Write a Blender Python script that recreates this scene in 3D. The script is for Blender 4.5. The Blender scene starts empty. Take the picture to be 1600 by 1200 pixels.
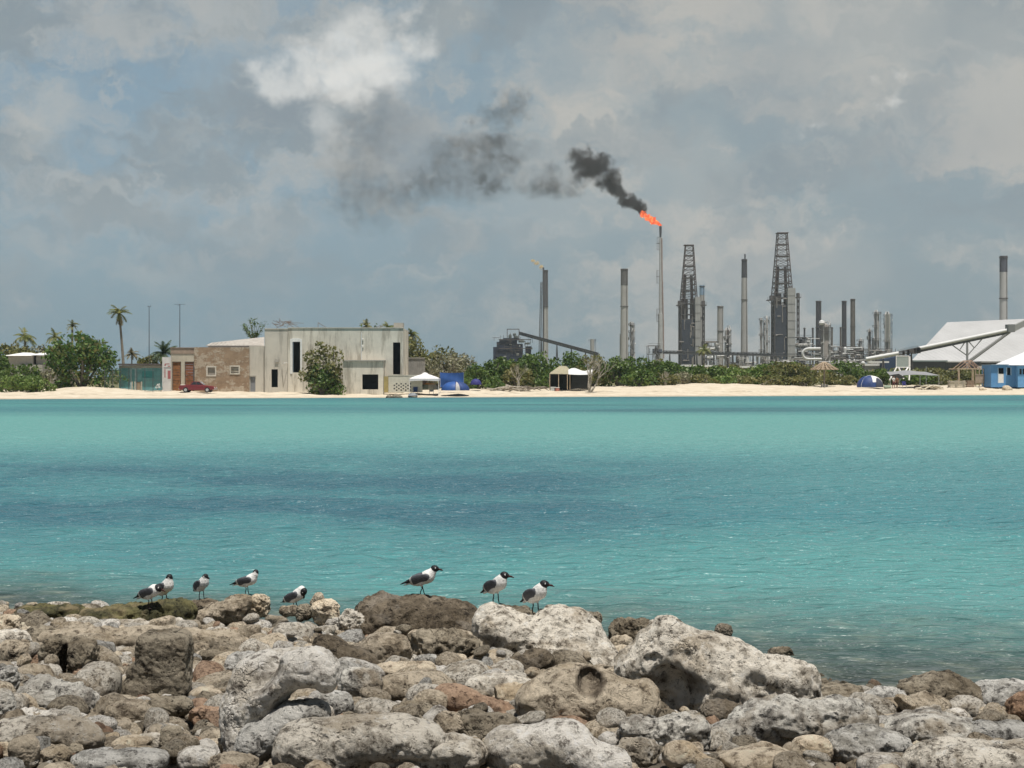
import bpy, math, random
import numpy as np
from mathutils import Vector, Matrix, Euler
R = math.radians
scene = bpy.context.scene
COL = scene.collection
F = 2222.0            # focal length in photograph pixels (1600 wide)
EYE = 2.5             # eye height above the water
HOR = 588.0           # photograph row of the horizon

# ------------------------------------------------------------------ camera
cam_d = bpy.data.cameras.new('camera')
cam = bpy.data.objects.new('camera', cam_d); COL.objects.link(cam)
cam.location = (0, 0, EYE); cam.rotation_euler = (R(90), 0, 0)
cam_d.sensor_width = 36.0; cam_d.lens = 36.0 * F / 1600.0
cam_d.shift_y = (HOR - 600.0) / 1600.0
cam_d.clip_start = 0.1; cam_d.clip_end = 8000
scene.camera = cam

# ------------------------------------------------------------------ view
scene.view_settings.view_transform = 'Standard'
scene.view_settings.look = 'None'
scene.view_settings.exposure = 0.2
scene.view_settings.gamma = 1.0
scene.render.engine = 'CYCLES'
cy = scene.cycles
cy.max_bounces = 6; cy.diffuse_bounces = 3; cy.glossy_bounces = 2
cy.transmission_bounces = 3; cy.transparent_max_bounces = 16; cy.volume_bounces = 1
cy.caustics_reflective = False; cy.caustics_refractive = False
cy.use_denoising = True
try:
    cy.denoiser = 'OPENIMAGEDENOISE'; cy.denoising_input_passes = 'RGB_ALBEDO_NORMAL'
except Exception: pass
cy.volume_step_rate = 1.0; cy.volume_max_steps = 160

# ------------------------------------------------------------------ sun
SUN_EL, SUN_AZ = 75.0, 160.0      # azimuth clockwise from +Y (the viewing direction)
sdir = Vector((math.sin(R(SUN_AZ)) * math.cos(R(SUN_EL)), math.cos(R(SUN_AZ)) * math.cos(R(SUN_EL)), math.sin(R(SUN_EL))))
sd = bpy.data.lights.new('sun', 'SUN'); sd.energy = 4.7; sd.angle = R(0.55); sd.color = (1.0, 0.955, 0.89)
so = bpy.data.objects.new('sun', sd); COL.objects.link(so)
so.rotation_euler = sdir.to_track_quat('Z', 'Y').to_euler(); so.location = (40, -40, 90)

# ------------------------------------------------------------------ node helpers
class NT:
    def __init__(s, tree): s.t = tree; s.n = tree.nodes; s.l = tree.links
    def node(s, typ, **kw):
        n = s.n.new(typ)
        for k, v in kw.items(): setattr(n, k, v)
        return n
    def set(s, sock, v):
        if hasattr(v, 'is_output') or isinstance(v, bpy.types.NodeSocket): s.l.new(v, sock)
        else:
            if isinstance(v, (tuple, list)) and len(v) == 3 and sock.type == 'RGBA': v = (*v, 1)
            sock.default_value = v
    def math(s, op, a, b=0.0, c=None, clamp=False):
        n = s.node('ShaderNodeMath', operation=op, use_clamp=clamp)
        s.set(n.inputs[0], a); s.set(n.inputs[1], b)
        if c is not None: s.set(n.inputs[2], c)
        return n.outputs[0]
    def vmath(s, op, a, b=None, scale=None):
        n = s.node('ShaderNodeVectorMath', operation=op)
        s.set(n.inputs[0], a)
        if b is not None: s.set(n.inputs[1], b)
        if scale is not None: s.set(n.inputs['Scale'], scale)
        return n.outputs['Value'] if op in ('DISTANCE', 'LENGTH', 'DOT_PRODUCT') else n.outputs[0]
    def mix(s, f, a, b, blend='MIX'):
        n = s.node('ShaderNodeMix', data_type='RGBA', blend_type=blend, clamp_factor=True)
        s.set(n.inputs[0], f); s.set(n.inputs[6], a); s.set(n.inputs[7], b)
        return n.outputs[2]
    def noise(s, vec, scale, detail=4, rough=0.55, dist=0.0, color=False):
        n = s.node('ShaderNodeTexNoise')
        if vec is not None: s.set(n.inputs['Vector'], vec)
        n.inputs['Scale'].default_value = scale; n.inputs['Detail'].default_value = detail
        n.inputs['Roughness'].default_value = rough; n.inputs['Distortion'].default_value = dist
        return n.outputs['Color'] if color else n.outputs['Fac']
    def voro(s, vec, scale, feature='F1', rnd=1.0, out='Distance'):
        n = s.node('ShaderNodeTexVoronoi', feature=feature)
        if vec is not None: s.set(n.inputs['Vector'], vec)
        n.inputs['Scale'].default_value = scale; n.inputs['Randomness'].default_value = rnd
        return n.outputs[out]
    def ramp(s, f, stops, interp='LINEAR'):
        n = s.node('ShaderNodeValToRGB'); cr = n.color_ramp; cr.interpolation = interp
        while len(cr.elements) < len(stops): cr.elements.new(0.5)
        for e, (p, c) in zip(cr.elements, stops):
            e.position = p
            e.color = (c, c, c, 1) if not isinstance(c, (tuple, list)) else (*c[:3], 1)
        s.set(n.inputs[0], f); return n.outputs[0]
    def maprange(s, v, a, b, c=0.0, d=1.0, smooth=True):
        n = s.node('ShaderNodeMapRange', interpolation_type='SMOOTHSTEP' if smooth else 'LINEAR')
        n.clamp = True
        s.set(n.inputs['Value'], v)
        for nm, x in (('From Min', a), ('From Max', b), ('To Min', c), ('To Max', d)): s.set(n.inputs[nm], x)
        return n.outputs['Result']
    def sep(s, v):
        n = s.node('ShaderNodeSeparateXYZ'); s.set(n.inputs[0], v); return n.outputs
    def comb(s, x, y, z):
        n = s.node('ShaderNodeCombineXYZ')
        for i, v in enumerate((x, y, z)): s.set(n.inputs[i], v)
        return n.outputs[0]
    def bump(s, h, strength=0.5, dist=0.02, normal=None):
        n = s.node('ShaderNodeBump'); n.inputs['Strength'].default_value = strength
        n.inputs['Distance'].default_value = dist; s.set(n.inputs['Height'], h)
        if normal is not None: s.set(n.inputs['Normal'], normal)
        return n.outputs[0]

# ------------------------------------------------------------------ world: blue sky under broken cloud
world = bpy.data.worlds.new("World"); scene.world = world; world.use_nodes = True
T = NT(world.node_tree); T.n.clear()
wo = T.node('ShaderNodeOutputWorld'); bg = T.node('ShaderNodeBackground'); T.l.new(bg.outputs[0], wo.inputs[0])
SKY_STRENGTH = 0.1
bg.inputs['Strength'].default_value = SKY_STRENGTH
sky = T.node('ShaderNodeTexSky', sky_type='NISHITA'); sky.sun_disc = False
sky.sun_elevation = R(SUN_EL); sky.sun_rotation = R(SUN_AZ)
sky.air_density = 1.0; sky.dust_density = 1.5; sky.ozone_density = 1.0
tc = T.node('ShaderNodeTexCoord'); dvec = tc.outputs['Generated']
def skydir(px, py): return tuple(Vector(((px - 800) / F, 1.0, (HOR - py) / F)).normalized())
K = 0.87 / SKY_STRENGTH
def kc(r, g, b): return (r * K, g * K, b * K)
n1 = T.noise(dvec, 7.0, 6, 0.55, 0.3, color=True)
n2 = T.noise(dvec, 38.0, 5, 0.6, color=True)
w1 = T.vmath('SCALE', T.vmath('SUBTRACT', n1, (0.5, 0.5, 0.5)), scale=0.10)
w2 = T.vmath('SCALE', T.vmath('SUBTRACT', n2, (0.5, 0.5, 0.5)), scale=0.055)
dw = T.vmath('ADD', T.vmath('ADD', dvec, w1), w2)
dw2 = T.vmath('ADD', dvec, w2)
flat = T.vmath('MULTIPLY', dw2, (1.0, 1.0, 2.3))
big = T.noise(flat, 5.5, 7, 0.56, 0.25)
mid = T.noise(flat, 14.0, 6, 0.6, 0.2)
dx, dy, dz = T.sep(dvec)
veil = T.mix(0.84, sky.outputs[0], kc(0.215, 0.320, 0.395))
# the right half of the sky is greyer
right = T.maprange(dx, -0.22, 0.16)
base = T.mix(T.math('MULTIPLY', right, 0.75), veil, kc(0.262, 0.325, 0.350))
base = T.mix(T.maprange(dz, 0.02, 0.15, 0.8, 0.0), base, T.mix(right, kc(0.185, 0.285, 0.345), kc(0.215, 0.285, 0.320)))
cl = T.maprange(T.math('ADD', T.math('MULTIPLY', big, 0.62), T.math('MULTIPLY', mid, 0.50)), 0.485, 0.66)
up = T.maprange(dz, 0.005, 0.16)
clf = T.math('MULTIPLY', cl, T.math('ADD', T.math('MULTIPLY', up, 0.40), T.math('ADD', 0.14, T.math('MULTIPLY', right, 0.42))))
c1 = T.mix(T.math('MULTIPLY', clf, 1.25), base, kc(0.46, 0.455, 0.43))
dk = T.maprange(T.noise(flat, 8.0, 6, 0.56, 0.2), 0.47, 0.62)
c1 = T.mix(T.math('MULTIPLY', dk, T.math('ADD', 0.16, T.math('MULTIPLY', up, 0.72))), c1, kc(0.235, 0.29, 0.325))
wis = T.maprange(T.noise(T.vmath('MULTIPLY', dw, (1.0, 1.0, 2.0)), 22.0, 6, 0.6, 0.3), 0.53, 0.72)
c1 = T.mix(T.math('MULTIPLY', wis, T.math('ADD', 0.14, T.math('MULTIPLY', up, 0.32))), c1, kc(0.46, 0.46, 0.445))
def blobs(col_in, pts, colour, amount, vec):
    acc = None
    for px, py, r, k in pts:
        d = T.vmath('DISTANCE', vec, skydir(px, py))
        m = T.maprange(d, r / F * 0.15, r / F * 1.45, k, 0.0)
        acc = m if acc is None else T.math('MAXIMUM', acc, m)
    return T.mix(T.math('MULTIPLY', acc, amount), col_in, colour)
# grey-blue masses, warm thin cloud, then the lit cumulus over them
c1 = blobs(c1, [(440, 160, 75, 1), (620, 215, 95, .8), (600, 150, 70, .8), (1230, 130, 120, .6), (930, 40, 120, .5), (1480, 200, 130, .4)], kc(0.235, 0.285, 0.325), 0.75, dw)
c1 = blobs(c1, [(940, 170, 85, .8), (900, 110, 100, .5), (1150, 110, 70, .5), (1350, 30, 190, .8), (1100, 60, 130, .5), (1060, 260, 90, .5), (1330, 400, 80, .4), (860, 300, 120, .4), (60, 170, 45, .7), (20, 200, 40, .7), (1560, 80, 120, .6), (350, 20, 110, .4), (720, 40, 60, .5)], kc(0.50, 0.50, 0.47), 0.65, dw)
c1 = blobs(c1, [(575, 60, 70, 1), (530, 90, 55, 1), (600, 100, 50, .95), (550, 135, 42, .9), (440, 118, 36, .75), (480, 105, 38, .85), (505, 195, 38, .5), (630, 40, 45, .85), (1275, 190, 26, .6), (1380, 160, 24, .6)], kc(0.80, 0.795, 0.76), 0.82, dw)
c1 = T.mix(T.maprange(dz, 0.22, 0.55), c1, kc(0.045, 0.080, 0.140))    # clearer, darker blue overhead
T.set(bg.inputs['Color'], c1)

# ------------------------------------------------------------------ materials
MATS = {}
def new_mat(name):
    m = bpy.data.materials.new(name); m.use_nodes = True
    t = NT(m.node_tree); t.n.clear()
    out = t.node('ShaderNodeOutputMaterial')
    return m, t, out
def pmat(name, col, rough=0.7, metal=0.0, var=0.12, vscale=3.0, bump=0.0, bscale=40.0, dirt=None, dirt_amt=0.5, streak=False, spec=0.4):
    """painted / plain surface with a little real variation; dirt = colour of stains"""
    if name in MATS: return MATS[name]
    m, t, out = new_mat(name)
    p = t.node('ShaderNodeBsdfPrincipled'); t.l.new(p.outputs[0], out.inputs[0])
    g = t.node('ShaderNodeTexCoord').outputs['Object']
    c = (*col, 1)
    n = t.noise(g, vscale, 5, 0.6)
    hi = tuple(min(1, x * (1 + var)) for x in col); lo = tuple(x * (1 - var) for x in col)
    cc = t.ramp(n, [(0.3, lo), (0.7, hi)])
    if dirt:
        sv = t.vmath('MULTIPLY', g, (1.0, 1.0, 0.16)) if streak else g
        d = t.maprange(t.noise(sv, vscale * 1.7, 8, 0.70), 0.47 if streak else 0.50, 0.64 if streak else 0.72)
        cc = t.mix(t.math('MULTIPLY', d, dirt_amt), cc, dirt)
    t.set(p.inputs['Base Color'], cc)
    p.inputs['Roughness'].default_value = rough; p.inputs['Metallic'].default_value = metal
    p.inputs['Specular IOR Level'].default_value = spec
    if bump > 0: t.set(p.inputs['Normal'], t.bump(t.noise(g, bscale, 6, 0.6), bump, 0.03))
    MATS[name] = m; return m

# ------------------------------------------------------------------ object helpers
def tag(o, label=None, cat=None, group=None, kind=None):
    if label: o['label'] = label
    if cat: o['category'] = cat
    if group: o['group'] = group
    if kind: o['kind'] = kind
    return o
def thing(name, loc, label, cat, group=None):
    o = bpy.data.objects.new(name, None); COL.objects.link(o)
    o.location = loc; o.empty_display_size = 0.2
    return tag(o, label, cat, group)
def wloc(o):
    v = Vector((0, 0, 0))
    while o is not None: v += o.location; o = o.parent
    return v
def mesh_obj(name, V, Fc, mats, parent=None, loc=None, mi=None, smooth=False, cols=None):
    """V in world coordinates; stored relative to the parent's (or its own) location"""
    V = np.asarray(V, dtype=np.float64).reshape(-1, 3)
    org = np.array(wloc(parent)) if parent is not None else np.array(loc if loc is not None else (0, 0, 0))
    me = bpy.data.meshes.new(name)
    me.from_pydata((V - org).tolist(), [], Fc if isinstance(Fc, list) else Fc.tolist())
    for m in (mats if isinstance(mats, (list, tuple)) else [mats]): me.materials.append(m)
    if mi is not None and len(me.polygons) == len(mi): me.polygons.foreach_set('material_index', np.asarray(mi, dtype=np.int32))
    if smooth:
        me.polygons.foreach_set('use_smooth', np.ones(len(me.polygons), dtype=bool))
        if smooth == 2: me.update(); me.set_sharp_from_angle(angle=R(38))
    if cols is not None:
        a = me.color_attributes.new('Col', 'FLOAT_COLOR', 'POINT')
        c4 = np.ones((len(V), 4), dtype=np.float32); c4[:, :3] = cols
        a.data.foreach_set('color', c4.ravel())
    me.update()
    o = bpy.data.objects.new(name, me); COL.objects.link(o)
    if parent is not None: o.parent = parent
    else: o.location = org
    return o
class MB:
    """collects simple solids and links them as one mesh object"""
    def __init__(s): s.v = []; s.f = []; s.m = []
    def add(s, vs, fs, m=0):
        b = len(s.v); s.v += [tuple(v) for v in vs]
        s.f += [[b + i for i in f] for f in fs]; s.m += [m] * len(fs); return s
    def box(s, x0, x1, y0, y1, z0, z1, m=0, rot=None, piv=None):
        vs = [Vector((x, y, z)) for z in (z0, z1) for y in (y0, y1) for x in (x0, x1)]
        if rot is not None:
            p = Vector(piv) if piv is not None else Vector(((x0 + x1) / 2, (y0 + y1) / 2, (z0 + z1) / 2))
            rm = Euler(rot).to_matrix(); vs = [rm @ (v - p) + p for v in vs]
        return s.add(vs, [[0, 2, 3, 1], [4, 5, 7, 6], [0, 1, 5, 4], [2, 6, 7, 3], [0, 4, 6, 2], [1, 3, 7, 5]], m)
    def prism(s, poly, y0, y1, m=0):
        """poly of (x,z) anticlockwise seen from -Y, extruded along Y"""
        n = len(poly); vs = [(x, y0, z) for x, z in poly] + [(x, y1, z) for x, z in poly]
        fs = [list(range(n)), list(range(2 * n - 1, n - 1, -1))] + [[i, i + n, (i + 1) % n + n, (i + 1) % n] for i in range(n)]
        return s.add(vs, fs, m)
    def cyl(s, p0, p1, r0, r1=None, n=8, m=0, cap=True):
        r1 = r0 if r1 is None else r1
        p0 = Vector(p0); p1 = Vector(p1); d = (p1 - p0)
        if d.length < 1e-6: return s
        q = d.normalized(); a = q.orthogonal().normalized(); b = q.cross(a)
        ring = lambda p, r: [p + (a * math.cos(2 * math.pi * i / n) + b * math.sin(2 * math.pi * i / n)) * r for i in range(n)]
        fs = [[i, (i + 1) % n, (i + 1) % n + n, i + n] for i in range(n)]
        if cap: fs += [list(range(n - 1, -1, -1)), list(range(n, 2 * n))]
        return s.add(ring(p0, r0) + ring(p1, r1), fs, m)
    def tube(s, pts, radii, n=6, m=0):
        pts = [Vector(p) for p in pts]
        if not hasattr(radii, '__len__'): radii = [radii] * len(pts)
        vs = []; fs = []
        a = None
        for i, p in enumerate(pts):
            d = (pts[min(i + 1, len(pts) - 1)] - pts[max(i - 1, 0)]).normalized()
            if a is None: a = d.orthogonal().normalized()
            a = (a - d * a.dot(d)).normalized(); b = d.cross(a)
            vs += [p + (a * math.cos(2 * math.pi * k / n) + b * math.sin(2 * math.pi * k / n)) * radii[i] for k in range(n)]
        for i in range(len(pts) - 1):
            for k in range(n):
                fs.append([i * n + k, i * n + (k + 1) % n, (i + 1) * n + (k + 1) % n, (i + 1) * n + k])
        fs += [list(range(n - 1, -1, -1)), list(range((len(pts) - 1) * n, len(pts) * n))]
        return s.add(vs, fs, m)
    def lathe(s, prof, c, n=16, m=0):
        """prof: list of (r,z) from bottom to top round the vertical through c"""
        vs = []; fs = []
        for r, z in prof: vs += [(c[0] + r * math.cos(2 * math.pi * k / n), c[1] + r * math.sin(2 * math.pi * k / n), c[2] + z) for k in range(n)]
        for i in range(len(prof) - 1):
            for k in range(n): fs.append([i * n + k, i * n + (k + 1) % n, (i + 1) * n + (k + 1) % n, (i + 1) * n + k])
        fs += [list(range(n - 1, -1, -1)), list(range((len(prof) - 1) * n, len(prof) * n))]
        return s.add(vs, fs, m)
    def build(s, name, mats, parent=None, loc=None, smooth=False):
        return mesh_obj(name, s.v, s.f, mats, parent, loc, s.m, 2 if smooth else False)
def copy_tree(o, parent=None):
    c = o.copy(); COL.objects.link(c); c.parent = parent
    for ch in list(o.children): copy_tree(ch, c)
    return c
def XW(px, D): return (px - 800.0) * D / F
def ZW(py, D): return EYE + (HOR - py) * D / F
def PW(px, py, D): return Vector((XW(px, D), D, ZW(py, D)))
rng = np.random.default_rng(7)
random.seed(7)

# ------------------------------------------------------------------ vector noise for the shapes
def _hash(ix, iy, iz, seed):
    h = (ix.astype(np.int64) * 374761393 + iy.astype(np.int64) * 668265263 + iz.astype(np.int64) * 2147483647 + seed * 1274126177) & 0xFFFFFFFF
    h = ((h ^ (h >> 13)) * 1274126177) & 0xFFFFFFFF
    h = ((h ^ (h >> 16)) * 2246822519) & 0xFFFFFFFF
    return (h ^ (h >> 15)) & 0xFFFFFFFF
def vnoise(P, seed=0):
    I = np.floor(P).astype(np.int64); f = P - I; u = f * f * f * (f * (f * 6 - 15) + 10)
    r = 0
    for dx_ in (0, 1):
        for dy_ in (0, 1):
            for dz_ in (0, 1):
                h = _hash(I[:, 0] + dx_, I[:, 1] + dy_, I[:, 2] + dz_, seed) / 4294967295.0
                w = (u[:, 0] if dx_ else 1 - u[:, 0]) * (u[:, 1] if dy_ else 1 - u[:, 1]) * (u[:, 2] if dz_ else 1 - u[:, 2])
                r = r + h * w
    return r * 2 - 1
def fbm(P, oct=4, gain=0.5, seed=0, lac=2.03):
    a = 1.0; r = 0; q = P.copy()
    for i in range(oct):
        r = r + a * vnoise(q, seed + i * 17); q = q * lac + 11.7; a *= gain
    return r
def worley(P, seed=0):
    I = np.floor(P).astype(np.int64); best = np.full(len(P), 9.0)
    for dx_ in (-1, 0, 1):
        for dy_ in (-1, 0, 1):
            for dz_ in (-1, 0, 1):
                J = I + np.array([dx_, dy_, dz_])
                pt = np.stack([_hash(J[:, 0], J[:, 1], J[:, 2], seed + k) / 4294967295.0 for k in (1, 2, 3)], 1) + J
                best = np.minimum(best, ((P - pt) ** 2).sum(1))
    return np.sqrt(best)
def surface_nets(vals, org, cell):
    nx, ny, nz = vals.shape
    s = vals < 0
    cs = [(i, j, k) for i in (0, 1) for j in (0, 1) for k in (0, 1)]
    sl = lambda c: (slice(c[0], nx - 1 + c[0]), slice(c[1], ny - 1 + c[1]), slice(c[2], nz - 1 + c[2]))
    cnt = sum(s[sl(c)].astype(np.int8) for c in cs)
    act = (cnt > 0) & (cnt < 8)
    idx = np.argwhere(act)
    vid = -np.ones(act.shape, dtype=np.int64); vid[act] = np.arange(len(idx))
    cv = {c: vals[idx[:, 0] + c[0], idx[:, 1] + c[1], idx[:, 2] + c[2]] for c in cs}
    acc = np.zeros((len(idx), 3)); n = np.zeros(len(idx))
    for a in cs:
        for ax in range(3):
            if a[ax]: continue
            b = list(a); b[ax] = 1; b = tuple(b)
            va, vb = cv[a], cv[b]; m = (va < 0) != (vb < 0)
            t = np.where(m, va / np.where(m, va - vb, 1), 0)
            p = np.array(a, float) + np.zeros((len(idx), 3)); p[:, ax] += t
            acc += p * m[:, None]; n += m
    V = (idx + acc / n[:, None]) * cell + org
    faces = []
    for ax in range(3):
        o1, o2 = (ax + 1) % 3, (ax + 2) % 3
        sh = [nx, ny, nz]
        A = [slice(0, d) for d in sh]; B = [slice(0, d) for d in sh]
        A[ax] = slice(0, sh[ax] - 1); B[ax] = slice(1, sh[ax])
        ch = s[tuple(A)] != s[tuple(B)]
        e = np.argwhere(ch)
        e = e[(e[:, o1] > 0) & (e[:, o2] > 0) & (e[:, o1] < sh[o1] - 1) & (e[:, o2] < sh[o2] - 1)]
        ins = s[e[:, 0], e[:, 1], e[:, 2]]
        q = []
        for d1, d2 in ((-1, -1), (0, -1), (0, 0), (-1, 0)):
            c = e.copy(); c[:, o1] += d1; c[:, o2] += d2
            q.append(vid[c[:, 0], c[:, 1], c[:, 2]])
        q = np.stack(q, 1); q[~ins] = q[~ins][:, ::-1]
        faces.append(q)
    return V, np.concatenate(faces)
def vnormals(V, Q):
    a, b, c, d = (V[Q[:, i]] for i in range(4))
    n = np.cross(c - a, d - b); N = np.zeros_like(V)
    for i in range(4): np.add.at(N, Q[:, i], n)
    return N / np.maximum(np.linalg.norm(N, axis=1, keepdims=True), 1e-9)
def smin(a, b, k):
    h = np.clip(0.5 + 0.5 * (b - a) / k, 0, 1)
    return b * (1 - h) + a * h - k * h * (1 - h)
def smax(a, b, k): return -smin(-a, -b, k)
def sd_ell(P, c, r, rm=None, n=2.0):
    q = P - np.array(c)
    if rm is not None: q = q @ np.array(rm)
    r = np.array(r)
    if n == 2.0:
        k0 = np.sqrt(((q / r) ** 2).sum(1)); k1 = np.sqrt(((q / r ** 2) ** 2).sum(1))
        return k0 * (k0 - 1) / np.maximum(k1, 1e-6)
    k0 = ((np.abs(q / r)) ** n).sum(1) ** (1 / n)
    return (k0 - 1) * r.min() * 0.9
def sd_cap(P, a, b, ra, rb):
    a = np.array(a, float); b = np.array(b, float); ba = b - a; pa = P - a
    h = np.clip(pa @ ba / (ba @ ba), 0, 1)
    return np.linalg.norm(pa - h[:, None] * ba, axis=1) - (ra + (rb - ra) * h)
def grid_pts(lo, hi, res):
    lo = np.array(lo, float); hi = np.array(hi, float); cell = (hi - lo).max() / res
    n = np.ceil((hi - lo) / cell).astype(int) + 1
    g = np.stack(np.meshgrid(*[lo[i] + np.arange(n[i]) * cell for i in range(3)], indexing='ij'), -1)
    return g.reshape(-1, 3), tuple(n), lo, cell
# ================================================================== SETTING
def shoreY(x): return 13.2 - 0.40 * x                 # near waterline
def bankz(x, y):
    d = shoreY(x) - y
    return np.where(d > 0, 0.115 * d, 0.10 * d) - 0.10 * np.clip((x - 0.6) / 1.6, 0, 1) * np.clip((y - 8.5) / 2.0, 0, 1)
def bank_hit(px, py):
    """where the sight line through a photograph pixel meets the near bank"""
    a = (px - 800) / F; b = (py - HOR) / F
    # EYE - b*Y = .115*(13.2 - .4*a*Y - Y)
    Y = (EYE - 0.115 * 13.2) / (b - 0.115 * (1 + 0.4 * a))
    return a * Y, Y
def waterW(x): return 171.6 + 0.28 * np.clip(x, -130, 150)                # far waterline
def g2(x, y, cx, cy, sx, sy): return np.exp(-((x - cx) / sx) ** 2 - ((y - cy) / sy) ** 2)
def landz(x, y):
    x = np.asarray(x, float); y = np.asarray(y, float)
    d = np.maximum(y - waterW(x), -32.0)
    zt = 0.80 + 0.55 / (1 + np.exp(-(x - 12) / 5)) - 0.25 / (1 + np.exp(-(x - 46) / 5))
    up = zt * (1 - np.exp(-np.maximum(d, 0) / 9.0)) * 1.02
    z = np.where(d > 0, up, d * 0.06)
    z = z + np.where(d > 0, 1, 0) * (0.60 * g2(x, y, -51, 171, 4.5, 6) + 0.35 * g2(x, y, 28, 197, 7, 6) + 0.22 * g2(x, y, -6.5, 182, 4, 5))
    z = z + np.where(d > 2, 0.05, 0.0) * np.sin(x * 0.9 + y * 0.4) + np.where(d > 2, 0.04, 0) * np.sin(x * 2.3 - y * 0.7)
    return z
def LZ(x, y): return float(landz(x, y))

# ---- near bank of sand and coral rubble under the rocks
def grid_mesh(name, xs, ys, zf, mat, label=None):
    X, Y = np.meshgrid(xs, ys, indexing='ij'); Z = zf(X, Y)
    V = np.stack([X, Y, Z], -1).reshape(-1, 3); nx, ny = len(xs), len(ys)
    i = np.arange(nx - 1)[:, None] * ny + np.arange(ny - 1)[None, :]
    Q = np.stack([i, i + ny, i + ny + 1, i + 1], -1).reshape(-1, 4)
    o = mesh_obj(name, V, Q, mat, smooth=True); tag(o, kind='structure'); return o
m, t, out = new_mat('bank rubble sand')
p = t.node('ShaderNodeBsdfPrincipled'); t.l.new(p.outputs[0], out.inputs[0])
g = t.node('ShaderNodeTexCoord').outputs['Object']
c = t.ramp(t.noise(g, 9, 8, 0.7), [(0.3, (0.06, 0.047, 0.034)), (0.5, (0.13, 0.105, 0.075)), (0.72, (0.25, 0.21, 0.16))])  # ground tones darkened so the gaps between stones look shaded
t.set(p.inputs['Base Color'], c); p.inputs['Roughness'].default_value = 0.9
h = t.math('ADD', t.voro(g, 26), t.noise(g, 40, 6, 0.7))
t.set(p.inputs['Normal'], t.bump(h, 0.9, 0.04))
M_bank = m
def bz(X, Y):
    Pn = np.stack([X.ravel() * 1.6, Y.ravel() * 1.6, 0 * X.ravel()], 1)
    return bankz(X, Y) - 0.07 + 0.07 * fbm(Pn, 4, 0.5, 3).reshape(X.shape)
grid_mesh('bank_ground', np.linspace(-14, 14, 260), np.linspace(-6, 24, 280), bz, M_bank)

# ---- water of the lagoon
m, t, out = new_mat('lagoon water')
pos = t.node('ShaderNodeNewGeometry').outputs['Position']
x_, y_, z_ = t.sep(pos)
seab = t.vmath('ADD', pos, t.vmath('SCALE', t.vmath('SUBTRACT', t.noise(pos, 0.045, 5, 0.55, color=True), (0.5, 0.5, 0.5)), scale=16.0))
sx_, sy_, sz_ = t.sep(seab)
inv = t.math('DIVIDE', 10.0, t.math('MAXIMUM', sy_, 5.0))      # sea bed bands by distance across the lagoon
bed = t.ramp(inv, [(0.052, (0.050, 0.204, 0.208)), (0.062, (0.048, 0.170, 0.193)), (0.078, (0.074, 0.255, 0.246)), (0.092, (0.054, 0.180, 0.197)), (0.112, (0.116, 0.308, 0.285)),
                   (0.17, (0.121, 0.302, 0.285)), (0.23, (0.085, 0.236, 0.243)), (0.40, (0.061, 0.204, 0.224)), (0.52, (0.087, 0.260, 0.256)), (0.75, (0.100, 0.255, 0.246)), (0.95, (0.110, 0.208, 0.193))])
# seagrass beds: one big bed left of the middle, thin strips by the far beach
sg = t.noise(t.vmath('MULTIPLY', seab, (0.9, 1.2, 1)), 0.12, 9, 0.68)
yl = t.math('SUBTRACT', sy_, t.math('MULTIPLY', x_, 0.35))
bandm = t.math('MULTIPLY', t.maprange(sy_, 15.5, 25.0), t.maprange(sy_, 36.0, 48.0, 1.0, 0.0))
leftm = t.maprange(t.math('DIVIDE', x_, t.math('MAXIMUM', y_, 1.0)), -0.02, 0.24, 1.0, 0.18)
gm = t.math('MULTIPLY', t.math('MULTIPLY', bandm, leftm), t.maprange(sg, 0.34, 0.56, 0.25, 1.0))
bed = t.mix(t.math('MULTIPLY', gm, 0.95), bed, (0.038, 0.115, 0.150))
stp = t.maprange(t.noise(t.vmath('MULTIPLY', pos, (0.35, 1.0, 1.0)), 0.075, 4, 0.6), 0.50, 0.64)
far = t.math('MULTIPLY', t.maprange(y_, 84.0, 112.0), stp)
bed = t.mix(t.math('MULTIPLY', far, 0.6), bed, (0.030, 0.095, 0.115))
# shallow edge over dark stones
edge = t.math('SUBTRACT', y_, t.math('SUBTRACT', t.math('SUBTRACT', 13.2, t.math('MULTIPLY', x_, 0.40)), t.maprange(x_, 0.6, 2.2, 0.0, 0.75)))
stones = t.ramp(t.noise(pos, 1.9, 5, 0.65, 0.4), [(0.34, (0.022, 0.024, 0.022)), (0.52, (0.060, 0.066, 0.055)), (0.68, (0.16, 0.155, 0.115))])
em = t.maprange(t.math('ADD', edge, t.math('MULTIPLY', t.noise(pos, 0.8, 3), 2.2)), 0.9, t.maprange(x_, -2.0, 3.0, 5.0, 8.0), 0.92, 0.0)
bed = t.mix(em, bed, stones)
wr = t.noise(t.vmath('MULTIPLY', pos, (0.60, 1.15, 1.0)), 3.0, 3.0, 0.55, 0.4)
wr2 = t.noise(pos, 0.55, 3, 0.5, 0.3)
hgt = t.math('ADD', wr, t.math('MULTIPLY', wr2, 0.9))
nb = t.bump(hgt, 1.0, 0.40)
dif = t.node('ShaderNodeBsdfDiffuse'); t.set(dif.inputs['Color'], bed); t.set(dif.inputs['Normal'], t.bump(hgt, 1.0, 0.28))
glo = t.node('ShaderNodeBsdfGlossy'); glo.inputs['Roughness'].default_value = 0.30; t.set(glo.inputs['Normal'], nb)
fr = t.node('ShaderNodeFresnel'); fr.inputs['IOR'].default_value = 1.33; t.set(fr.inputs['Normal'], nb)
fac = t.math('MINIMUM', t.math('MULTIPLY', fr.outputs[0], 0.72), 0.52)
mx = t.node('ShaderNodeMixShader'); t.set(mx.inputs[0], fac); t.l.new(dif.outputs[0], mx.inputs[1]); t.l.new(glo.outputs[0], mx.inputs[2])
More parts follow.
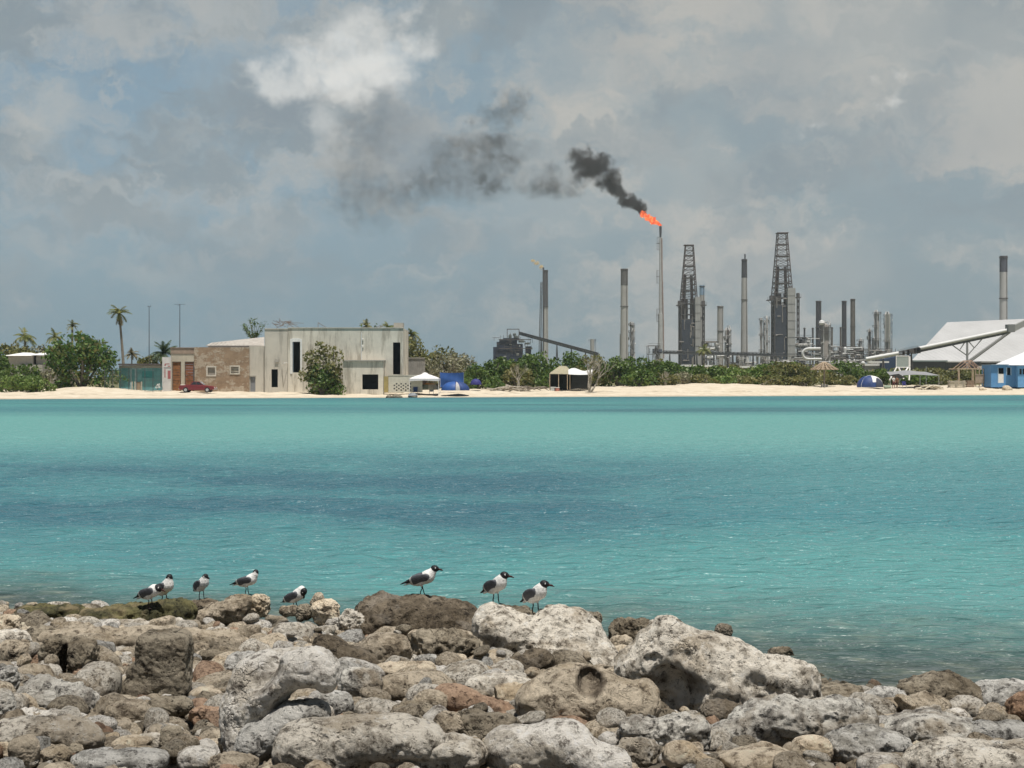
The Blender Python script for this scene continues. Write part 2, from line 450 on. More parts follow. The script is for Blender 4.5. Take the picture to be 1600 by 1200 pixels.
t.l.new(mx.outputs[0], out.inputs[0])
M_water = m
ys = np.concatenate([np.linspace(7, 60, 420), np.linspace(60.6, 215, 120)])
xs = np.concatenate([np.linspace(-260, -32, 30), np.linspace(-30, 30, 330), np.linspace(32, 260, 30)])
def wz(X, Y):
    Pn = np.stack([X.ravel() * 0.9, Y.ravel() * 1.25, 0 * X.ravel()], 1)
    a = 0.040 * fbm(Pn * 1.5, 3, 0.5, 21).reshape(X.shape) + 0.025 * vnoise(Pn * 0.5, 5).reshape(X.shape)
    sh = np.clip((Y - (13.2 - 0.4 * X)) / 5.0, 0.25, 1)
    return a * np.clip((75 - Y) / 30, 0, 1) * np.clip((32 - np.abs(X)) / 6, 0, 1) * sh - 0.01
grid_mesh('lagoon_water', xs, ys, wz, M_water)

# ---- far beach and the land behind it, one sheet to the horizon
m, t, out = new_mat('beach and scrub ground')
p = t.node('ShaderNodeBsdfPrincipled'); t.l.new(p.outputs[0], out.inputs[0])
pos = t.node('ShaderNodeNewGeometry').outputs['Position']; x_, y_, z_ = t.sep(pos)
d = t.math('SUBTRACT', y_, t.math('ADD', 171.6, t.math('MULTIPLY', x_, 0.28)))
sand = t.ramp(t.noise(pos, 0.7, 7, 0.65), [(0.3, (0.50, 0.42, 0.31)), (0.55, (0.60, 0.525, 0.41)), (0.8, (0.68, 0.62, 0.51))])
wet = t.maprange(t.math('ADD', d, t.math('MULTIPLY', t.noise(pos, 0.5, 4), 1.5)), 0.8, 2.4, 1.0, 0.0)
sand = t.mix(t.math('MULTIPLY', wet, 0.6), sand, (0.36, 0.30, 0.22))
line = t.math('MULTIPLY', t.maprange(t.math('ABSOLUTE', t.math('SUBTRACT', t.math('ADD', d, t.math('MULTIPLY', t.noise(pos, 0.35, 4), 3.0)), 6.4)), 0.0, 0.7, 1.0, 0.0), t.maprange(t.noise(pos, 1.4, 4), 0.42, 0.62))
sand = t.mix(t.math('MULTIPLY', line, 0.65), sand, (0.14, 0.10, 0.06))
scrub = t.ramp(t.noise(pos, 0.25, 6, 0.6), [(0.35, (0.10, 0.11, 0.05)), (0.6, (0.24, 0.21, 0.12)), (0.8, (0.4, 0.34, 0.24))])
gm = t.maprange(t.math('ADD', d, t.math('MULTIPLY', t.noise(pos, 0.2, 4), 14.0)), 32.0, 44.0)
t.set(p.inputs['Base Color'], t.mix(gm, sand, scrub)); p.inputs['Roughness'].default_value = 0.95
p.inputs['Specular IOR Level'].default_value = 0.1
t.set(p.inputs['Normal'], t.bump(t.noise(pos, 1.6, 8, 0.7), 0.6, 0.25))
M_land = m
ys = np.concatenate([np.linspace(120, 260, 200), np.linspace(265, 1900, 40)])
xs = np.concatenate([np.linspace(-1300, -112, 20), np.linspace(-110, 130, 300), np.linspace(132, 1300, 20)])
grid_mesh('beach_ground', xs, ys, landz, M_land)

# ---- the hazy sea air
HAZE = 0.00011
m, t, out = new_mat('sea haze')
pv = t.node('ShaderNodeVolumePrincipled'); pv.inputs['Color'].default_value = (0.86, 0.93, 1.0, 1)
pv.inputs['Density'].default_value = HAZE; pv.inputs['Anisotropy'].default_value = 0.2
t.l.new(pv.outputs[0], out.inputs['Volume'])
USE_HAZE = True
if USE_HAZE:
    hz = MB().box(-1310, 1310, -20, 1910, -3.2, 200).build('haze', m); tag(hz, kind='stuff')
# ================================================================== ROCKS
def rock_mat(name, light, midc, dark, pits=0.5, cover=0.5, patch=None, patch_amt=0.0, bscale=1.0):
    m, t, out = new_mat(name)
    p = t.node('ShaderNodeBsdfPrincipled'); t.l.new(p.outputs[0], out.inputs[0])
    oi = t.node('ShaderNodeObjectInfo')
    g = t.vmath('ADD', t.node('ShaderNodeTexCoord').outputs['Object'], t.vmath('SCALE', oi.outputs['Location'], scale=3.7))
    n1 = t.noise(g, 2.6, 9, 0.70, 0.5)
    c = t.ramp(n1, [(0.40, midc), (0.40 + 0.24 * (1.1 - cover), light)])
    n2 = t.noise(g, 7.5, 11, 0.78, 0.3)
    mot = t.maprange(n2, 0.49, 0.60)
    c = t.mix(t.math('MULTIPLY', mot, 0.70), c, tuple(0.6 * a_ + 0.4 * b_ for a_, b_ in zip(dark, midc)))
    n3 = t.noise(g, 15.0, 12, 0.82, 0.2)
    c = t.mix(t.math('MULTIPLY', t.maprange(n3, 0.525, 0.60), 0.92), c, dark)
    c = t.mix(t.math('MULTIPLY', t.maprange(n3, 0.47, 0.36), 0.55), c, tuple(min(0.85, x * 1.35 + .03) for x in light))
    if patch:
        pm = t.maprange(t.noise(g, 2.1, 6, 0.6, 0.5), 0.50, 0.62)
        c = t.mix(t.math('MULTIPLY', pm, patch_amt), c, patch)
    gv = t.vmath('ADD', g, t.vmath('SCALE', t.noise(g, 14, 4, 0.6, color=True), scale=0.06))
    v = t.voro(gv, 17.0 / bscale)
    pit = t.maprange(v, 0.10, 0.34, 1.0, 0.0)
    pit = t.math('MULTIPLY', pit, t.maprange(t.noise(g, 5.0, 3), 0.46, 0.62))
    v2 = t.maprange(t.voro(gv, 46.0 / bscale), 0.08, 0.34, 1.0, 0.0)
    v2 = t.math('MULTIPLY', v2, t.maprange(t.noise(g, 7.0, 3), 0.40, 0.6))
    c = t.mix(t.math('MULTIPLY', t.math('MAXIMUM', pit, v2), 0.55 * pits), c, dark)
    ck = t.voro(t.vmath('ADD', g, t.vmath('SCALE', t.noise(g, 3.0, 5, 0.7, color=True), scale=0.45)), 2.3, 'DISTANCE_TO_EDGE')
    crack = t.math('MULTIPLY', t.maprange(ck, 0.0, 0.022, 1.0, 0.0), t.maprange(t.noise(g, 1.7, 3), 0.53, 0.60))
    c = t.mix(t.math('MULTIPLY', crack, 0.35), c, dark)
    at = t.node('ShaderNodeAttribute'); at.attribute_name = 'hollow_stain_shade'
    c = t.mix(t.math('MULTIPLY', at.outputs['Fac'], t.maprange(n2, 0.30, 0.55, 0.75, 1.0)), c, t.mix(n3, (0.13, 0.10, 0.07), (0.045, 0.035, 0.026)))  # brown of the hollows, darkened further to stand in for their shade
    pz = t.sep(t.node('ShaderNodeNewGeometry').outputs['Position'])[2]
    wet = t.maprange(t.math('ADD', pz, t.math('MULTIPLY', t.noise(g, 4.0, 4), 0.16)), 0.10, 0.20, 1.0, 0.0)
    c = t.mix(t.math('MULTIPLY', wet, 0.72), c, t.mix(n1, (0.035, 0.032, 0.022), (0.085, 0.072, 0.045)))
    t.set(p.inputs['Roughness'], t.maprange(wet, 0.0, 1.0, 0.88, 0.35))
    rv = t.math('ADD', 0.86, t.math('MULTIPLY', oi.outputs['Random'], 0.28))
    c = t.mix(1.0, c, t.comb(rv, rv, rv), 'MULTIPLY')
    t.set(p.inputs['Base Color'], c)
    p.inputs['Specular IOR Level'].default_value = 0.25
    h = t.math('ADD', t.math('MULTIPLY', n2, 0.7), t.math('MULTIPLY', n3, 0.5))
    h = t.math('SUBTRACT', h, t.math('MULTIPLY', t.math('ADD', pit, t.math('MULTIPLY', v2, 0.5)), 0.55 * pits))
    h = t.math('SUBTRACT', h, t.math('MULTIPLY', crack, 0.25))
    t.set(p.inputs['Normal'], t.bump(h, 1.0, 0.060))
    return m
RM = {
 'pale':  rock_mat('pale coral limestone', (0.74, 0.68, 0.58), (0.47, 0.405, 0.315), (0.085, 0.07, 0.052), 0.8, 0.70),
 'grey':  rock_mat('grey coral limestone', (0.57, 0.55, 0.505), (0.33, 0.31, 0.27), (0.060, 0.056, 0.050), 0.9, 0.65),
 'white': rock_mat('bleached coral limestone', (0.80, 0.755, 0.68), (0.57, 0.515, 0.43), (0.13, 0.11, 0.09), 0.6, 0.85),
 'tan':   rock_mat('tan limestone', (0.54, 0.46, 0.35), (0.345, 0.28, 0.195), (0.075, 0.056, 0.038), 0.7, 0.55),
 'cream': rock_mat('cream limestone', (0.73, 0.62, 0.47), (0.53, 0.42, 0.285), (0.13, 0.095, 0.062), 0.6, 0.7),
 'brown': rock_mat('weathered brown reef rock', (0.40, 0.345, 0.26), (0.20, 0.163, 0.112), (0.038, 0.029, 0.020), 1.0, 0.45),
 'dark':  rock_mat('dark wet reef rock', (0.215, 0.175, 0.125), (0.100, 0.078, 0.052), (0.020, 0.015, 0.011), 1.0, 0.4, (0.48, 0.43, 0.36), 0.35),
 'mossy': rock_mat('algae covered rock', (0.165, 0.15, 0.065), (0.066, 0.064, 0.034), (0.014, 0.014, 0.009), 0.6, 0.4, (0.30, 0.24, 0.14), 0.7),
 'rust':  rock_mat('rust stained limestone', (0.52, 0.36, 0.25), (0.36, 0.23, 0.145), (0.09, 0.055, 0.037), 0.6, 0.5),
 'spot':  rock_mat('speckled grey limestone', (0.63, 0.60, 0.535), (0.29, 0.26, 0.22), (0.042, 0.038, 0.034), 1.2, 0.6, (0.36, 0.29, 0.20), 0.5),
}
def finish_rock(V, Q, size, rough=1.0, pit=0.5, seed=0, fine=True):
    """weather a smooth solid: lumps, pits and grain pushed along the normals"""
    N = vnormals(V, Q)
    P = V / size
    amp = size * rough
    d = 0.062 * amp * fbm(P * 2.6 + seed * 1.37, 3, 0.5, seed)
    rid = 1 - np.abs(fbm(P * 4.6 + seed, 4, 0.55, seed + 3))
    d -= 0.036 * amp * (np.clip(rid, 0, 1) ** 3 - 0.2)
    if fine: d += 0.011 * amp * fbm(P * 15, 3, 0.6, seed + 9)
    if pit > 0:
        w = worley(P * 5.0 + 0.6 * vnoise(P * 4, seed)[:, None], seed + 5)
        msk = np.clip((vnoise(P * 2.2 + 3.1, seed + 8) + 0.25) * 2, 0, 1)
        d -= 0.095 * amp * pit * np.clip((0.40 - w) / 0.40, 0, 1) ** 0.7 * msk
        w2 = worley(P * 12.0, seed + 6)
        d -= 0.034 * amp * pit * np.clip((0.42 - w2) / 0.42, 0, 1) * np.clip((vnoise(P * 3 + 7, seed + 2) + 0.4) * 2, 0, 1)
    return V + N * d[:, None]
def rand_rot(r, tilt=0.6):
    return np.array(Euler((r.uniform(-tilt, tilt), r.uniform(-tilt, tilt), r.uniform(0, 6.28))).to_matrix())
HERO = []      # (short description, pixel centre) for the labels of small stones
def hero(short, x0, x1, yt, yb, kind, label, prims=None, cuts=None, dep=0.75, rough=1.0, pit=0.6, ang=0, res=56, n=2.5, sink=0.08, k=0.10, dy=0.0, cat='rock', lift=0.0, n_stain_shade=9, grp='coral boulders and stones on the near bank'):
    """one rock. prims: (px, py, half width px, half height px, turn deg, push back m, depth ratio) in photograph pixels
    set at the rock's own distance; without prims an ellipsoid with lumps fills the box."""
    sd_ = abs(hash_s(short)) % 9973
    r = np.random.default_rng(sd_)
    pxm = (x0 + x1) / 2
    X0, D0 = bank_hit(pxm, max(yb, 962))
    for _ in range(4): D0 = min(D0, shoreY(XW(pxm, D0)) - 0.25)
    D0 += dy
    ppm = F / D0
    w = (x1 - x0) / ppm
    depth = min(dep * w, 1.3 * w)
    Dm = D0 + depth * 0.42
    ppm = F / Dm
    zt = ZW(yt, Dm); gz = float(bankz(np.array(XW(pxm, Dm)), np.array(Dm)))
    zb = min(ZW(yb, D0), zt - 0.05) - sink * max(zt - gz, 0.1) * 0.9
    P3 = []
    hgt = zt - zb
    size = (w * depth * hgt) ** (1 / 3)
    k = k * size
    if prims is None and ang == 0 and rough >= .7: ang = 2
    if prims is None:
        P3.append(((0, 0, (zt + zb) / 2), (w / 2 * 1.02, depth / 2, hgt / 2), None, n))
        for i in range(3):
            a = r.uniform(0, 6.28); q = r.uniform(0.25, 0.55)
            P3.append(((math.cos(a) * w * 0.24, math.sin(a) * depth * 0.2, (zt + zb) / 2 + r.uniform(-.2, .12) * hgt), (w * r.uniform(.2, .3), depth * r.uniform(.25, .4), hgt * r.uniform(.28, .38)), rand_rot(r, 0.4), 2.2))
    else:
        for (px, py, a, b, ang_, off, dr) in prims:
            D = Dm + off; q = D / F
            rm = np.array(Matrix.Rotation(R(ang_), 3, 'Y'))   # turns in the X-Z plane
            P3.append((((px - pxm) * q, off, ZW(py, D)), (a * q, dr * min(a, b) * q if dr > 0 else -dr, b * q), rm, 2.3 if n == 2.5 else n))
    lo = np.min([np.array(c) - max(s_) * 1.05 for c, s_, _, _ in P3], 0); hi = np.max([np.array(c) + max(s_) * 1.05 for c, s_, _, _ in P3], 0)
    if prims is None:
        lo = np.array([-w * .62, -depth * .66, zb - .1 * hgt]); hi = np.array([w * .62, depth * .66, zt + .16 * hgt])
    else:
        lo[2] = max(lo[2], gz - 0.35)
    G, sh, lo, cell = grid_pts(lo, hi, res)
    v = None
    for c, s_, rm, nn in P3:
        q = sd_ell(G, c, s_, rm, nn)
        v = q if v is None else smin(v, q, k)
    for i in range(ang):
        a = r.normal(size=3); a[2] = a[2] * 0.8; a /= np.linalg.norm(a)
        off = (abs(a[0]) * w / 2 * .8 + abs(a[1]) * depth / 2 * .8 + abs(a[2]) * hgt / 2 * .8) * r.uniform(0.72, 0.95)
        v = smax(v, (G - np.array([0, 0, (zt + zb) / 2])) @ a - off, 0.03 * size)
    if cuts:
        for (px, py, a, b, ang_, off, dr) in cuts:
            D = Dm + off; q = D / F
            rm = np.array(Matrix.Rotation(R(ang_), 3, 'Y'))
            v = smax(v, -sd_ell(G, ((px - pxm) * q, off, ZW(py, D)), (a * q, dr * min(a, b) * q if dr > 0 else -dr, b * q), rm), 0.05 * size)
    V, Q = surface_nets(v.reshape(sh), lo, cell)
    V = finish_rock(V, Q, size, rough, pit, sd_)
    hollow_stain_shade = np.zeros(len(V))
    for ci, (px, py, a, b, ang_, off, dr) in enumerate((cuts or [])[:n_stain_shade]):
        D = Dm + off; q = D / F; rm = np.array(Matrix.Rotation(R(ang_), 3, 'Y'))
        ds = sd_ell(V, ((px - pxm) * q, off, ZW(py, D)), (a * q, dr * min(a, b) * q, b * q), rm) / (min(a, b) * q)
        hollow_stain_shade = np.maximum(hollow_stain_shade, np.clip(0.9 - ds * 3.5, 0, 1))
    V += np.array([XW(pxm, Dm), Dm, lift])
    o = mesh_obj('rock', V, Q, RM[kind], loc=(XW(pxm, Dm), Dm, gz), smooth=True)
    if hollow_stain_shade.max() > 0:
        at_ = o.data.attributes.new('hollow_stain_shade', 'FLOAT', 'POINT'); at_.data.foreach_set('value', hollow_stain_shade.astype(np.float32))
    tag(o, label, cat, grp)
    HERO.append((short, pxm, (yt + yb) / 2, x1 - x0, yb - yt, o))
    return o
def hash_s(s):
    h = 5381
    for ch in s: h = (h * 33 + ord(ch)) & 0x7fffffff
    return h
# --- row at the water's edge, left to right
hero('black mossy shore rock', 24, 134, 946, 972, 'mossy', 'low black rock with green algae at the water edge on the far left', dep=.6, n=2.2, ang=1)
hero('algae shelf', 128, 292, 944, 982, 'mossy', 'flat brown and green reef shelf under the pair of gulls on the left', dep=.45, n=3, pit=.9, rough=1.2,
     prims=[(165, 966, 42, 16, 0, 0, 2), (215, 962, 48, 20, 2, .05, 1.6), (262, 958, 40, 20, -3, .1, 1.6)])
hero('dark ledge behind the slanted rock', 268, 342, 937, 966, 'dark', 'dark flat ledge that the third gull from the left stands on', dep=.6, n=3, dy=.35, ang=2)
hero('slanted rock', 295, 384, 935, 981, 'tan', 'slab of tan rock slanting up to the right below the gulls', prims=[(345, 957, 52, 17, -24, 0, 1.5), (368, 953, 20, 19, 0, .05, 1.4)], pit=.5)
hero('cream knob', 381, 425, 928, 963, 'cream', 'cream knobbly rock in front of the gull with its head turned away', pit=.9, ang=3, rough=1.3)
hero('reef stub', 436, 470, 946, 962, 'tan', 'small yellowish stone beneath the preening gull', pit=.5)
hero('preening perch', 462, 488, 944, 968, 'brown', 'small brown block just right of the preening gull', ang=3, rough=1.2)
hero('pointed stone', 486, 508, 926, 960, 'tan', 'little pointed reddish brown stone between the preening gull and the large dark pitted boulder', ang=3, dy=.5)
hero('pale hollowed rock', 487, 531, 936, 978, 'cream', 'pale rock with a brown hollow between the preening gull and the large dark pitted boulder', ang=3, pit=.8, cuts=[(515, 952, 12, 9, 0, -.15, 1.2)])
hero('bright white chunk', 509, 534, 964, 990, 'white', 'small bright white chunk at the left foot of the large dark pitted boulder', ang=3, pit=.1, rough=.6)
hero('grey lump left of the dark boulder', 526, 577, 954, 1001, 'pale', 'lumpy pale grey rock leaning on the left end of the dark pitted boulder', pit=.9, rough=1.3, ang=2)
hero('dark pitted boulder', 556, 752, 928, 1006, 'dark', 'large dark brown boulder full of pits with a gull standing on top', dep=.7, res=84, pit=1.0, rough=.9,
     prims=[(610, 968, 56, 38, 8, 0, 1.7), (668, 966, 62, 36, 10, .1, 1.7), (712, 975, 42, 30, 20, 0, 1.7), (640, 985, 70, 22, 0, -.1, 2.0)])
hero('lumpy ledge', 630, 752, 986, 1038, 'brown', 'lumpy brown and purple ledge under the right side of the dark pitted boulder', ang=2, pit=1., rough=1.4, dep=.5)
hero('two humped boulder', 744, 992, 950, 1078, 'pale', 'long pale saddle shaped boulder with two humps below the two right hand gulls', dy=1.7, res=92, rough=.75, pit=.55,
     prims=[(778, 980, 38, 32, 35, .25, 1.9), (835, 1002, 60, 34, 28, .15, 1.8), (885, 990, 52, 42, 15, .2, 1.7), (925, 1012, 52, 30, 40, .1, 1.8), (880, 1035, 46, 30, 15, -.1, 1.6), (925, 1045, 46, 26, 25, -.1, 1.5), (960, 1056, 32, 20, 22, -.1, 1.5)],
     cuts=[(768, 1034, 44, 24, 20, -.32, 1.8)])
hero('gull perch rock', 776, 866, 946, 984, 'brown', 'reddish brown rock behind the two humped boulder where the right hand gull stands', prims=[(805, 962, 30, 16, 8, 0, 1.5), (842, 972, 26, 12, 10, 0, 1.5)], dy=.5, rough=1.2, pit=.9)
hero('dark shore nub', 899, 941, 955, 990, 'brown', 'small dark nub of rock at the water right of the two humped boulder', ang=3, dy=.5, rough=1.3)
hero('shaggy brown rock', 953, 1022, 962, 1012, 'brown', 'shaggy brown rock just left of the biggest grey boulder', ang=3, dy=.35, rough=1.3, pit=.8)
hero('little pink rock', 952, 990, 992, 1020, 'tan', 'little tan rock tucked below the shaggy brown rock', ang=2, dy=.15)
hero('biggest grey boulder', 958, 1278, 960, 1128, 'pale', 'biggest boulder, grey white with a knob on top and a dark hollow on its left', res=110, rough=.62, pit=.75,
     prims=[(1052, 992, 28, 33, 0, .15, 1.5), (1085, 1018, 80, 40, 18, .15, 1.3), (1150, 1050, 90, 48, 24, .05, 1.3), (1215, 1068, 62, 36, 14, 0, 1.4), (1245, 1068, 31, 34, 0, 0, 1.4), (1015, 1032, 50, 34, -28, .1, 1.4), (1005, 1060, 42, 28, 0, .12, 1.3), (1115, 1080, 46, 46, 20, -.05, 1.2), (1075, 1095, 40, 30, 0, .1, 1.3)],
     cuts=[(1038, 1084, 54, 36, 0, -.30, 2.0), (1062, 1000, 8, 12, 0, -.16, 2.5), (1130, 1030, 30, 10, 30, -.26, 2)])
hero('knob beyond the biggest boulder', 1116, 1144, 974, 996, 'dark', 'dark stone peeping out behind the top of the biggest boulder', dy=.9, ang=2)
hero('yellow nub', 1200, 1240, 1010, 1040, 'tan', 'small yellowish stone at the water behind the right shoulder of the biggest boulder', ang=3, dy=.7, rough=1.3)
hero('footing rock', 1120, 1228, 1078, 1112, 'tan', 'flat tan stone at the foot of the biggest boulder', rough=1.2, ang=1, pit=.8)
hero('dark footing rock', 1094, 1156, 1094, 1140, 'dark', 'dark brown stone in the shadow under the biggest boulder', ang=2)
# --- left part
hero('white capped rock', 74, 124, 966, 986, 'white', 'white topped rock below the black mossy shore rock', ang=2)
hero('blue grey slab', 126, 176, 968, 986, 'grey', 'blue grey slab below the algae shelf', dep=.7, n=3)
hero('flat pale slab', 182, 236, 969, 986, 'pale', 'flat pale slab lying behind the long log shaped rock', n=4, dep=.6)
hero('smooth pale rock', 233, 287, 962, 984, 'pale', 'smooth pale wedge of rock below the algae shelf', pit=.2, rough=.7)
hero('crumbly cream rock', -8, 34, 962, 995, 'cream', 'crumbly cream rock at the left edge of the view by the water', pit=.8, rough=1.3)
hero('left edge white slab', -20, 50, 984, 1018, 'pale', 'pale slab at the left edge below the crumbly cream rock', rough=.7)
hero('grey brown hump', 36, 98, 978, 1010, 'brown', 'grey brown hump between the white capped rock and the left edge', rough=.7)
hero('long log rock', 58, 390, 981, 1024, 'tan', 'long log shaped coral trunk lying crosswise behind the upright stump', res=120, rough=.55, pit=.25, dep=.16, sink=.05,
     prims=[(135, 1000, 78, 19, 2, 0, 1.1), (205, 998, 60, 17, 0, 0, 1.1), (270, 996, 60, 17, 2, .02, 1.1), (330, 1002, 62, 17, 8, 0, 1.1)])
hero('double lobed rock', 61, 159, 991, 1056, 'brown', 'brown rock of two lobes with a dark cleft left of the stump', res=72, rough=.9, pit=.8,
     prims=[(86, 1024, 23, 34, 0, 0, 1.2), (128, 1028, 29, 29, 0, -.03, 1.2), (110, 1010, 28, 14, 8, .1, 1.2)], cuts=[(105, 1034, 8, 30, 6, -.13, 5)])
hero('upright stump', 196, 302, 984, 1098, 'brown', 'upright grey brown block like a tree stump with a flat top and pits', res=84, rough=.4, pit=.5, n=5.5, k=.05,
     prims=[(257, 1036, 40, 50, 1, 0, .9), (250, 1064, 47, 30, 0, -.02, .9), (232, 1080, 36, 17, 0, -.06, 1.2)])
hero('buried brown slab', -6, 50, 1000, 1040, 'tan', 'half buried brown slab at the left edge beside the double lobed rock', ang=1, rough=.7)
hero('tan wedge by the cleft rock', 18, 50, 1026, 1046, 'brown', 'small dark wedge between the left edge and the double lobed rock', ang=3)
hero('left edge grey rock', -22, 29, 1037, 1084, 'grey', 'rounded grey rock cut by the left edge of the view above the speckled one', pit=.8)
hero('left edge lower rock', -20, 25, 1078, 1132, 'spot', 'grey speckled rock cut by the left edge just above the big flat boulder', pit=.8)
hero('dull slab', 26, 84, 1038, 1072, 'tan', 'dull tan slab above the speckled grey rock on the left', rough=.6, pit=.2, ang=2)
hero('speckled grey rock', 22, 164, 1060, 1116, 'spot', 'broad grey rock speckled black with a brown right half', res=72, pit=.7, prims=[(75, 1088, 50, 28, 0, 0, 1.3), (125, 1096, 38, 20, 15, 0, 1.3)])
hero('white lumpy rock', 16, 102, 1105, 1134, 'white', 'white lumpy rock below the speckled grey one', rough=1.2, prims=[(45, 1120, 28, 14, 0, 0, 1.3), (84, 1119, 18, 13, 0, 0, 1.3)])
hero('big flat boulder', -30, 167, 1121, 1180, 'pale', 'large flat pinkish grey boulder on the lower left', res=84, rough=.6, pit=.7, dep=.6, prims=[(50, 1150, 85, 30, -4, 0, 1.5), (120, 1148, 46, 24, 12, 0, 1.5), (10, 1160, 50, 26, 0, 0, 1.5)])
hero('round tan stone', 15, 62, 1148, 1198, 'tan', 'round tan stone in front of the big flat boulder', pit=.3, rough=.6)
hero('corner stone', -20, 20, 1160, 1196, 'cream', 'cream stone in the bottom left corner', ang=2, dy=.1)
hero('bottom left slab', 62, 112, 1166, 1196, 'tan', 'brown flat slab near the bottom left beside the round tan stone', ang=3)
hero('brown chip', 84, 130, 1162, 1182, 'brown', 'thin brown chip of rock in front of the big flat boulder', ang=3, dep=.6)
hero('white pebble', 158, 196, 1094, 1116, 'white', 'white wedge of stone right of the speckled grey rock', ang=2, pit=.2)
hero('dusty mound', 166, 240, 1094, 1138, 'tan', 'dusty grey tan mound in front of the stump', rough=.8)
hero('grey ledge right of the mound', 234, 300, 1088, 1122, 'brown', 'grey brown ledge at the foot of the upright stump', rough=.8, ang=2)
hero('tan angular rock', 176, 238, 1149, 1182, 'cream', 'tan angular rock with flat faces near the bottom left', ang=5, pit=.15, rough=.6)
hero('pale chunk', 210, 258, 1146, 1176, 'pale', 'pale chunk leaning on the dark upright stone', ang=4, pit=.1, rough=.6)
hero('dark upright stone', 251, 285, 1133, 1178, 'brown', 'dark upright stone like a tooth near the bottom left', ang=4, pit=.1, rough=.6, n=3.5)
hero('bottom grey slab', 115, 262, 1172, 1212, 'grey', 'smooth grey slab along the bottom edge left of the white slabs', res=64, n=3.2, pit=.1, rough=.4, dep=.5)
hero('bottom white slab', 278, 345, 1166, 1210, 'white', 'blue white slab along the bottom edge below the curved boulder', ang=4, pit=.15, rough=.5)
hero('grey bottom rock', 318, 402, 1178, 1214, 'tan', 'brownish rock along the bottom edge at the foot of the curved boulder', ang=2)
hero('long pale stone', 294, 366, 1152, 1182, 'cream', 'long pale stone left of the curved boulder near the bottom', pit=.2, rough=.6, prims=[(330, 1167, 38, 13, -4, 0, 1.3)])
hero('cream block', 296, 349, 1074, 1104, 'cream', 'cream block between the stump and the curved boulder', ang=4, pit=.1, rough=.6)
hero('small round rock', 294, 328, 1004, 1030, 'tan', 'small round rock right behind the stump', pit=.3)
hero('grey lens', 311, 378, 1012, 1038, 'brown', 'lens shaped grey brown rock right of the stump', ang=1)
hero('finger stone', 312, 354, 1034, 1060, 'tan', 'finger shaped tan stone right of the stump', pit=.2, prims=[(334, 1047, 22, 10, 8, 0, 1.2)])
hero('pink rubble rock', 296, 352, 1104, 1136, 'rust', 'pinkish rock left of the curved boulder', ang=3)
# --- middle
hero('grey back of the curve', 351, 410, 1018, 1068, 'grey', 'rounded grey rock behind the left limb of the curved boulder', dy=.25, rough=.6)
hero('curved boulder', 350, 542, 1014, 1194, 'white', 'big curved grey white boulder with a limb arching up to the right over a hollow', res=112, rough=.40, pit=.25, k=.12,
     prims=[(452, 1036, 40, 22, -10, .1, 1.5), (400, 1050, 36, 30, -35, .08, 1.5), (374, 1090, 26, 44, 10, .05, 1.5), (378, 1135, 30, 42, -5, 0, 1.4), (400, 1112, 34, 30, 0, 0, 1.3), (425, 1092, 34, 25, -38, -.08, 1.2), (455, 1062, 38, 24, -45, -.12, 1.2), (480, 1040, 36, 26, 0, -.12, 1.2), (512, 1052, 28, 27, 15, -.12, 1.2), (380, 1165, 24, 26, 0, -.05, 1.3)],
     cuts=[(412, 1066, 50, 24, -44, -.27, 3.6), (470, 1104, 46, 20, -28, -.22, 3)], n_stain_shade=1)
hero('lower grey lobe', 372, 520, 1092, 1200, 'grey', 'grey boulder under the arching limb of the curved boulder', res=76, rough=.55, pit=.35,
     prims=[(470, 1120, 46, 26, -14, 0, 1.5), (430, 1145, 52, 30, -20, 0, 1.4), (396, 1165, 24, 28, 0, -.05, 1.4)])
hero('rounded end', 490, 552, 1078, 1130, 'grey', 'rounded grey stone right below the arching limb', dy=.1, rough=.6, pit=.3)
hero('long thick log boulder', 426, 702, 1116, 1214, 'pale', 'long thick log shaped grey boulder lying along the bottom of the view', res=110, rough=.42, pit=.5, dep=.36, sink=.1,
     prims=[(480, 1162, 54, 38, -2, 0, 1.5), (560, 1152, 80, 36, 0, .02, 1.5), (640, 1156, 58, 34, 6, .03, 1.5), (500, 1185, 70, 30, 0, 0, 1.5)])
hero('grey rock right of the limb', 528, 598, 1044, 1100, 'spot', 'grey rock speckled dark just right of the curved boulder', pit=.6, ang=1, rough=.7)
hero('dark lobed rock', 488, 596, 992, 1054, 'dark', 'dark brown lobed rock behind the curved boulder', res=64, rough=.6, pit=.25, prims=[(520, 1018, 34, 22, 20, 0, 1.3), (562, 1034, 32, 20, 28, 0, 1.3)])
hero('tan faceted rock', 562, 644, 991, 1044, 'tan', 'tan faceted rock below the dark pitted boulder', ang=4, rough=.7, pit=.4)
hero('tan shelf', 584, 680, 1034, 1060, 'cream', 'flat cream shelf between the tan faceted rock and the wide tan grey rock', ang=2, dep=.5)
hero('wide tan grey rock', 594, 704, 1047, 1102, 'tan', 'wide tan grey rounded rock in the middle of the bank', res=64, rough=.6, pit=.2, prims=[(625, 1075, 34, 24, 0, 0, 1.3), (670, 1074, 38, 26, 4, 0, 1.3)])
hero('grey cobble row stone', 645, 690, 1024, 1046, 'grey', 'small grey stone below the lumpy ledge', ang=2)
hero('pale cobble', 690, 730, 1022, 1046, 'cream', 'small cream stone below the lumpy ledge next to the dark slanted rock', ang=3)
hero('dark slanted rock', 771, 864, 1016, 1066, 'dark', 'dark brown slanted rock in the shade under the two humped boulder', dy=.7, ang=2, prims=[(818, 1040, 48, 18, -18, 0, 1.3), (845, 1036, 20, 20, 0, .05, 1.3)], pit=.3)
hero('oval grey stone', 726, 842, 1053, 1098, 'pale', 'smooth oval grey green stone left of the boulder with the round hole', rough=.4, pit=.1, prims=[(784, 1075, 58, 22, 3, 0, 1.3)])
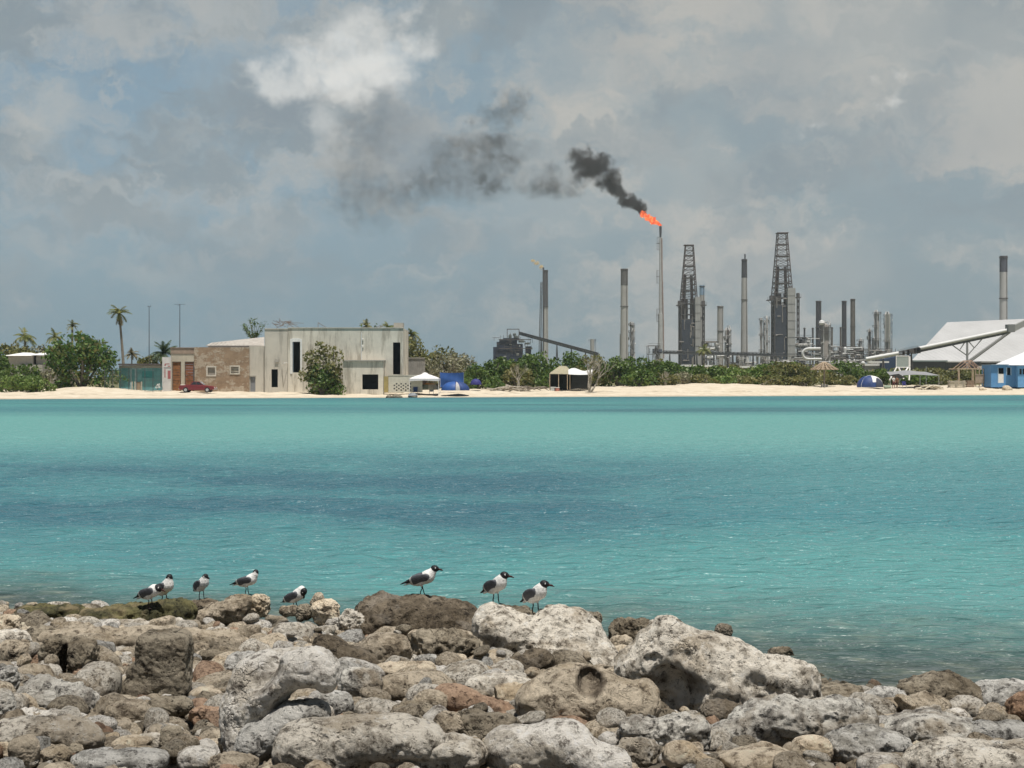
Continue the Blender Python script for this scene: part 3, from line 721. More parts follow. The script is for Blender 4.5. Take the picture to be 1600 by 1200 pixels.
hero('cream rock by the hole boulder', 764, 842, 1070, 1108, 'cream', 'cream rock between the oval grey stone and the boulder with the round hole', ang=2, dy=.1)
hero('boulder with a round hole', 800, 1036, 1036, 1146, 'tan', 'big brown grey boulder with a dark round hole in its upper face', res=96, rough=.42, pit=.5,
     prims=[(860, 1096, 52, 40, -14, 0, 1.3), (910, 1080, 62, 42, 10, .05, 1.3), (960, 1100, 62, 40, 10, 0, 1.3), (1008, 1095, 26, 32, 0, .08, 1.3), (930, 1112, 60, 30, 0, -.03, 1.3)],
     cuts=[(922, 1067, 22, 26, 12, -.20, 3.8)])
hero('rusty angular rock', 678, 808, 1074, 1128, 'rust', 'rusty orange angular rock in the middle of the bank', ang=4, pit=.2, rough=.6, prims=[(715, 1092, 40, 22, 12, 0, 1.3), (765, 1106, 42, 18, 14, 0, 1.3)])
hero('tan chunk', 644, 708, 1078, 1124, 'tan', 'tan chunk left of the rusty angular rock', ang=4, pit=.2, rough=.7)
hero('brown clod', 612, 676, 1098, 1130, 'brown', 'brown clod above the right end of the long thick log boulder', ang=2)
hero('tan block below rust', 675, 726, 1112, 1162, 'tan', 'tan block below the rusty angular rock', ang=3)
hero('grey block', 714, 816, 1114, 1164, 'brown', 'grey brown crusty block above the white humped rock at the bottom', ang=4, rough=1., pit=.6)
hero('white humped rock', 752, 992, 1124, 1226, 'white', 'white rock of several smooth humps along the bottom edge', res=92, rough=.40, pit=.35,
     prims=[(800, 1170, 46, 36, 0, 0, 1.4), (875, 1165, 52, 40, 0, 0, 1.4), (930, 1190, 42, 28, 0, -.05, 1.4), (965, 1196, 24, 20, 0, -.1, 1.3), (850, 1200, 90, 34, 0, 0, 1.2)])
hero('pitted pale boulder', 562, 762, 1148, 1216, 'pale', 'pale pitted boulder along the bottom edge right of the long thick log boulder', res=80, rough=.9, pit=1., dep=.5)
# --- right part
hero('tan grey low rock', 962, 1106, 1114, 1180, 'spot', 'low grey and tan rock in front of the biggest boulder', res=72, ang=1, prims=[(1010, 1146, 48, 26, 10, 0, 1.3), (1065, 1140, 42, 26, 0, 0, 1.3), (1085, 1160, 26, 18, 0, 0, 1.3)])
hero('bottom bowl stone', 960, 1028, 1153, 1202, 'pale', 'pale stone with a brown scooped face beside the tan log at the bottom', cuts=[(985, 1170, 20, 12, 20, -.12, 1.3)], pit=.2)
hero('tan log', 1034, 1132, 1156, 1214, 'cream', 'smooth tan log of coral pointing down to the right at the bottom edge', rough=.3, pit=.05, prims=[(1062, 1180, 28, 22, 0, 0, 1.3), (1100, 1198, 44, 18, 28, 0, 1.3)])
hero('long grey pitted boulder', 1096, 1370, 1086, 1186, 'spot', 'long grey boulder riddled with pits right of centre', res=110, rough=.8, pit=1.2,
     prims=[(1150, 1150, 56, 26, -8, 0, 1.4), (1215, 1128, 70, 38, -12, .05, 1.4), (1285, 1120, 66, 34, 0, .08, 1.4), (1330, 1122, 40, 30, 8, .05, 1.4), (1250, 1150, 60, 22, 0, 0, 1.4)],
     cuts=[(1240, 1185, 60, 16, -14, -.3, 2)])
hero('small grey shore rock', 1348, 1416, 1073, 1112, 'grey', 'grey rock at the waterline behind the long grey pitted boulder', ang=2)
hero('low brown shore rock', 1262, 1352, 1070, 1096, 'brown', 'low brown rock at the waterline right of the biggest boulder', ang=1, dy=.2)
hero('brown shore boulder', 1398, 1538, 1053, 1116, 'brown', 'large brown and tan boulder at the waterline on the right', res=72, rough=.8, ang=1, pit=.5,
     prims=[(1440, 1082, 42, 27, -8, 0, 1.3), (1490, 1080, 46, 27, 10, .05, 1.3), (1515, 1095, 24, 22, 0, 0, 1.3)], cuts=[(1448, 1092, 34, 10, -20, -.3, 2)])
hero('pale right slab', 1518, 1630, 1064, 1120, 'grey', 'pale grey slab at the right edge by the water', ang=2, rough=.6, pit=.2)
hero('tan flat rock', 1372, 1484, 1088, 1124, 'tan', 'flat tan rock in front of the brown shore boulder', ang=1, dep=.5)
hero('white chip', 1474, 1512, 1108, 1134, 'white', 'white chip of coral below the brown shore boulder', ang=3, pit=.1)
hero('cream chip', 1530, 1580, 1106, 1132, 'cream', 'square cream stone below the pale slab on the right', ang=4, pit=.1, n=3.5)
hero('right edge brown rock', 1574, 1640, 1078, 1140, 'rust', 'reddish brown rock cut by the right edge of the view', ang=2)
hero('striped grey rock', 1376, 1514, 1114, 1170, 'spot', 'grey rock streaked with white in the lower right', res=68, rough=.7, pit=.4)
hero('oval pitted rock', 1286, 1420, 1135, 1200, 'grey', 'oval grey pitted rock right of the tan stone in the lower right', res=68, rough=.7, pit=.9)
hero('tan shaded stone', 1236, 1300, 1148, 1198, 'cream', 'smooth tan stone with a shaded underside in front of the long grey pitted boulder', pit=.05, rough=.4)
hero('right grey stones', 1508, 1620, 1124, 1174, 'grey', 'grey blue rounded rock at the right edge above the bottom boulder', rough=.6, prims=[(1540, 1148, 28, 22, 0, 0, 1.3), (1585, 1150, 36, 24, 0, 0, 1.3)])
hero('bottom right boulder', 1418, 1650, 1160, 1232, 'pale', 'big flat pale boulder in the bottom right corner', res=84, rough=.6, pit=.6, dep=.5)
hero('pink white hump', 1340, 1414, 1176, 1220, 'white', 'pinkish white hump along the bottom edge left of the bottom right boulder', pit=.2, rough=.5)
hero('bottom tan flat stone', 1120, 1250, 1172, 1216, 'cream', 'flat tan stone along the bottom edge right of the tan log', ang=3, rough=.6, pit=.2)
hero('pink bottom stone', 1390, 1430, 1174, 1204, 'cream', 'small cream stone wedged left of the bottom right boulder', ang=2, dy=.2)

# --- smaller stones between them: a few shapes, each stone an object of its own
protos = []
for i in range(14):
    r = np.random.default_rng(100 + i)
    G, sh, lo, cell = grid_pts((-.72, -.72, -.72), (.72, .72, .72), 30)
    e = (0.5, r.uniform(.34, .48), r.uniform(.20, .36))
    v = sd_ell(G, (0, 0, 0), e, None, r.choice([2.2, 2.6, 3.2]))
    for j in range(2): v = smin(v, sd_ell(G, (r.uniform(-.25, .25), r.uniform(-.15, .15), r.uniform(-.1, .1)), (r.uniform(.2, .3), r.uniform(.18, .28), r.uniform(.15, .28)), rand_rot(r)), .08)
    na = (0, 4, 7, 9, 11, 8)[i % 6]
    for j in range(na):
        a = r.normal(size=3); a /= np.linalg.norm(a)
        v = smax(v, G @ a - np.sqrt(((np.array(e) * a) ** 2).sum()) * r.uniform(.60, .92), .012)
    V, Q = surface_nets(v.reshape(sh), lo, cell)
    V = finish_rock(V, Q, .75, .38, (.6 if na < 5 else .25), 40 + i)
    form = 'rounded' if na == 0 else ('blocky' if na < 5 else 'angular')
    for k_, mk in enumerate(('tan', 'cream', 'pale', 'grey', 'brown', 'rust', 'white')):
        if (i + k_) % 2 and k_ > 2: continue
        me = bpy.data.meshes.new('rock'); me.from_pydata(V.tolist(), [], Q.tolist()); me.materials.append(RM[mk])
        me.polygons.foreach_set('use_smooth', np.ones(len(me.polygons), dtype=bool)); me.update()
        protos.append((me, mk, form))
FILL = []
PW_ = np.array([dict(tan=.9, cream=1.3, pale=1.1, grey=.9, brown=1.0, rust=.35, white=.8)[q[1]] for q in protos]); PW_ /= PW_.sum()
def add_fill(x, y, s, r, me=None, zoff=0.0):
    me, mk, form = protos[r.choice(len(protos), p=PW_)] if me is None else me
    o = bpy.data.objects.new('rock', me); COL.objects.link(o)
    o.location = (x, y, float(bankz(np.array(x), np.array(y))) - 0.03 + s * 0.20 + zoff)
    o.rotation_euler = (r.uniform(-.45, .45), r.uniform(-.45, .45), r.uniform(0, 6.28))
    o.scale = (s, s * r.uniform(.8, 1.15), s * r.uniform(.8, 1.15))
    FILL.append((o, mk, form, s))
r = np.random.default_rng(5)
FOOT = []
for _h in HERO:
    c_ = np.array(_h[5].bound_box); FOOT.append((_h[5].location.x + c_[:, 0].mean(), _h[5].location.y + c_[:, 1].mean(), np.ptp(c_[:, 0]) / 2, np.ptp(c_[:, 1]) / 2))
FOOT = np.array(FOOT); PLACED = np.zeros((0, 3))
tries = 0
while len(FILL) < 760 and tries < 26000:
    tries += 1
    u = r.uniform(0, 1)
    y = 5.4 + 9.6 * u ** 0.9
    x = r.uniform(-.40, .40) * y
    if shoreY(x) - y < (-0.25 if x < 1.2 else 0.85): continue
    f_ = 1 - tries / 26000
    s = float(np.clip(r.lognormal(-1.95 + .55 * f_, .30), .08, .36))
    if y < 7.0: s = min(s, .15)
    if (((x - FOOT[:, 0]) / (FOOT[:, 2] * .85 + s * .2)) ** 2 + ((y - FOOT[:, 1]) / (FOOT[:, 3] * .85 + s * .2)) ** 2 < 1).any(): continue
    if len(PLACED) and (np.hypot(PLACED[:, 0] - x, PLACED[:, 1] - y) < .43 * (PLACED[:, 2] + s)).any(): continue
    PLACED = np.concatenate([PLACED, [[x, y, s]]])
    add_fill(x, y, s, r)
# a second layer of loose stones lying on the first
for i in range(200):
    q = PLACED[r.integers(len(PLACED))]
    x, y = q[0] + r.uniform(-.5, .5) * q[2], q[1] + r.uniform(-.5, .5) * q[2]
    if shoreY(x) - y < .4: continue
    add_fill(x, y, r.uniform(.08, .17), r, zoff=q[2] * .38)
# stones just under the edge of the water
for i in range(16):
    x = r.uniform(1.6, 5.2); y = shoreY(x) + r.uniform(-.5, .5)
    add_fill(x, y, r.uniform(.2, .4), r, zoff=-.13)
# --- loose rubble: far too many pieces to count
low = []
for i in range(6):
    rr = np.random.default_rng(300 + i)
    G, sh, lo, cell = grid_pts((-.7, -.7, -.7), (.7, .7, .7), 9)
    v = sd_ell(G, (0, 0, 0), (.5, rr.uniform(.35, .5), rr.uniform(.25, .4)), None, 2.6)
    for j in range(4):
        a = rr.normal(size=3); a /= np.linalg.norm(a); v = smax(v, G @ a - .36 * rr.uniform(.8, 1.1), .02)
    V, Q = surface_nets(v.reshape(sh), lo, cell); low.append((V + .02 * rr.normal(size=V.shape), Q))
# ================================================================== LOOSE RUBBLE AND THE LABELS OF SMALL STONES
VV, QQ, MI = [], [], []; base_i = 0
for i in range(4200):
    y = 5.3 + 9.4 * r.uniform() ** .85; x = r.uniform(-.40, .40) * y
    if shoreY(x) - y < 0.0: continue
    V, Q = low[r.integers(6)]
    s = float(np.clip(r.lognormal(-2.65, .42), .03, .17))
    rm = rand_rot(r, .8)
    P_ = (V * s) @ rm.T + np.array([x, y, float(bankz(np.array(x), np.array(y))) + s * .12 + 0.005])
    VV.append(P_); QQ.append(Q + base_i); base_i += len(V); MI.append(np.full(len(Q), r.integers(0, 8)))
RUB = (np.concatenate(VV), np.concatenate(QQ), np.array([0, 1, 2, 4, 0, 1, 5, 6])[np.concatenate(MI)])
# ================================================================== GULLS
m, t, out = new_mat('plumage')
p = t.node('ShaderNodeBsdfPrincipled'); t.l.new(p.outputs[0], out.inputs[0])
a = t.node('ShaderNodeVertexColor'); a.layer_name = 'Col'
g = t.node('ShaderNodeTexCoord').outputs['Object']
nz = t.noise(t.vmath('MULTIPLY', g, (0.5, 1.4, 1.4)), 70, 4, 0.6)
sc_ = t.maprange(nz, 0.3, 0.7, 0.82, 1.12)
t.set(p.inputs['Base Color'], t.mix(1.0, a.outputs['Color'], t.comb(sc_, sc_, sc_), 'MULTIPLY'))
p.inputs['Roughness'].default_value = 0.6; p.inputs['Specular IOR Level'].default_value = 0.3
t.set(p.inputs['Normal'], t.bump(nz, 0.25, 0.006))
M_plume = m
WHITE = (0.74, 0.73, 0.70); GREY = (0.085, 0.088, 0.10); BLACK = (0.012, 0.012, 0.014); BILL = (0.045, 0.012, 0.010); LEG = (0.035, 0.022, 0.022); LID = (0.7, 0.7, 0.68)
def gull_mesh(head_yaw=0.0, head_pitch=0.0, neck=(0.095, 0, 0.232), head=(0.112, 0, 0.262), pitch=14, preen=False, leg_spread=0.026, step=0.02, up_tail=0.0):
    """bird facing +X, feet at z=0, about 0.30 m tall"""
    cell_r = 118
    lo, hi = (-0.235, -0.085, 0.075), (0.205, 0.085, 0.325)
    G, sh, lo, cell = grid_pts(lo, hi, cell_r)
    pm = np.array(Matrix.Rotation(R(-pitch), 3, 'Y'))
    piv = np.array((0.0, 0, 0.165))
    L = (G - piv) @ pm                      # pitched body frame
    H0 = np.array(head); hm = np.array(Euler((0, R(head_pitch), R(head_yaw))).to_matrix())
    HL = (G - H0) @ hm
    body = smin(sd_ell(L, (0.0, 0, 0.0), (0.118, 0.058, 0.058)), sd_ell(L, (0.062, 0, 0.008), (0.058, 0.053, 0.058)), 0.03)
    rump = sd_cap(L, (-0.06, 0, -0.008), (-0.125, 0, 0.0), 0.036, 0.016)
    body = smin(body, rump, 0.03)
    nk = smin(sd_cap(G, (0.055, 0, 0.195), neck, 0.047, 0.034), sd_cap(G, neck, head, 0.034, 0.031), 0.015)
    hd = sd_ell(HL, (0.004, 0, 0.002), (0.037, 0.028, 0.029))
    hd = smin(hd, sd_ell(HL, (0.028, 0, -0.006), (0.018, 0.014, 0.014)), 0.015)
    bill = smin(sd_cap(HL, (0.034, 0, -0.006), (0.066, 0, -0.010), 0.0105, 0.008), sd_cap(HL, (0.066, 0, -0.010), (0.088, 0, -0.020), 0.008, 0.0035), 0.006)
    wings = None; tips = None
    for s in (-1, 1):
        wq = sd_ell(L, (-0.030, s * 0.047, 0.016), (0.105, 0.017, 0.046), np.array(Euler((R(-14 * s), R(3), R(5 * s))).to_matrix()))
        tp = smin(sd_cap(L, (-0.095, s * 0.030, 0.022), (-0.150, s * 0.014, 0.016), 0.020, 0.013), sd_cap(L, (-0.150, s * 0.014, 0.016), (-0.222, s * 0.006, 0.012 + up_tail), 0.012, 0.004), 0.01)
        wings = wq if wings is None else np.minimum(wings, wq); tips = tp if tips is None else np.minimum(tips, tp)
    mantle = sd_ell(L, (-0.035, 0, 0.036), (0.085, 0.044, 0.026))
    wings = smin(wings, mantle, 0.018)
    tail = sd_ell(L, (-0.150, 0, -0.006), (0.050, 0.022, 0.0075))
    thigh = np.minimum(sd_cap(G, (-0.012, leg_spread, 0.125), (-0.006, leg_spread, 0.098), 0.020, 0.008), sd_cap(G, (-0.012, -leg_spread, 0.125), (-0.006, -leg_spread, 0.098), 0.020, 0.008))
    v = smin(body, nk, 0.030); v = smin(v, hd, 0.012); v = smin(v, bill, 0.006); v = smin(v, thigh, 0.02)
    v = smin(v, tail, 0.01); v = smin(v, wings, 0.006); v = smin(v, tips, 0.008)
    V, Q = surface_nets(v.reshape(sh), lo, cell)
    V += vnormals(V, Q) * (0.0012 * fbm(V * 60, 2, 0.5, 3))[:, None]
    # plumage colours by region
    Lv = (V - piv) @ pm; Hv = (V - H0) @ hm
    C = np.tile(np.array(WHITE), (len(V), 1))
    wd = None
    for s in (-1, 1):
        q = sd_ell(Lv, (-0.030, s * 0.047, 0.016), (0.105, 0.017, 0.046), np.array(Euler((R(-14 * s), R(3), R(5 * s))).to_matrix()))
        wd = q if wd is None else np.minimum(wd, q)
    wd = np.minimum(wd, sd_ell(Lv, (-0.035, 0, 0.036), (0.085, 0.044, 0.026)))
    bd = np.minimum(sd_ell(Lv, (0.0, 0, 0.0), (0.118, 0.058, 0.058)), sd_ell(Lv, (0.062, 0, 0.008), (0.058, 0.053, 0.058)))
    grey = (wd < bd + 0.002) & (wd < 0.007)
    C[grey] = GREY
    tipm = (Lv[:, 0] < -0.118) & (Lv[:, 2] > 0.002)
    C[tipm] = BLACK
    rim = grey & (Lv[:, 0] < -0.098) & (Lv[:, 0] > -0.118) & (Lv[:, 2] > -0.02)
    C[rim] = (0.6, 0.6, 0.58)
    hood = (np.linalg.norm(Hv - np.array((0.012, 0, 0.006)), axis=1) < 0.0475) & (Hv[:, 2] > -0.026 - 0.35 * (Hv[:, 0] - 0.01))
    C[hood] = BLACK
    C[(np.minimum(sd_cap(Hv, (0.042, 0, -0.006), (0.066, 0, -0.010), 0.0105, 0.008), sd_cap(Hv, (0.066, 0, -0.010), (0.088, 0, -0.020), 0.008, 0.0035)) < 0.003)] = BILL
    for s in (-1, 1):
        e = np.linalg.norm(Hv - np.array((0.019, s * 0.027, 0.009)), axis=1)
        C[(e < 0.0085) & (Hv[:, 0] < 0.018)] = LID
    # legs, joints and webbed feet continue the same mesh
    mb = MB()
    for s, st in ((1, step), (-1, -step)):
        y = s * leg_spread
        mb.tube([(-0.006, y, 0.108), (0.000, y, 0.075), (-0.004 + st * .3, y, 0.045), (0.002 + st * .5, y, 0.008)], [0.0062, 0.0046, 0.0054, 0.0042], 6)
        fx = 0.002 + st * .5
        for an in (-28, 0, 28):
            mb.tube([(fx, y, 0.008), (fx + .022 * math.cos(R(an)), y + .022 * math.sin(R(an)), .006), (fx + .044 * math.cos(R(an)), y + .044 * math.sin(R(an)), 0.003)], [.0042, .0036, .002], 5)
        mb.add([(fx, y, .007), (fx + .040 * math.cos(R(28)), y - .040 * math.sin(R(28)), .004), (fx + .042, y, .005), (fx + .040 * math.cos(R(28)), y + .040 * math.sin(R(28)), .004), (fx, y, .002)], [[0, 1, 2], [0, 2, 3], [4, 2, 1], [4, 3, 2]])
    nV = len(V)
    V = np.concatenate([V, np.array([tuple(q) for q in mb.v])]); C = np.concatenate([C, np.tile(np.array(LEG), (len(mb.v), 1))])
    Fs = Q.tolist() + [[nV + i for i in f] for f in mb.f]
    return V, Fs, C
def smooth_cols(C, Fs, n=1):
    return C
GULLS = []
GM = {}
def gull(px, D, yaw, label, size=1.0, back=0.05, tilt=0.0, q0=-24, squat=0.0, **kw):
    V, Fs, C = gull_mesh(**kw)
    if squat:
        zz = V[:, 2]; V[:, 2] = np.where(zz < .108, zz * (1 - squat / .108), zz - squat)
    # the first rock the sight line to the feet meets; then straight down onto its top
    dg = bpy.context.evaluated_depsgraph_get(); eye = Vector((0, 0, EYE))
    D_ = 14.2; x = XW(px, D_); z = float(bankz(np.array(x), np.array(D_)))
    for q in range(q0, 40, 2):
        d = Vector(((px - 800) / F, 1, (HOR - (D + q)) / F)).normalized()
        hit, loc_, nrm, fi, ob, mt = scene.ray_cast(dg, eye, d)
        if hit and ob.name.startswith('rock') and loc_.y > 11.5:
            D_ = loc_.y + back; x = XW(px, D_)
            hit2, l2, nrm, fi, ob, mt = scene.ray_cast(dg, Vector((x, D_, 2.2)), Vector((0, 0, -1)))
            z = l2.z - 0.004; break
    D = D_
    o = mesh_obj('gull', V * size * .91, Fs, M_plume, loc=(0, 0, 0), smooth=True, cols=C)
    o.location = (x, D, z); o.rotation_euler = (0, R(tilt), R(yaw))
    tag(o, label, 'gull', 'black headed gulls standing on the shore rocks')
    GULLS.append(o)
bpy.context.view_layer.update()
hide = [o for o in scene.objects if o.name.startswith('haze')]
for o in hide: o.hide_viewport = True
bpy.context.view_layer.update()
gull(235, 951, back=0.0, q0=-1, yaw=-22, label='front gull of the pair on the left shelf, head sunk low, bill right', size=.98, head_yaw=10, head_pitch=14, neck=(0.088, 0, 0.205), head=(0.100, -.006, 0.222), pitch=22)
gull(257, 938, back=.14, yaw=-38, label='rear taller gull of the pair on the left shelf, back of its black hood showing', size=1.02, head_yaw=120, neck=(0.072, 0, 0.250), head=(0.078, 0, 0.283), pitch=30)
gull(315, 939, -48, 'gull on the dark ledge between the pair and the slanted rock, bill hidden', size=.98, head_yaw=112, head_pitch=14, neck=(0.075, 0, 0.245), head=(0.085, 0, 0.272), pitch=32)
gull(386, 937, -12, 'gull with head turned away and black tail level, beside the cream knobbly rock', size=.92, head_yaw=98, head_pitch=14, neck=(0.100, 0, 0.245), head=(0.108, .005, 0.272), pitch=16)
gull(461, 952, back=.05, squat=.06, yaw=-25, label='preening gull with its head bent down onto its breast', size=1.0, head_yaw=-22, head_pitch=82, neck=(0.085, 0, 0.252), head=(0.118, -.004, 0.236), pitch=30)
gull(660, 932, -4, 'gull in side view facing right on top of the large dark pitted boulder', size=1.06, head_yaw=-4, neck=(0.100, 0, 0.240), head=(0.118, 0, 0.268), pitch=17, step=.035)
gull(775, 950, -48, 'gull just right of the dark boulder, breast forward, head in profile to the right', size=1.04, head_yaw=36, neck=(0.080, 0, 0.238), head=(0.094, 0.012, 0.266), pitch=26)
gull(837, 963, -52, 'rightmost gull, standing alone with its head in profile to the right', size=1.08, head_yaw=44, neck=(0.078, 0, 0.235), head=(0.092, 0.014, 0.264), pitch=26)
for o in hide: o.hide_viewport = False
# ================================================================== PLANTS
def leaf_mat(name, cols, trans=0.25):
    m, t, out = new_mat(name)
    geo = t.node('ShaderNodeNewGeometry'); oi = t.node('ShaderNodeObjectInfo')
    n = t.noise(geo.outputs['Position'], 0.55, 3)
    f = t.math('ADD', t.math('MULTIPLY', geo.outputs['Random Per Island'], 0.6), t.math('MULTIPLY', n, 0.5))
    c = t.ramp(f, [(0.12 + 0.72 * i / (len(cols) - 1), c_) for i, c_ in enumerate(cols)])
    d = t.node('ShaderNodeBsdfPrincipled'); t.set(d.inputs['Base Color'], c); d.inputs['Roughness'].default_value = 0.5
    d.inputs['Specular IOR Level'].default_value = 0.35
    tr = t.node('ShaderNodeBsdfTranslucent'); t.set(tr.inputs['Color'], c)
    mx = t.node('ShaderNodeMixShader'); mx.inputs[0].default_value = trans + .08
    t.l.new(d.outputs[0], mx.inputs[1]); t.l.new(tr.outputs[0], mx.inputs[2]); t.l.new(mx.outputs[0], out.inputs[0])
    return m
LM = {
 'grape': leaf_mat('sea grape leaves', [(0.029, 0.065, 0.016), (0.058, 0.132, 0.026), (0.109, 0.194, 0.039), (0.189, 0.171, 0.052)]),
 'green': leaf_mat('shore shrub leaves', [(0.026, 0.056, 0.013), (0.058, 0.112, 0.021), (0.109, 0.171, 0.034), (0.145, 0.202, 0.046)]),
 'light': leaf_mat('young shrub leaves', [(0.072, 0.132, 0.029), (0.123, 0.202, 0.042), (0.174, 0.248, 0.058), (0.217, 0.264, 0.078)]),
 'olive': leaf_mat('olive scrub leaves', [(0.075, 0.085, 0.022), (0.123, 0.139, 0.042), (0.189, 0.186, 0.058), (0.246, 0.217, 0.085)]),
 'dry':   leaf_mat('dry scrub twigs', [(0.123, 0.116, 0.072), (0.217, 0.202, 0.124), (0.304, 0.287, 0.182), (0.145, 0.155, 0.065)], 0.1),
 'palm':  leaf_mat('palm leaflets', [(0.051, 0.085, 0.021), (0.109, 0.147, 0.034), (0.189, 0.202, 0.052), (0.275, 0.232, 0.078)]),
 'darkpalm': leaf_mat('dark palm leaflets', [(0.026, 0.050, 0.018), (0.046, 0.078, 0.026), (0.072, 0.109, 0.036), (0.087, 0.116, 0.046)]),
 'deadpalm': leaf_mat('dead palm leaflets', [(0.116, 0.093, 0.046), (0.203, 0.163, 0.078), (0.261, 0.217, 0.117), (0.160, 0.139, 0.065)]),
}
M_bark = pmat('grey bark', (0.20, 0.17, 0.135), 0.9, var=0.4, vscale=6, bump=0.6, bscale=20)
M_dead = pmat('dead grey wood', (0.36, 0.32, 0.26), 0.9, var=0.35, vscale=5, bump=0.5, bscale=20)
M_palmbark = pmat('palm trunk bark', (0.24, 0.205, 0.165), 0.9, var=0.3, vscale=4, bump=0.5, bscale=14)
def leaves(blobs, n, size, r, up=0.3, shell=0.55, jit=0.9):
    """n leaf clumps spread through overlapping lumps; returns vertices and quads"""
    blobs = np.array(blobs, float)                     # cx cy cz rx ry rz
    wgt = (blobs[:, 3] * blobs[:, 4] + blobs[:, 3] * blobs[:, 5]); wgt /= wgt.sum()
    b = blobs[r.choice(len(blobs), n, p=wgt)]
    d = r.normal(size=(n, 3)); d[:, 2] += up * 0.5; d /= np.linalg.norm(d, axis=1, keepdims=True)
    rad = (shell + (1.06 - shell) * r.uniform(size=(n, 1)) ** 0.6)
    p = b[:, :3] + d * b[:, 3:] * rad
    # ragged: pull some leaves off where the noise says there is a gap
    keep = fbm(p * 0.75, 3, 0.6, 4) > -0.36
    p = p[keep]; d = d[keep]; n = len(p)
    nr = d + jit * r.normal(size=(n, 3)); nr /= np.linalg.norm(nr, axis=1, keepdims=True)
    a = np.cross(nr, r.normal(size=(n, 3))); a /= np.linalg.norm(a, axis=1, keepdims=True); c = np.cross(nr, a)
    s = size * r.uniform(0.55, 1.35, size=(n, 1)); asp = r.uniform(0.45, 0.9, size=(n, 1))
    V = np.stack([p - a * s, p - c * s * asp, p + a * s, p + c * s * asp], 1).reshape(-1, 3)
    return V, np.arange(4 * n).reshape(-1, 4)
def limbs(mb, base, tips, r0, r):
    base = Vector(base)
    for tpt in tips:
        tpt = Vector(tpt); mid = base.lerp(tpt, .5) + Vector((r.normal() * .12, r.normal() * .12, .08)) * (tpt - base).length
        mb.tube([base, base.lerp(mid, .5), mid, tpt], [r0, r0 * .75, r0 * .5, r0 * .15], 5)
def bush(px, D, wpx, ytop, kind, label, ybase=None, leaf=0.17, dens=1.0, name='shrub', cat='shrub', group='shrubs and trees along the far beach', seed=None, depth=None, trunk_frac=0.0, twigs=0, squash=1.0):
    r = np.random.default_rng(hash_s(label) % 100003 if seed is None else seed)
    x = XW(px, D); z0 = LZ(x, D) - .05 if ybase is None else ZW(ybase, D)
    w = 1.15 * wpx * D / F; h = ZW(ytop, D) - z0; dp = depth or min(w * .8, 7)
    root = thing(name, (x, D, z0), label, cat, group)
    nb = int(max(5, min(16, w * h / 2.2)))
    bl = []
    zc = z0 + h * trunk_frac
    hh = h * (1 - trunk_frac)
    bl.append((x, D, zc + hh * .42, w * .40, dp * .40, hh * .46))
    for i in range(nb):
        a = r.uniform(0, 6.28); q = r.uniform(.3, 1.1)
        cx = x + math.cos(a) * w * .40 * q; cy_ = D + math.sin(a) * dp * .34 * q
        room = math.sqrt(max(.05, 1 - (abs(cx - x) / (w * .52)) ** 2))
        rz = hh * r.uniform(.16, .30); cz = zc + hh * r.uniform(.18, .80) * room
        cz = min(cz, z0 + h - rz)
        bl.append((cx, cy_, cz, w * r.uniform(.11, .22) + .1, dp * r.uniform(.12, .22) + .1, rz))
    bl.append((x + r.uniform(-.1, .1) * w, D, z0 + h * (.985) - hh * .2, w * .14 + .1, dp * .15 + .1, hh * .2))
    leaf = leaf * 1.25
    n = int(dens * 32 * (w * h * 1.6 + dp * w * .5) * (0.21 / leaf) ** 2)
    n = max(400, min(n, 14000))
    V, Q = leaves(bl, n, leaf, r)
    V[:, 2] = np.maximum(V[:, 2], z0 + .03)
    mesh_obj('crown', V, Q, LM[kind], root)
    mb = MB()
    tips = [(b[0], b[1], b[2] + b[5] * .5) for b in bl[:7]]
    limbs(mb, (x, D, z0 - .1), tips, max(.05, .035 * h), r)
    for i in range(twigs):
        a = r.uniform(0, 6.28); b = bl[r.integers(len(bl))]
        p0 = Vector((x + r.normal() * w * .15, D - dp * .15, z0 + h * .1)); p1 = Vector((b[0] + r.normal() * .4, b[1] - dp * .2, b[2] + b[5] * r.uniform(.4, 1.1)))
        mb.tube([p0, p0.lerp(p1, .5) + Vector((r.normal() * .15, 0, .1)), p1], [.035, .026, .012], 4, 1)
    mb.build('trunk', [M_bark, M_dead], root, smooth=True)
    return root
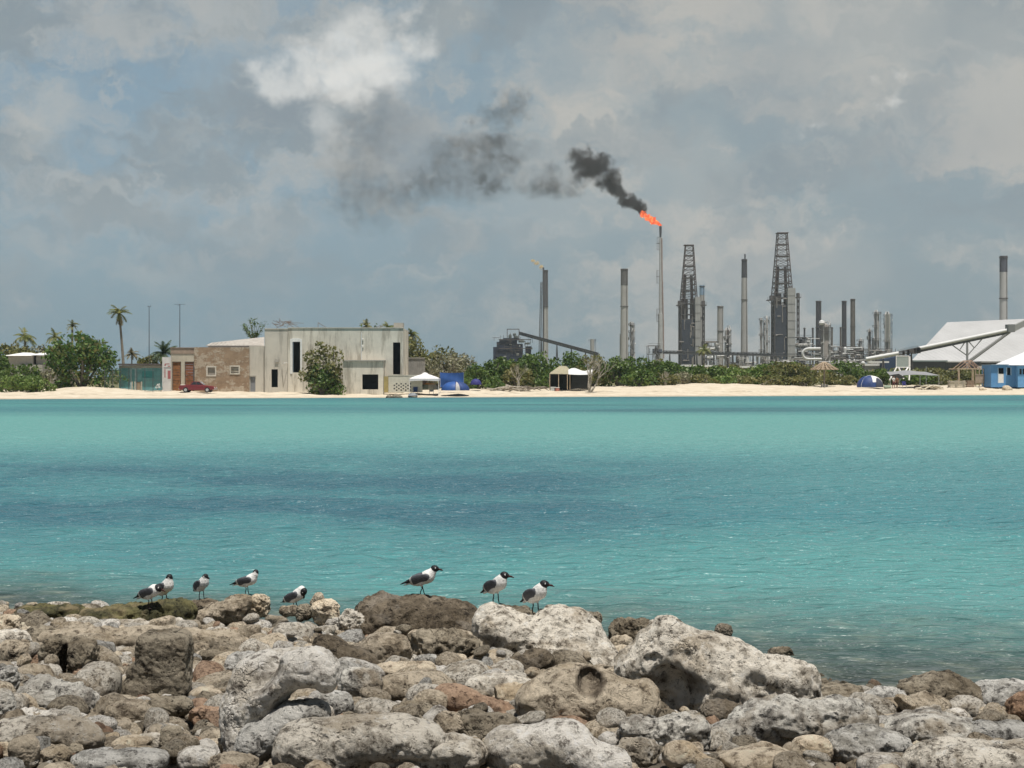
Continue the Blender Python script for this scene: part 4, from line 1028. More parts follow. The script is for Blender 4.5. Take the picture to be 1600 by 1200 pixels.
def palm(px, D, ytop, label, crown_px=36, kind='palm', base_px=None, dead=0, nf=17, droop=1.0, ybase=None, skirt=True):
    r = np.random.default_rng(hash_s(label) % 99991)
    xt = XW(px, D); xb = XW(base_px if base_px is not None else px, D)
    z0 = LZ(xb, D) - .1 if ybase is None else ZW(ybase, D); Lf = crown_px / 2 * D / F * 1.12
    zt = ZW(ytop, D) - Lf * .42
    root = thing('palm_tree', (xb, D, z0), label, 'palm tree', 'palm trees behind the far beach')
    mb = MB(); pts = []
    for i in range(9):
        f_ = i / 8; pts.append((xb + (xt - xb) * (f_ ** 1.6), D, z0 + (zt - z0) * f_))
    rr = max(.09, .022 * (zt - z0)); rr = min(rr, .19)
    mb.tube(pts, [rr * (1.25 - .5 * i / 8) for i in range(9)], 8)
    mb.build('trunk', M_palmbark, root, smooth=True)
    def frond(mb_, an, el, L, dr):
        n = 9; pts = []; p = Vector((xt, D, zt)); d = Vector((math.cos(an) * math.cos(el), math.sin(an) * math.cos(el), math.sin(el)))
        for i in range(n + 1):
            pts.append(p.copy()); p = p + d * (L / n); d = (d + Vector((0, 0, -dr * .19))).normalized()
        mb_.tube(pts, [.035 * (1 - .8 * i / n) for i in range(n + 1)], 4)
        for i in range(1, n + 1):
            tdir = (pts[i] - pts[i - 1]).normalized(); side = tdir.cross(Vector((0, 0, 1)))
            if side.length < .05: side = Vector((1, 0, 0))
            side.normalize()
            for k in range(2):
                q = pts[i - 1].lerp(pts[i], k * .5)
                ll = L * .30 * math.sin(math.pi * min(1, (i + k * .5) / (n + 1.2)) * .85 + .25)
                for s in (-1, 1):
                    e = q + side * s * ll * .8 + tdir * ll * .55 + Vector((0, 0, -ll * r.uniform(.15, .6)))
                    wv = tdir * (.055 * L / 1.2 + .03)
                    mb_.add([q, q + wv, e + wv * .15, e], [[0, 1, 2, 3]])
    cm = MB()
    for k in range(nf):
        frond(cm, k * 2.39996 + r.uniform(-.2, .2), R(r.uniform(-12, 75)), Lf * r.uniform(.85, 1.1), droop * r.uniform(.7, 1.2))
    cm.build('crown', LM[kind], root)
    if dead:
        dm = MB()
        for k in range(dead): frond(dm, r.uniform(0, 6.28), R(r.uniform(-75, -50)), Lf * r.uniform(.7, 1.0), .6)
        dm.build('dead_fronds', LM['deadpalm'], root)
    return root
# ---- left end: palms, the sea grape and scrub
palm(186, 205, 481, 'tallest palm with a thin leaning trunk and hanging dead fronds, left of the masts', 38, base_px=194, dead=6, nf=16)
palm(39, 212, 518, 'bushy green palm above the white roofed house on the far left', 40, nf=20)
palm(86, 206, 520, 'green palm half hidden behind the left shoulder of the sea grape', 30, nf=16)
palm(113, 208, 504, 'small ragged brownish palm poking above the sea grape', 22, kind='olive', nf=14)
palm(206, 206, 548, 'small brown half dead palm just right of the tall palm trunk', 24, kind='deadpalm', nf=16)
palm(256, 200, 541, 'dark feathery date palm behind the turquoise shack', 44, kind='darkpalm', nf=24, droop=.8)
palm(1100, 330, 541, 'yellow green palm in front of the left lattice tower', 26, nf=18)
palm(573, 215, 504, 'brownish palm crown showing over the roof of the white building', 26, kind='olive', nf=16)
palm(606, 216, 505, 'green palm crown showing beside the water tank on the white building', 26, nf=16)
palm(643, 214, 517, 'green palm just right of the white building', 28, nf=18)
bush(128, 176, 122, 520, 'grape', 'big dark green sea grape on the left dune', leaf=.19, dens=1.35, name='tree', cat='tree', depth=8)
bush(20, 205, 62, 531, 'olive', 'grey olive tree behind the white roofed house at the left edge', leaf=.2, name='tree', cat='tree', twigs=8)
bush(42, 204, 66, 538, 'olive', 'olive grey bush at the foot of the green palm behind the white roofed house', leaf=.18, name='tree', cat='tree', twigs=6)
bush(92, 198, 50, 530, 'green', 'dark tree crowded against the left side of the sea grape', leaf=.18, name='tree', cat='tree')
bush(63, 208, 28, 536, 'dry', 'wispy tree between the left house and the sea grape', leaf=.14, dens=.5, name='tree', cat='tree', trunk_frac=.4, twigs=6)
bush(4, 178, 26, 548, 'green', 'dark shrub at the left edge in front of the white roofed house', leaf=.17)
bush(36, 174, 70, 568, 'green', 'dark green low shrub in front of the white roofed house', leaf=.16)
bush(22, 168, 60, 583, 'light', 'light green dune scrub at the left edge of the beach', leaf=.12, dens=1.3)
bush(58, 167, 46, 587, 'light', 'light green dune scrub between the left edge and the sea grape', leaf=.12, dens=1.3)
bush(77, 172, 26, 574, 'dry', 'dry grey bush at the left foot of the sea grape', leaf=.12, dens=.6, twigs=10)
bush(236, 202, 60, 553, 'olive', 'low yellowish tree behind the roof of the turquoise shack', leaf=.17)
bush(504, 171.5, 64, 531, 'olive', 'olive green tree growing against the front of the white building', leaf=.16, dens=1.1, depth=5, name='tree', cat='tree', twigs=14)
bush(502, 170.3, 56, 566, 'green', 'dark green lower shrub at the foot of the tree before the white building', leaf=.15, depth=3)
bush(563, 214, 12, 505, 'green', 'small leafy top showing over the middle of the white roof', leaf=.15)
bush(587, 214, 16, 504, 'green', 'dark leafy top showing over the white roof left of the water tank', leaf=.16)
# casuarina behind the sloping roof
def casuarina(px, D, ytop, ybase, label):
    r = np.random.default_rng(77); x = XW(px, D); z0 = LZ(x, D)
    root = thing('tree', (x, D, z0), label, 'tree', 'shrubs and trees along the far beach')
    mb = MB(); zt = ZW(ytop, D); tips = []
    for i in range(9):
        a = R(-42 + 84 * i / 8 + r.normal() * 4); L = (zt - ZW(ybase, D)) * r.uniform(.75, 1.1)
        p0 = Vector((x, D, ZW(ybase + 6, D))); p1 = p0 + Vector((math.sin(a) * L * .8, r.normal() * .6, math.cos(a) * L * .95))
        mb.tube([p0, p0.lerp(p1, .5) + Vector((.0, 0, -.1)), p1], [.06, .045, .015], 5); tips.append((p0, p1))
    mb.tube([(x, D, z0), (x, D, ZW(ybase + 6, D))], [.22, .12], 7)
    mb.build('trunk', M_bark, root, smooth=True)
    P = []
    for p0, p1 in tips:
        for k in range(70):
            f_ = r.uniform(.25, 1.0); q = p0.lerp(p1, f_) + Vector(r.normal(size=3) * .14)
            P.append((*q, .22, .2, .22))
    V, Q = leaves(P, 1100, .10, r); mesh_obj('crown', V, Q, LM['green'], root)
casuarina(396, 206, 489, 528, 'feathery young tree with upswept branches behind the sloping roof')
# ---- right of the white building: dry hill of scrub, then the green hedge
hedge = [
 (648, 206, 60, 526, 'olive', 'olive tree right against the white building'), (690, 204, 66, 536, 'olive', 'rounded olive shrub on the slope right of the white building'),
 (702, 198, 60, 548, 'dry', 'grey leafless scrub behind the pop up canopy'), (726, 202, 44, 550, 'dry', 'grey dry shrub above the blue tarpaulin'),
 (668, 196, 46, 560, 'dry', 'dry bush behind the perforated wall'), (748, 194, 50, 566, 'green', 'green shrub right of the blue tarpaulin'),
 (776, 196, 60, 560, 'green', 'dark green shrub left of the bare trunk'), (806, 193, 50, 567, 'olive', 'brownish shrub with a bare trunk above the driftwood'),
 (842, 199, 62, 547, 'green', 'tall green tree left of the khaki shelter'), (884, 202, 66, 548, 'green', 'green tree over the khaki shelter'),
 (928, 203, 56, 552, 'olive', 'olive tree behind the leafless tree'), (965, 202, 60, 554, 'green', 'green tree right of the leafless tree'),
 (1006, 203, 60, 557, 'green', 'green hedge bush left of the flare stack foot'), (1045, 204, 58, 563, 'green', 'green hedge bush under the flare stack'),
 (1000, 196, 64, 576, 'green', 'low dark green shrub right of the leafless tree at the sand'), (1036, 197, 50, 582, 'olive', 'low olive shrub at the sand below the flare stack'),
 (1082, 206, 56, 569, 'green', 'hedge bush in front of the left lattice tower'), (1118, 207, 54, 570, 'green', 'hedge bush right of the yellow green palm'),
 (1066, 200, 44, 580, 'dry', 'dry grey bush at the sand in front of the hedge below the left lattice tower'), (1150, 207, 60, 572, 'light', 'paler hedge bush below the tall black topped chimney'),
 (1186, 207, 62, 569, 'light', 'pale green hedge bush left of the right lattice tower'), (1222, 206, 62, 562, 'olive', 'yellow green bush in front of the right lattice tower'),
 (1258, 206, 58, 564, 'olive', 'yellow green bush left of the palapa'), (1160, 201, 50, 586, 'olive', 'low olive scrub on the dune below the tall black topped chimney'),
 (1210, 202, 60, 584, 'olive', 'low olive scrub on the dune below the right lattice tower'), (1254, 203, 54, 584, 'olive', 'low olive scrub on the dune left of the palapa post'),
 (1312, 222, 60, 562, 'green', 'dark green bush behind the palapa'), (1342, 224, 56, 574, 'green', 'dark green bush behind the dome tent'),
 (1330, 212, 60, 586, 'olive', 'yellowish scrub between the palapa and the dome tent'), (1296, 212, 40, 580, 'olive', 'yellowish scrub right under the palapa'),
 (1378, 226, 50, 574, 'green', 'green bush behind the dome tent to the right'), (1440, 224, 54, 584, 'green', 'dark shrub under the middle of the grey awning'),
 (1412, 226, 40, 580, 'green', 'dark shrub under the left part of the grey awning'), (1466, 226, 44, 584, 'olive', 'olive shrub under the right end of the grey awning'),
 (1500, 250, 70, 572, 'olive', 'olive scrub behind the timber pavilion'), (1455, 252, 60, 574, 'olive', 'olive scrub above the grey awning'),
 (1540, 252, 56, 576, 'green', 'green scrub between the timber pavilion and the blue cabin'), (612, 186, 24, 574, 'light', 'light green plant growing over the top of the perforated wall'),
 (770, 189, 36, 588, 'green', 'low dark shrub above the driftwood pile'), (735, 190, 22, 590, 'green', 'low dark shrub beside the small indigo tent'),
]
hedge += [
 (984, 211, 62, 556, 'green', 'taller bush at the back of the hedge just left of the flare stack'), (1024, 212, 60, 560, 'olive', 'olive bush at the back of the hedge right at the flare stack foot'),
 (1064, 212, 60, 566, 'green', 'bush at the back of the hedge hiding the foot of the left lattice tower'), (1136, 212, 62, 568, 'olive', 'olive bush at the back of the hedge under the plain pale chimney'),
 (1204, 212, 60, 564, 'green', 'bush at the back of the hedge hiding the foot of the right lattice tower'), (1240, 212, 58, 563, 'light', 'light bush at the back of the hedge under the grey clad shaft'),
 (1098, 199, 46, 584, 'olive', 'low olive shrub at the sand below the yellow green palm'), (1132, 200, 46, 586, 'light', 'low light green shrub at the sand below the plain pale chimney'),
 (862, 194, 44, 574, 'green', 'dark bush close behind the left half of the khaki shelter'), (906, 194, 44, 572, 'olive', 'olive bush close behind the white tarpaulin of the shelter'),
 (790, 200, 52, 556, 'green', 'tall bush in front of the dark transfer tower'), (822, 201, 50, 552, 'green', 'tall bush below the upper end of the long dark conveyor')]
for px, D, w, yt, kind, lab in hedge:
    bush(px, D, w, yt, kind, lab, twigs=(18 if kind == 'dry' else 4 if kind == 'olive' else 0), dens=(.7 if kind == 'dry' else 1.1), leaf=(.13 if kind == 'dry' else .17), depth=6)
# the far scrub between the beach and the refinery reads as one mass
r = np.random.default_rng(31); bl = []
for i in range(260):
    x = r.uniform(-140, 190); y = r.uniform(250, 330)
    bl.append((x, y, r.uniform(1.2, 2.6), r.uniform(2.5, 5), 3, r.uniform(.9, 2.2)))
V, Q = leaves(bl, 22000, .42, r); o = mesh_obj('scrubland', V, Q, LM['olive'])
tag(o, 'low olive scrub covering the flat land between the beach and the refinery', 'scrub', kind='stuff')
# leafless tree in front of the shelter and bare trunk on the left
def bare_tree(px, D, ytop, label, lean, seed, spread=1.0, base_px=None, thick=.16):
    r = np.random.default_rng(seed); x = XW(base_px or px, D); z0 = LZ(x, D) - .1
    root = thing('bare_tree', (x, D, z0), label, 'tree', 'shrubs and trees along the far beach')
    mb = MB(); H = ZW(ytop, D) - z0
    def grow(p, d, L, rad, lev):
        n = 4; pts = [p]
        for i in range(n):
            d = (d + Vector((r.normal() * .13, r.normal() * .13, r.normal() * .08 + .05))).normalized(); p = p + d * L / n; pts.append(p)
        mb.tube(pts, [rad * (1 - .45 * i / n) for i in range(n + 1)], 6 if lev < 2 else 4)
        if lev < 4:
            for k in range(3 if lev < 3 else 2):
                nd = (d + Vector((r.normal() * .55 * spread, r.normal() * .5, r.normal() * .25 + .12))).normalized()
                grow(pts[-1] if k < 2 else pts[-2], nd, L * r.uniform(.55, .8), rad * .52, lev + 1)
    for an in lean:
        grow(Vector((x, D, z0)), Vector((math.sin(R(an)), 0, math.cos(R(an)))), H * .42, thick, 0)
    mb.build('trunk', M_dead, root, smooth=True)
bare_tree(930, 180, 556, 'leafless grey tree forking from the sand in front of the khaki shelter', (40, -20, 10), 11, base_px=922)
bare_tree(812, 184, 572, 'thin bare grey trunk with twigs above the driftwood pile', (4, 18), 12, .6, base_px=808, thick=.08)
bare_tree(1040, 195, 582, 'small pale dead bush in front of the hedge below the flare stack', (-25, 20), 13, 1.2)
# ================================================================== FAR SHORE: BUILDINGS
def wall_holes(mb, x0, x1, z0, z1, y0, y1, holes, m=0):
    """a wall along X with rectangular openings left out of it"""
    xs = sorted(set([x0, x1] + [h[0] for h in holes] + [h[1] for h in holes])); zs = sorted(set([z0, z1] + [h[2] for h in holes] + [h[3] for h in holes]))
    for a, b in zip(xs, xs[1:]):
        run = None
        for c, d in zip(zs, zs[1:]):
            if any(h[0] <= a + 1e-6 and b - 1e-6 <= h[1] and h[2] <= c + 1e-6 and d - 1e-6 <= h[3] for h in holes):
                if run: mb.box(a, b, y0, y1, *run, m); run = None
            else: run = (run[0], d) if run else (c, d)
        if run: mb.box(a, b, y0, y1, *run, m)
def hole(px0, px1, py0, py1, D): return (XW(px0, D), XW(px1, D), ZW(py1, D), ZW(py0, D))
M_stucco = pmat('weathered white stucco', (0.68, 0.63, 0.535), 0.9, var=0.13, vscale=.6, dirt=(0.22, 0.185, 0.135), dirt_amt=.58, streak=True, bump=.3, bscale=3)
M_stucco2 = pmat('grey white stucco', (0.55, 0.51, 0.44), 0.9, var=0.10, vscale=.5, dirt=(0.20, 0.18, 0.15), dirt_amt=.45, streak=True, bump=.3, bscale=3)
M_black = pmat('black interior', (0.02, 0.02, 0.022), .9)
M_concrete = pmat('stained concrete', (0.40, 0.375, 0.33), .9, dirt=(.16, .14, .12), dirt_amt=.5, vscale=1.0)
M_stone = None
m, t, out = new_mat('patched brown plaster'); p = t.node('ShaderNodeBsdfPrincipled'); t.l.new(p.outputs[0], out.inputs[0])
g = t.node('ShaderNodeTexCoord').outputs['Object']
c = t.ramp(t.noise(g, 1.3, 6, .6), [(.35, (.24, .165, .105)), (.65, (.335, .24, .16))])
pt = t.maprange(t.noise(t.vmath('MULTIPLY', g, (1, 1, 1.6)), .62, 9, .72, 0.0), .505, .55)
c = t.mix(t.math('MULTIPLY', pt, .85), c, t.ramp(t.noise(g, 5, 5, .7), [(.35, (.32, .255, .19)), (.65, (.54, .46, .36))]))
t.set(p.inputs['Base Color'], c); p.inputs['Roughness'].default_value = .95
t.set(p.inputs['Normal'], t.bump(t.math('ADD', pt, t.noise(g, 6, 5, .7)), .6, .06)); M_stone = m
M_wood = pmat('weathered orange brown boards', (0.26, 0.115, 0.045), .8, var=.35, vscale=2.2, dirt=(.07, .035, .02), dirt_amt=.6)
M_timber = pmat('bare timber', (0.46, 0.36, 0.25), .85, var=.25, vscale=3)
M_roofsheet = pmat('grey roofing sheets', (0.42, 0.385, 0.34), .8, var=.2, vscale=1.2, dirt=(.16, .13, .11), dirt_amt=.6)
M_white = pmat('white paint', (0.78, 0.77, 0.74), .6, var=.06, dirt=(.45, .42, .36), dirt_amt=.3)
M_steelgrey = pmat('galvanised steel', (0.42, 0.43, 0.43), .5, var=.12)
M_darksteel = pmat('dark steel', (0.075, 0.075, 0.08), .6, var=.25)
# ---- two storey white building
D = 174.0; gz = ZW(611, D)
T_ = thing('derelict_building', (XW(520, D), D, gz), 'two storey derelict white building with stained walls and black openings', 'building')
zt = ZW(513, D); y0, y1 = D, D + 9
mb = MB()
hs = [hole(457, 469, 533, 582, D), hole(614, 625.5, 535, 585, D)]
wall_holes(mb, XW(450, D), XW(630, D), gz - .3, zt, y0, y0 + .3, hs)
mb.box(XW(630, D) - .3, XW(630, D), y0 + .3, y1, gz - .3, zt); mb.box(XW(450, D), XW(630, D), y1 - .3, y1, gz - .3, zt - .05)
mb.box(XW(450, D) + .3, XW(630, D) - .3, y0 + .3, y1 - .3, zt - .55, zt - .3)
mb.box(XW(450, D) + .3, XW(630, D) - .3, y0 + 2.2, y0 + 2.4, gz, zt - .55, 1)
wl = mb.build('wall', [M_stucco, M_black], T_)
mb = MB(); D2 = D + .25
wall_holes(mb, XW(413.5, D2), XW(450, D2) - .02, gz - .3, ZW(514.5, D2), D2, D2 + .3, [hole(424, 434, 577, 605, D2)])
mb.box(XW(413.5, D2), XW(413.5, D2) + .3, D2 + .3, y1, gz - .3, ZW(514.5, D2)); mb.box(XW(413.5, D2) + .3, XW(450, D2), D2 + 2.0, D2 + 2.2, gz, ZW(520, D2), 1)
mb.box(XW(413.5, D2) + .3, XW(450, D2), D2 + .3, y1 - .3, ZW(520, D2), ZW(517, D2))
mb.build('side_wing', [M_stucco2, M_black], T_)
mb = MB().box(XW(413.2, D), XW(450, D), D + .18, D + .6, ZW(514.4, D), ZW(513.2, D)); mb.box(XW(450, D), XW(630.6, D), D - .08, D + .36, zt + .003, ZW(511.6, D))
mb.build('parapet', M_stucco2, T_)
mb = MB()   # surround of the tall arched opening
mb.box(XW(453.5, D), XW(456.9, D), D - .07, D - .003, ZW(584, D), ZW(534, D)); mb.box(XW(469.1, D), XW(472, D), D - .07, D - .003, ZW(584, D), ZW(534, D))
mb.prism([(XW(453.5, D), ZW(534, D)), (XW(472, D), ZW(534, D)), (XW(472, D), ZW(530, D)), (XW(467, D), ZW(528.5, D)), (XW(458, D), ZW(528.5, D)), (XW(453.5, D), ZW(530, D))], D - .07, D - .003)
mb.build('window_surround', M_white, T_)
MB().box(XW(429.5, D), XW(435, D), D + .1, D + .25, ZW(566, D), ZW(561, D)).build('vent', M_concrete, T_)
mb = MB().cyl(PW(565, 564, D - .1), PW(565, 519, D - .1), .055, n=6); mb.cyl(PW(565, 530, D - .1), PW(568, 530, D - .1), .06, n=6); mb.cyl(PW(565, 541, D - .1), PW(568, 541, D - .1), .06, n=6)
mb.build('drain_pipe', M_white, T_)
Dx = D - 2.4
mb = MB(); wall_holes(mb, XW(536, Dx), XW(599, Dx), gz - .4, ZW(564.5, Dx), Dx, Dx + .25, [hole(566, 591, 585, 608.5, Dx)])
mb.box(XW(599, Dx) - .25, XW(599, Dx), Dx + .25, D - .01, gz - .4, ZW(564.5, Dx)); mb.box(XW(536, Dx), XW(536, Dx) + .25, Dx + .25, D - .01, gz - .4, ZW(564.5, Dx))
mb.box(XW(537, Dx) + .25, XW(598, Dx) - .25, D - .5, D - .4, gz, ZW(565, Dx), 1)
mb.build('annex', [M_stucco, M_black], T_)
MB().box(XW(535, Dx), XW(600, Dx), Dx - .2, D - .01, ZW(564.4, Dx), ZW(562.6, Dx)).build('annex_roof', M_concrete, T_)
MB().box(XW(612, D), XW(626.5, D), D + 3, D + 5, ZW(511.5, D) , ZW(503, D)).build('roof_tank', M_concrete, T_)
mb = MB(); r = np.random.default_rng(3)   # wreckage of a steel frame on the roof
for i in range(26):
    a = PW(r.uniform(434, 458), r.uniform(502, 511), D + r.uniform(2, 6)); b = a + Vector((r.normal() * .7, r.normal() * .5, r.normal() * .35))
    b.z = max(b.z, zt + .1); mb.cyl(a, b, .03, n=4)
for p0, p1 in (((425, 504), (434, 511)), ((446, 502), (459, 512)), ((446, 502), (438, 511)), ((497, 504), (497, 512)), ((497, 504), (510, 512)), ((586, 512), (596, 508)), ((592, 512), (606, 506))):
    mb.cyl(PW(*p0, D + 3), PW(*p1, D + 3), .04, n=4)
mb.build('roof_wreckage', pmat('rusty rods', (.20, .15, .12), .9), T_)
# shade of tarps / lamp on the facade
MB().cyl(PW(441, 570, D + .1), PW(444.5, 567, D - .5), .06, n=6).cyl(PW(444.5, 567, D - .5), PW(450, 567, D + .1), .03, n=5).build('wall_lamp', M_white, T_)
# ---- low wing between the white building and the brown one
D3 = 175.0; L_ = thing('low_house', (XW(402, D3), D3, gz), 'narrow grey white house front with a small grey door beside the brown patched wall', 'building')
mb = MB(); wall_holes(mb, XW(389.5, D3), XW(413.3, D3), gz - .3, ZW(540.8, D3), D3, D3 + .3, [hole(391, 399, 588.5, 612, D3)])
mb.build('wall', M_stucco2, L_)
dd = MB().box(XW(391, D3), XW(399, D3), D3 + .1, D3 + .16, gz - .2, ZW(588.5, D3)).build('door', pmat('grey door', (.22, .225, .24), .6), L_)
MB().box(XW(389.8, D3), XW(400.2, D3), D3 - .09, D3 - .003, ZW(588.3, D3), ZW(586.8, D3)).build('lintel', M_concrete, L_)
# ---- brown patched building with the sloping roof
B_ = thing('patched_house', (XW(346, D3), D3, gz), 'long house with a brown wall of patched plaster and a sloping grey sheet roof', 'building')
D4 = 174.6
mb = MB(); wall_holes(mb, XW(303.5, D4), XW(389.2, D4), gz - .3, ZW(542.5, D4), D4, D4 + .3, [hole(324.5, 336, 574, 586, D4), hole(361, 373, 573, 583, D4)])
mb.box(XW(303.5, D4), XW(303.5, D4) + .3, D4 + .3, D4 + 8, gz - .3, ZW(542.5, D4))
mb.build('wall', M_stone, B_)
for i, (a, b, c_, d_) in enumerate(((324.5, 336, 574, 586), (361, 373, 573, 583))):
    h = hole(a, b, c_, d_, D4)
    w_ = MB().box(h[0], h[1], D4 + .12, D4 + .2, h[2], h[3])
    w = w_.build('window', pmat('boarded window', (.30, .27, .23), .8) if i == 0 else pmat('window blocks', (.34, .30, .25), .8), B_)
    f_ = MB(); q = .16
    f_.box(h[0] - q, h[1] + q, D4 - .06, D4 - .003, h[3], h[3] + q).box(h[0] - q, h[1] + q, D4 - .06, D4 - .003, h[2] - q, h[2]).box(h[0] - q, h[0], D4 - .06, D4 - .003, h[2], h[3]).box(h[1], h[1] + q, D4 - .06, D4 - .003, h[2], h[3])
    if i == 1:
        for k in range(1, 4): z = h[2] + (h[3] - h[2]) * k / 4; f_.box(h[0], h[1], D4 + .05, D4 + .11, z - .025, z + .025)
    f_.build('frame', M_stucco if i else M_stucco2, w)
mb = MB(); Dn, Df = D4 + .6, D4 + 8
vs = [PW(322, 541.2, Dn), PW(413, 541.4, Dn), PW(413, 528, Df), PW(330, 537, Df)]
mb.add(vs + [v + Vector((0, 0, .12)) for v in vs], [[0, 1, 2, 3], [7, 6, 5, 4], [0, 4, 5, 1], [1, 5, 6, 2], [2, 6, 7, 3], [3, 7, 4, 0]])
for k in range(1, 14):
    a = vs[0].lerp(vs[1], k / 14); b = vs[3].lerp(vs[2], k / 14); mb.cyl(a + Vector((0, 0, .13)), b + Vector((0, 0, .13)), .035, n=4)
rf = mb.build('roof', M_roofsheet, B_)
mb = MB().box(XW(324, D4), XW(413, D4), D4 + .45, D4 + .6, ZW(542.2, D4), ZW(540.9, D4)); mb.build('eave_board', pmat('old dark timber', (.13, .10, .08), .9), rf)
# ---- cream front with two board doors
C_ = thing('boarded_house', (XW(285, D4), D4, gz), 'small cream house front with two tall orange brown board doors', 'building')
D5 = 174.9
mb = MB(); wall_holes(mb, XW(266.5, D5), XW(303.3, D5), gz - .3, ZW(544, D5), D5, D5 + .3, [hole(269, 283, 565, 612, D5), hole(288.5, 303, 565, 612, D5)])
mb.box(XW(266.5, D5), XW(303.3, D5), D5 + .3, D5 + 5, ZW(546, D5), ZW(545, D5)); mb.box(XW(266.5, D5), XW(266.5, D5) + .3, D5 + .3, D5 + 5, gz - .3, ZW(546, D5))
mb.build('wall', pmat('cream plaster', (.50, .45, .36), .9, dirt=(.26, .20, .14), dirt_amt=.6, streak=True, vscale=.7), C_)
MB().box(XW(266, D5), XW(303.4, D5), D5 - .1, D5 + .5, ZW(543.9, D5), ZW(542.9, D5)).box(XW(266.4, D5), XW(303.3, D5), D5 - .05, D5 - .003, ZW(553, D5), ZW(552, D5)).build('cornice', pmat('brown render band', (.30, .22, .17), .9), C_)
MB().box(XW(267, D5), XW(303, D5), D5 - .03, D5 - .004, ZW(551.9, D5), ZW(544.2, D5)).build('painted_band', pmat('faded brown band', (.32, .24, .185), .9, dirt=(.45, .37, .28), dirt_amt=.7), C_)
for a, b, lab in ((269, 283, 'orange brown board door'), (288.5, 303, 'redder board door')):
    mb = MB(); h = hole(a, b, 565, 611.5, D5); n = 11
    for k in range(n):
        z = h[2] + (h[3] - h[2]) * k / n; mb.box(h[0], h[1], D5 + .10 + .02 * (k % 2), D5 + .16 + .02 * (k % 2), z + .012, z + (h[3] - h[2]) / n - .012)
    dr = mb.build('door', M_wood if a < 280 else pmat('red brown boards', (.23, .085, .04), .8, var=.35, vscale=2.2, dirt=(.06, .03, .02), dirt_amt=.6), C_); tag(dr, lab)
    MB().box(h[0], h[0] + .09, D5 + .02, D5 + .095, h[2], h[3]).box(h[1] - .09, h[1], D5 + .02, D5 + .095, h[2], h[3]).box(h[0], h[1], D5 + .02, D5 + .095, h[3] - .1, h[3]).build('frame', pmat('old dark timber', (.13, .10, .08), .9), dr)
MB().box(XW(303.4, D5), XW(304.8, D5), D4 - .09, D4 - .01, ZW(606, D5), ZW(573.5, D5)).build('gap_board', M_darksteel, C_)
# ---- white gate wall with red lettering daubs
D6 = 173.6; W_ = thing('painted_wall', (XW(260, D6), D6, gz), 'short white wall daubed with red and black marks left of the board doors', 'wall')
MB().box(XW(253.5, D6), XW(267, D6), D6, D6 + .3, gz - .3, ZW(558, D6)).build('wall_panel', pmat('white daubed wall', (.60, .58, .56), .9, dirt=(.35, .28, .27), dirt_amt=.5, vscale=1.2), W_)
mb = MB()
for (a, b, c_, d_) in ((257.5, 265, 568, 569.2), (257, 259, 569.2, 572), (262, 266, 571.5, 573), (256, 267, 574.3, 575.4), (257, 258.5, 577, 590), (262, 266.6, 579, 592)): mb.box(XW(a, D6), XW(b, D6), D6 - .012, D6 - .004, ZW(d_, D6), ZW(c_, D6), 0 if a != 256 else 1)
mb.build('paint_marks', [pmat('faded red paint', (.36, .12, .12), .8), M_darksteel], W_)
# ---- turquoise shack and its mesh fence
S_ = thing('turquoise_shack', (XW(225, 178), 178, gz), 'low turquoise boarded shack with a dark flat roof behind a wire mesh fence', 'shack')
Ds = 178.0
M_turq = pmat('turquoise boards', (.13, .33, .36), .8, var=.25, vscale=1.2, dirt=(.30, .34, .33), dirt_amt=.6)
mb = MB(); wall_holes(mb, XW(186, Ds), XW(254, Ds), gz - .3, ZW(572, Ds), Ds, Ds + .2, [hole(222, 241, 580, 590, Ds)])
mb.build('wall', M_turq, S_)
MB().box(XW(222, Ds), XW(241, Ds), Ds + .08, Ds + .14, ZW(590, Ds), ZW(580, Ds)).build('shutter', pmat('deep turquoise shutter', (.04, .27, .29), .7, var=.2), S_)
MB().box(XW(187, Ds), XW(255.5, Ds), Ds - .7, Ds + 4, ZW(570.4, Ds), ZW(568.2, Ds)).build('roof', pmat('tarred roof edge', (.10, .085, .08), .9), S_)
mb = MB()
for a, b, c_, d_ in ((186, 255, 571, 575),): mb.box(XW(a, Ds), XW(b, Ds), Ds - .1, Ds - .004, ZW(d_, Ds), ZW(c_, Ds))
mb.build('fascia', pmat('stained fascia', (.36, .36, .33), .9, dirt=(.15, .14, .13), dirt_amt=.6), S_)
mb = MB().box(XW(203, Ds), XW(221, Ds), Ds - .16, Ds - .004, ZW(577, Ds), ZW(575.6, Ds)); mb.box(XW(204, Ds), XW(206, Ds), Ds - .16, Ds - .004, gz, ZW(577, Ds)); mb.box(XW(211, Ds), XW(213, Ds), Ds - .16, Ds - .004, gz, ZW(577, Ds)); mb.build('door_frame', pmat('pale blue paint', (.36, .47, .50), .7), S_)
MB().box(XW(213, Ds), XW(220, Ds), Ds - .12, Ds - .005, gz, ZW(597, Ds)).build('low_gate', pmat('plywood', (.34, .25, .17), .85), S_)
mb = MB()
for a in (206.5, 210.5, 221): mb.box(XW(a, 174) - .06, XW(a, 174) + .06, 174, 174.12, gz - .3, ZW(596, 174))
pg = mb.build('porch_posts', pmat('cream posts', (.58, .53, .42), .8), S_)
Df_ = 172.6; FN = thing('wire_mesh_fence', (XW(208, Df_), Df_, gz), 'tall dark green wire mesh fence between the sea grape and the red marked wall', 'fence')
mb = MB()
for k in range(8):
    xx = XW(163.5 + k * 12.6, Df_); mb.cyl((xx, Df_, LZ(xx, Df_) - .3), (xx, Df_, ZW(575, Df_)), .04, n=6)
mb.build('fence_posts', M_darksteel, FN)
mb = MB(); xa, xb = XW(163.5, Df_), XW(252, Df_)
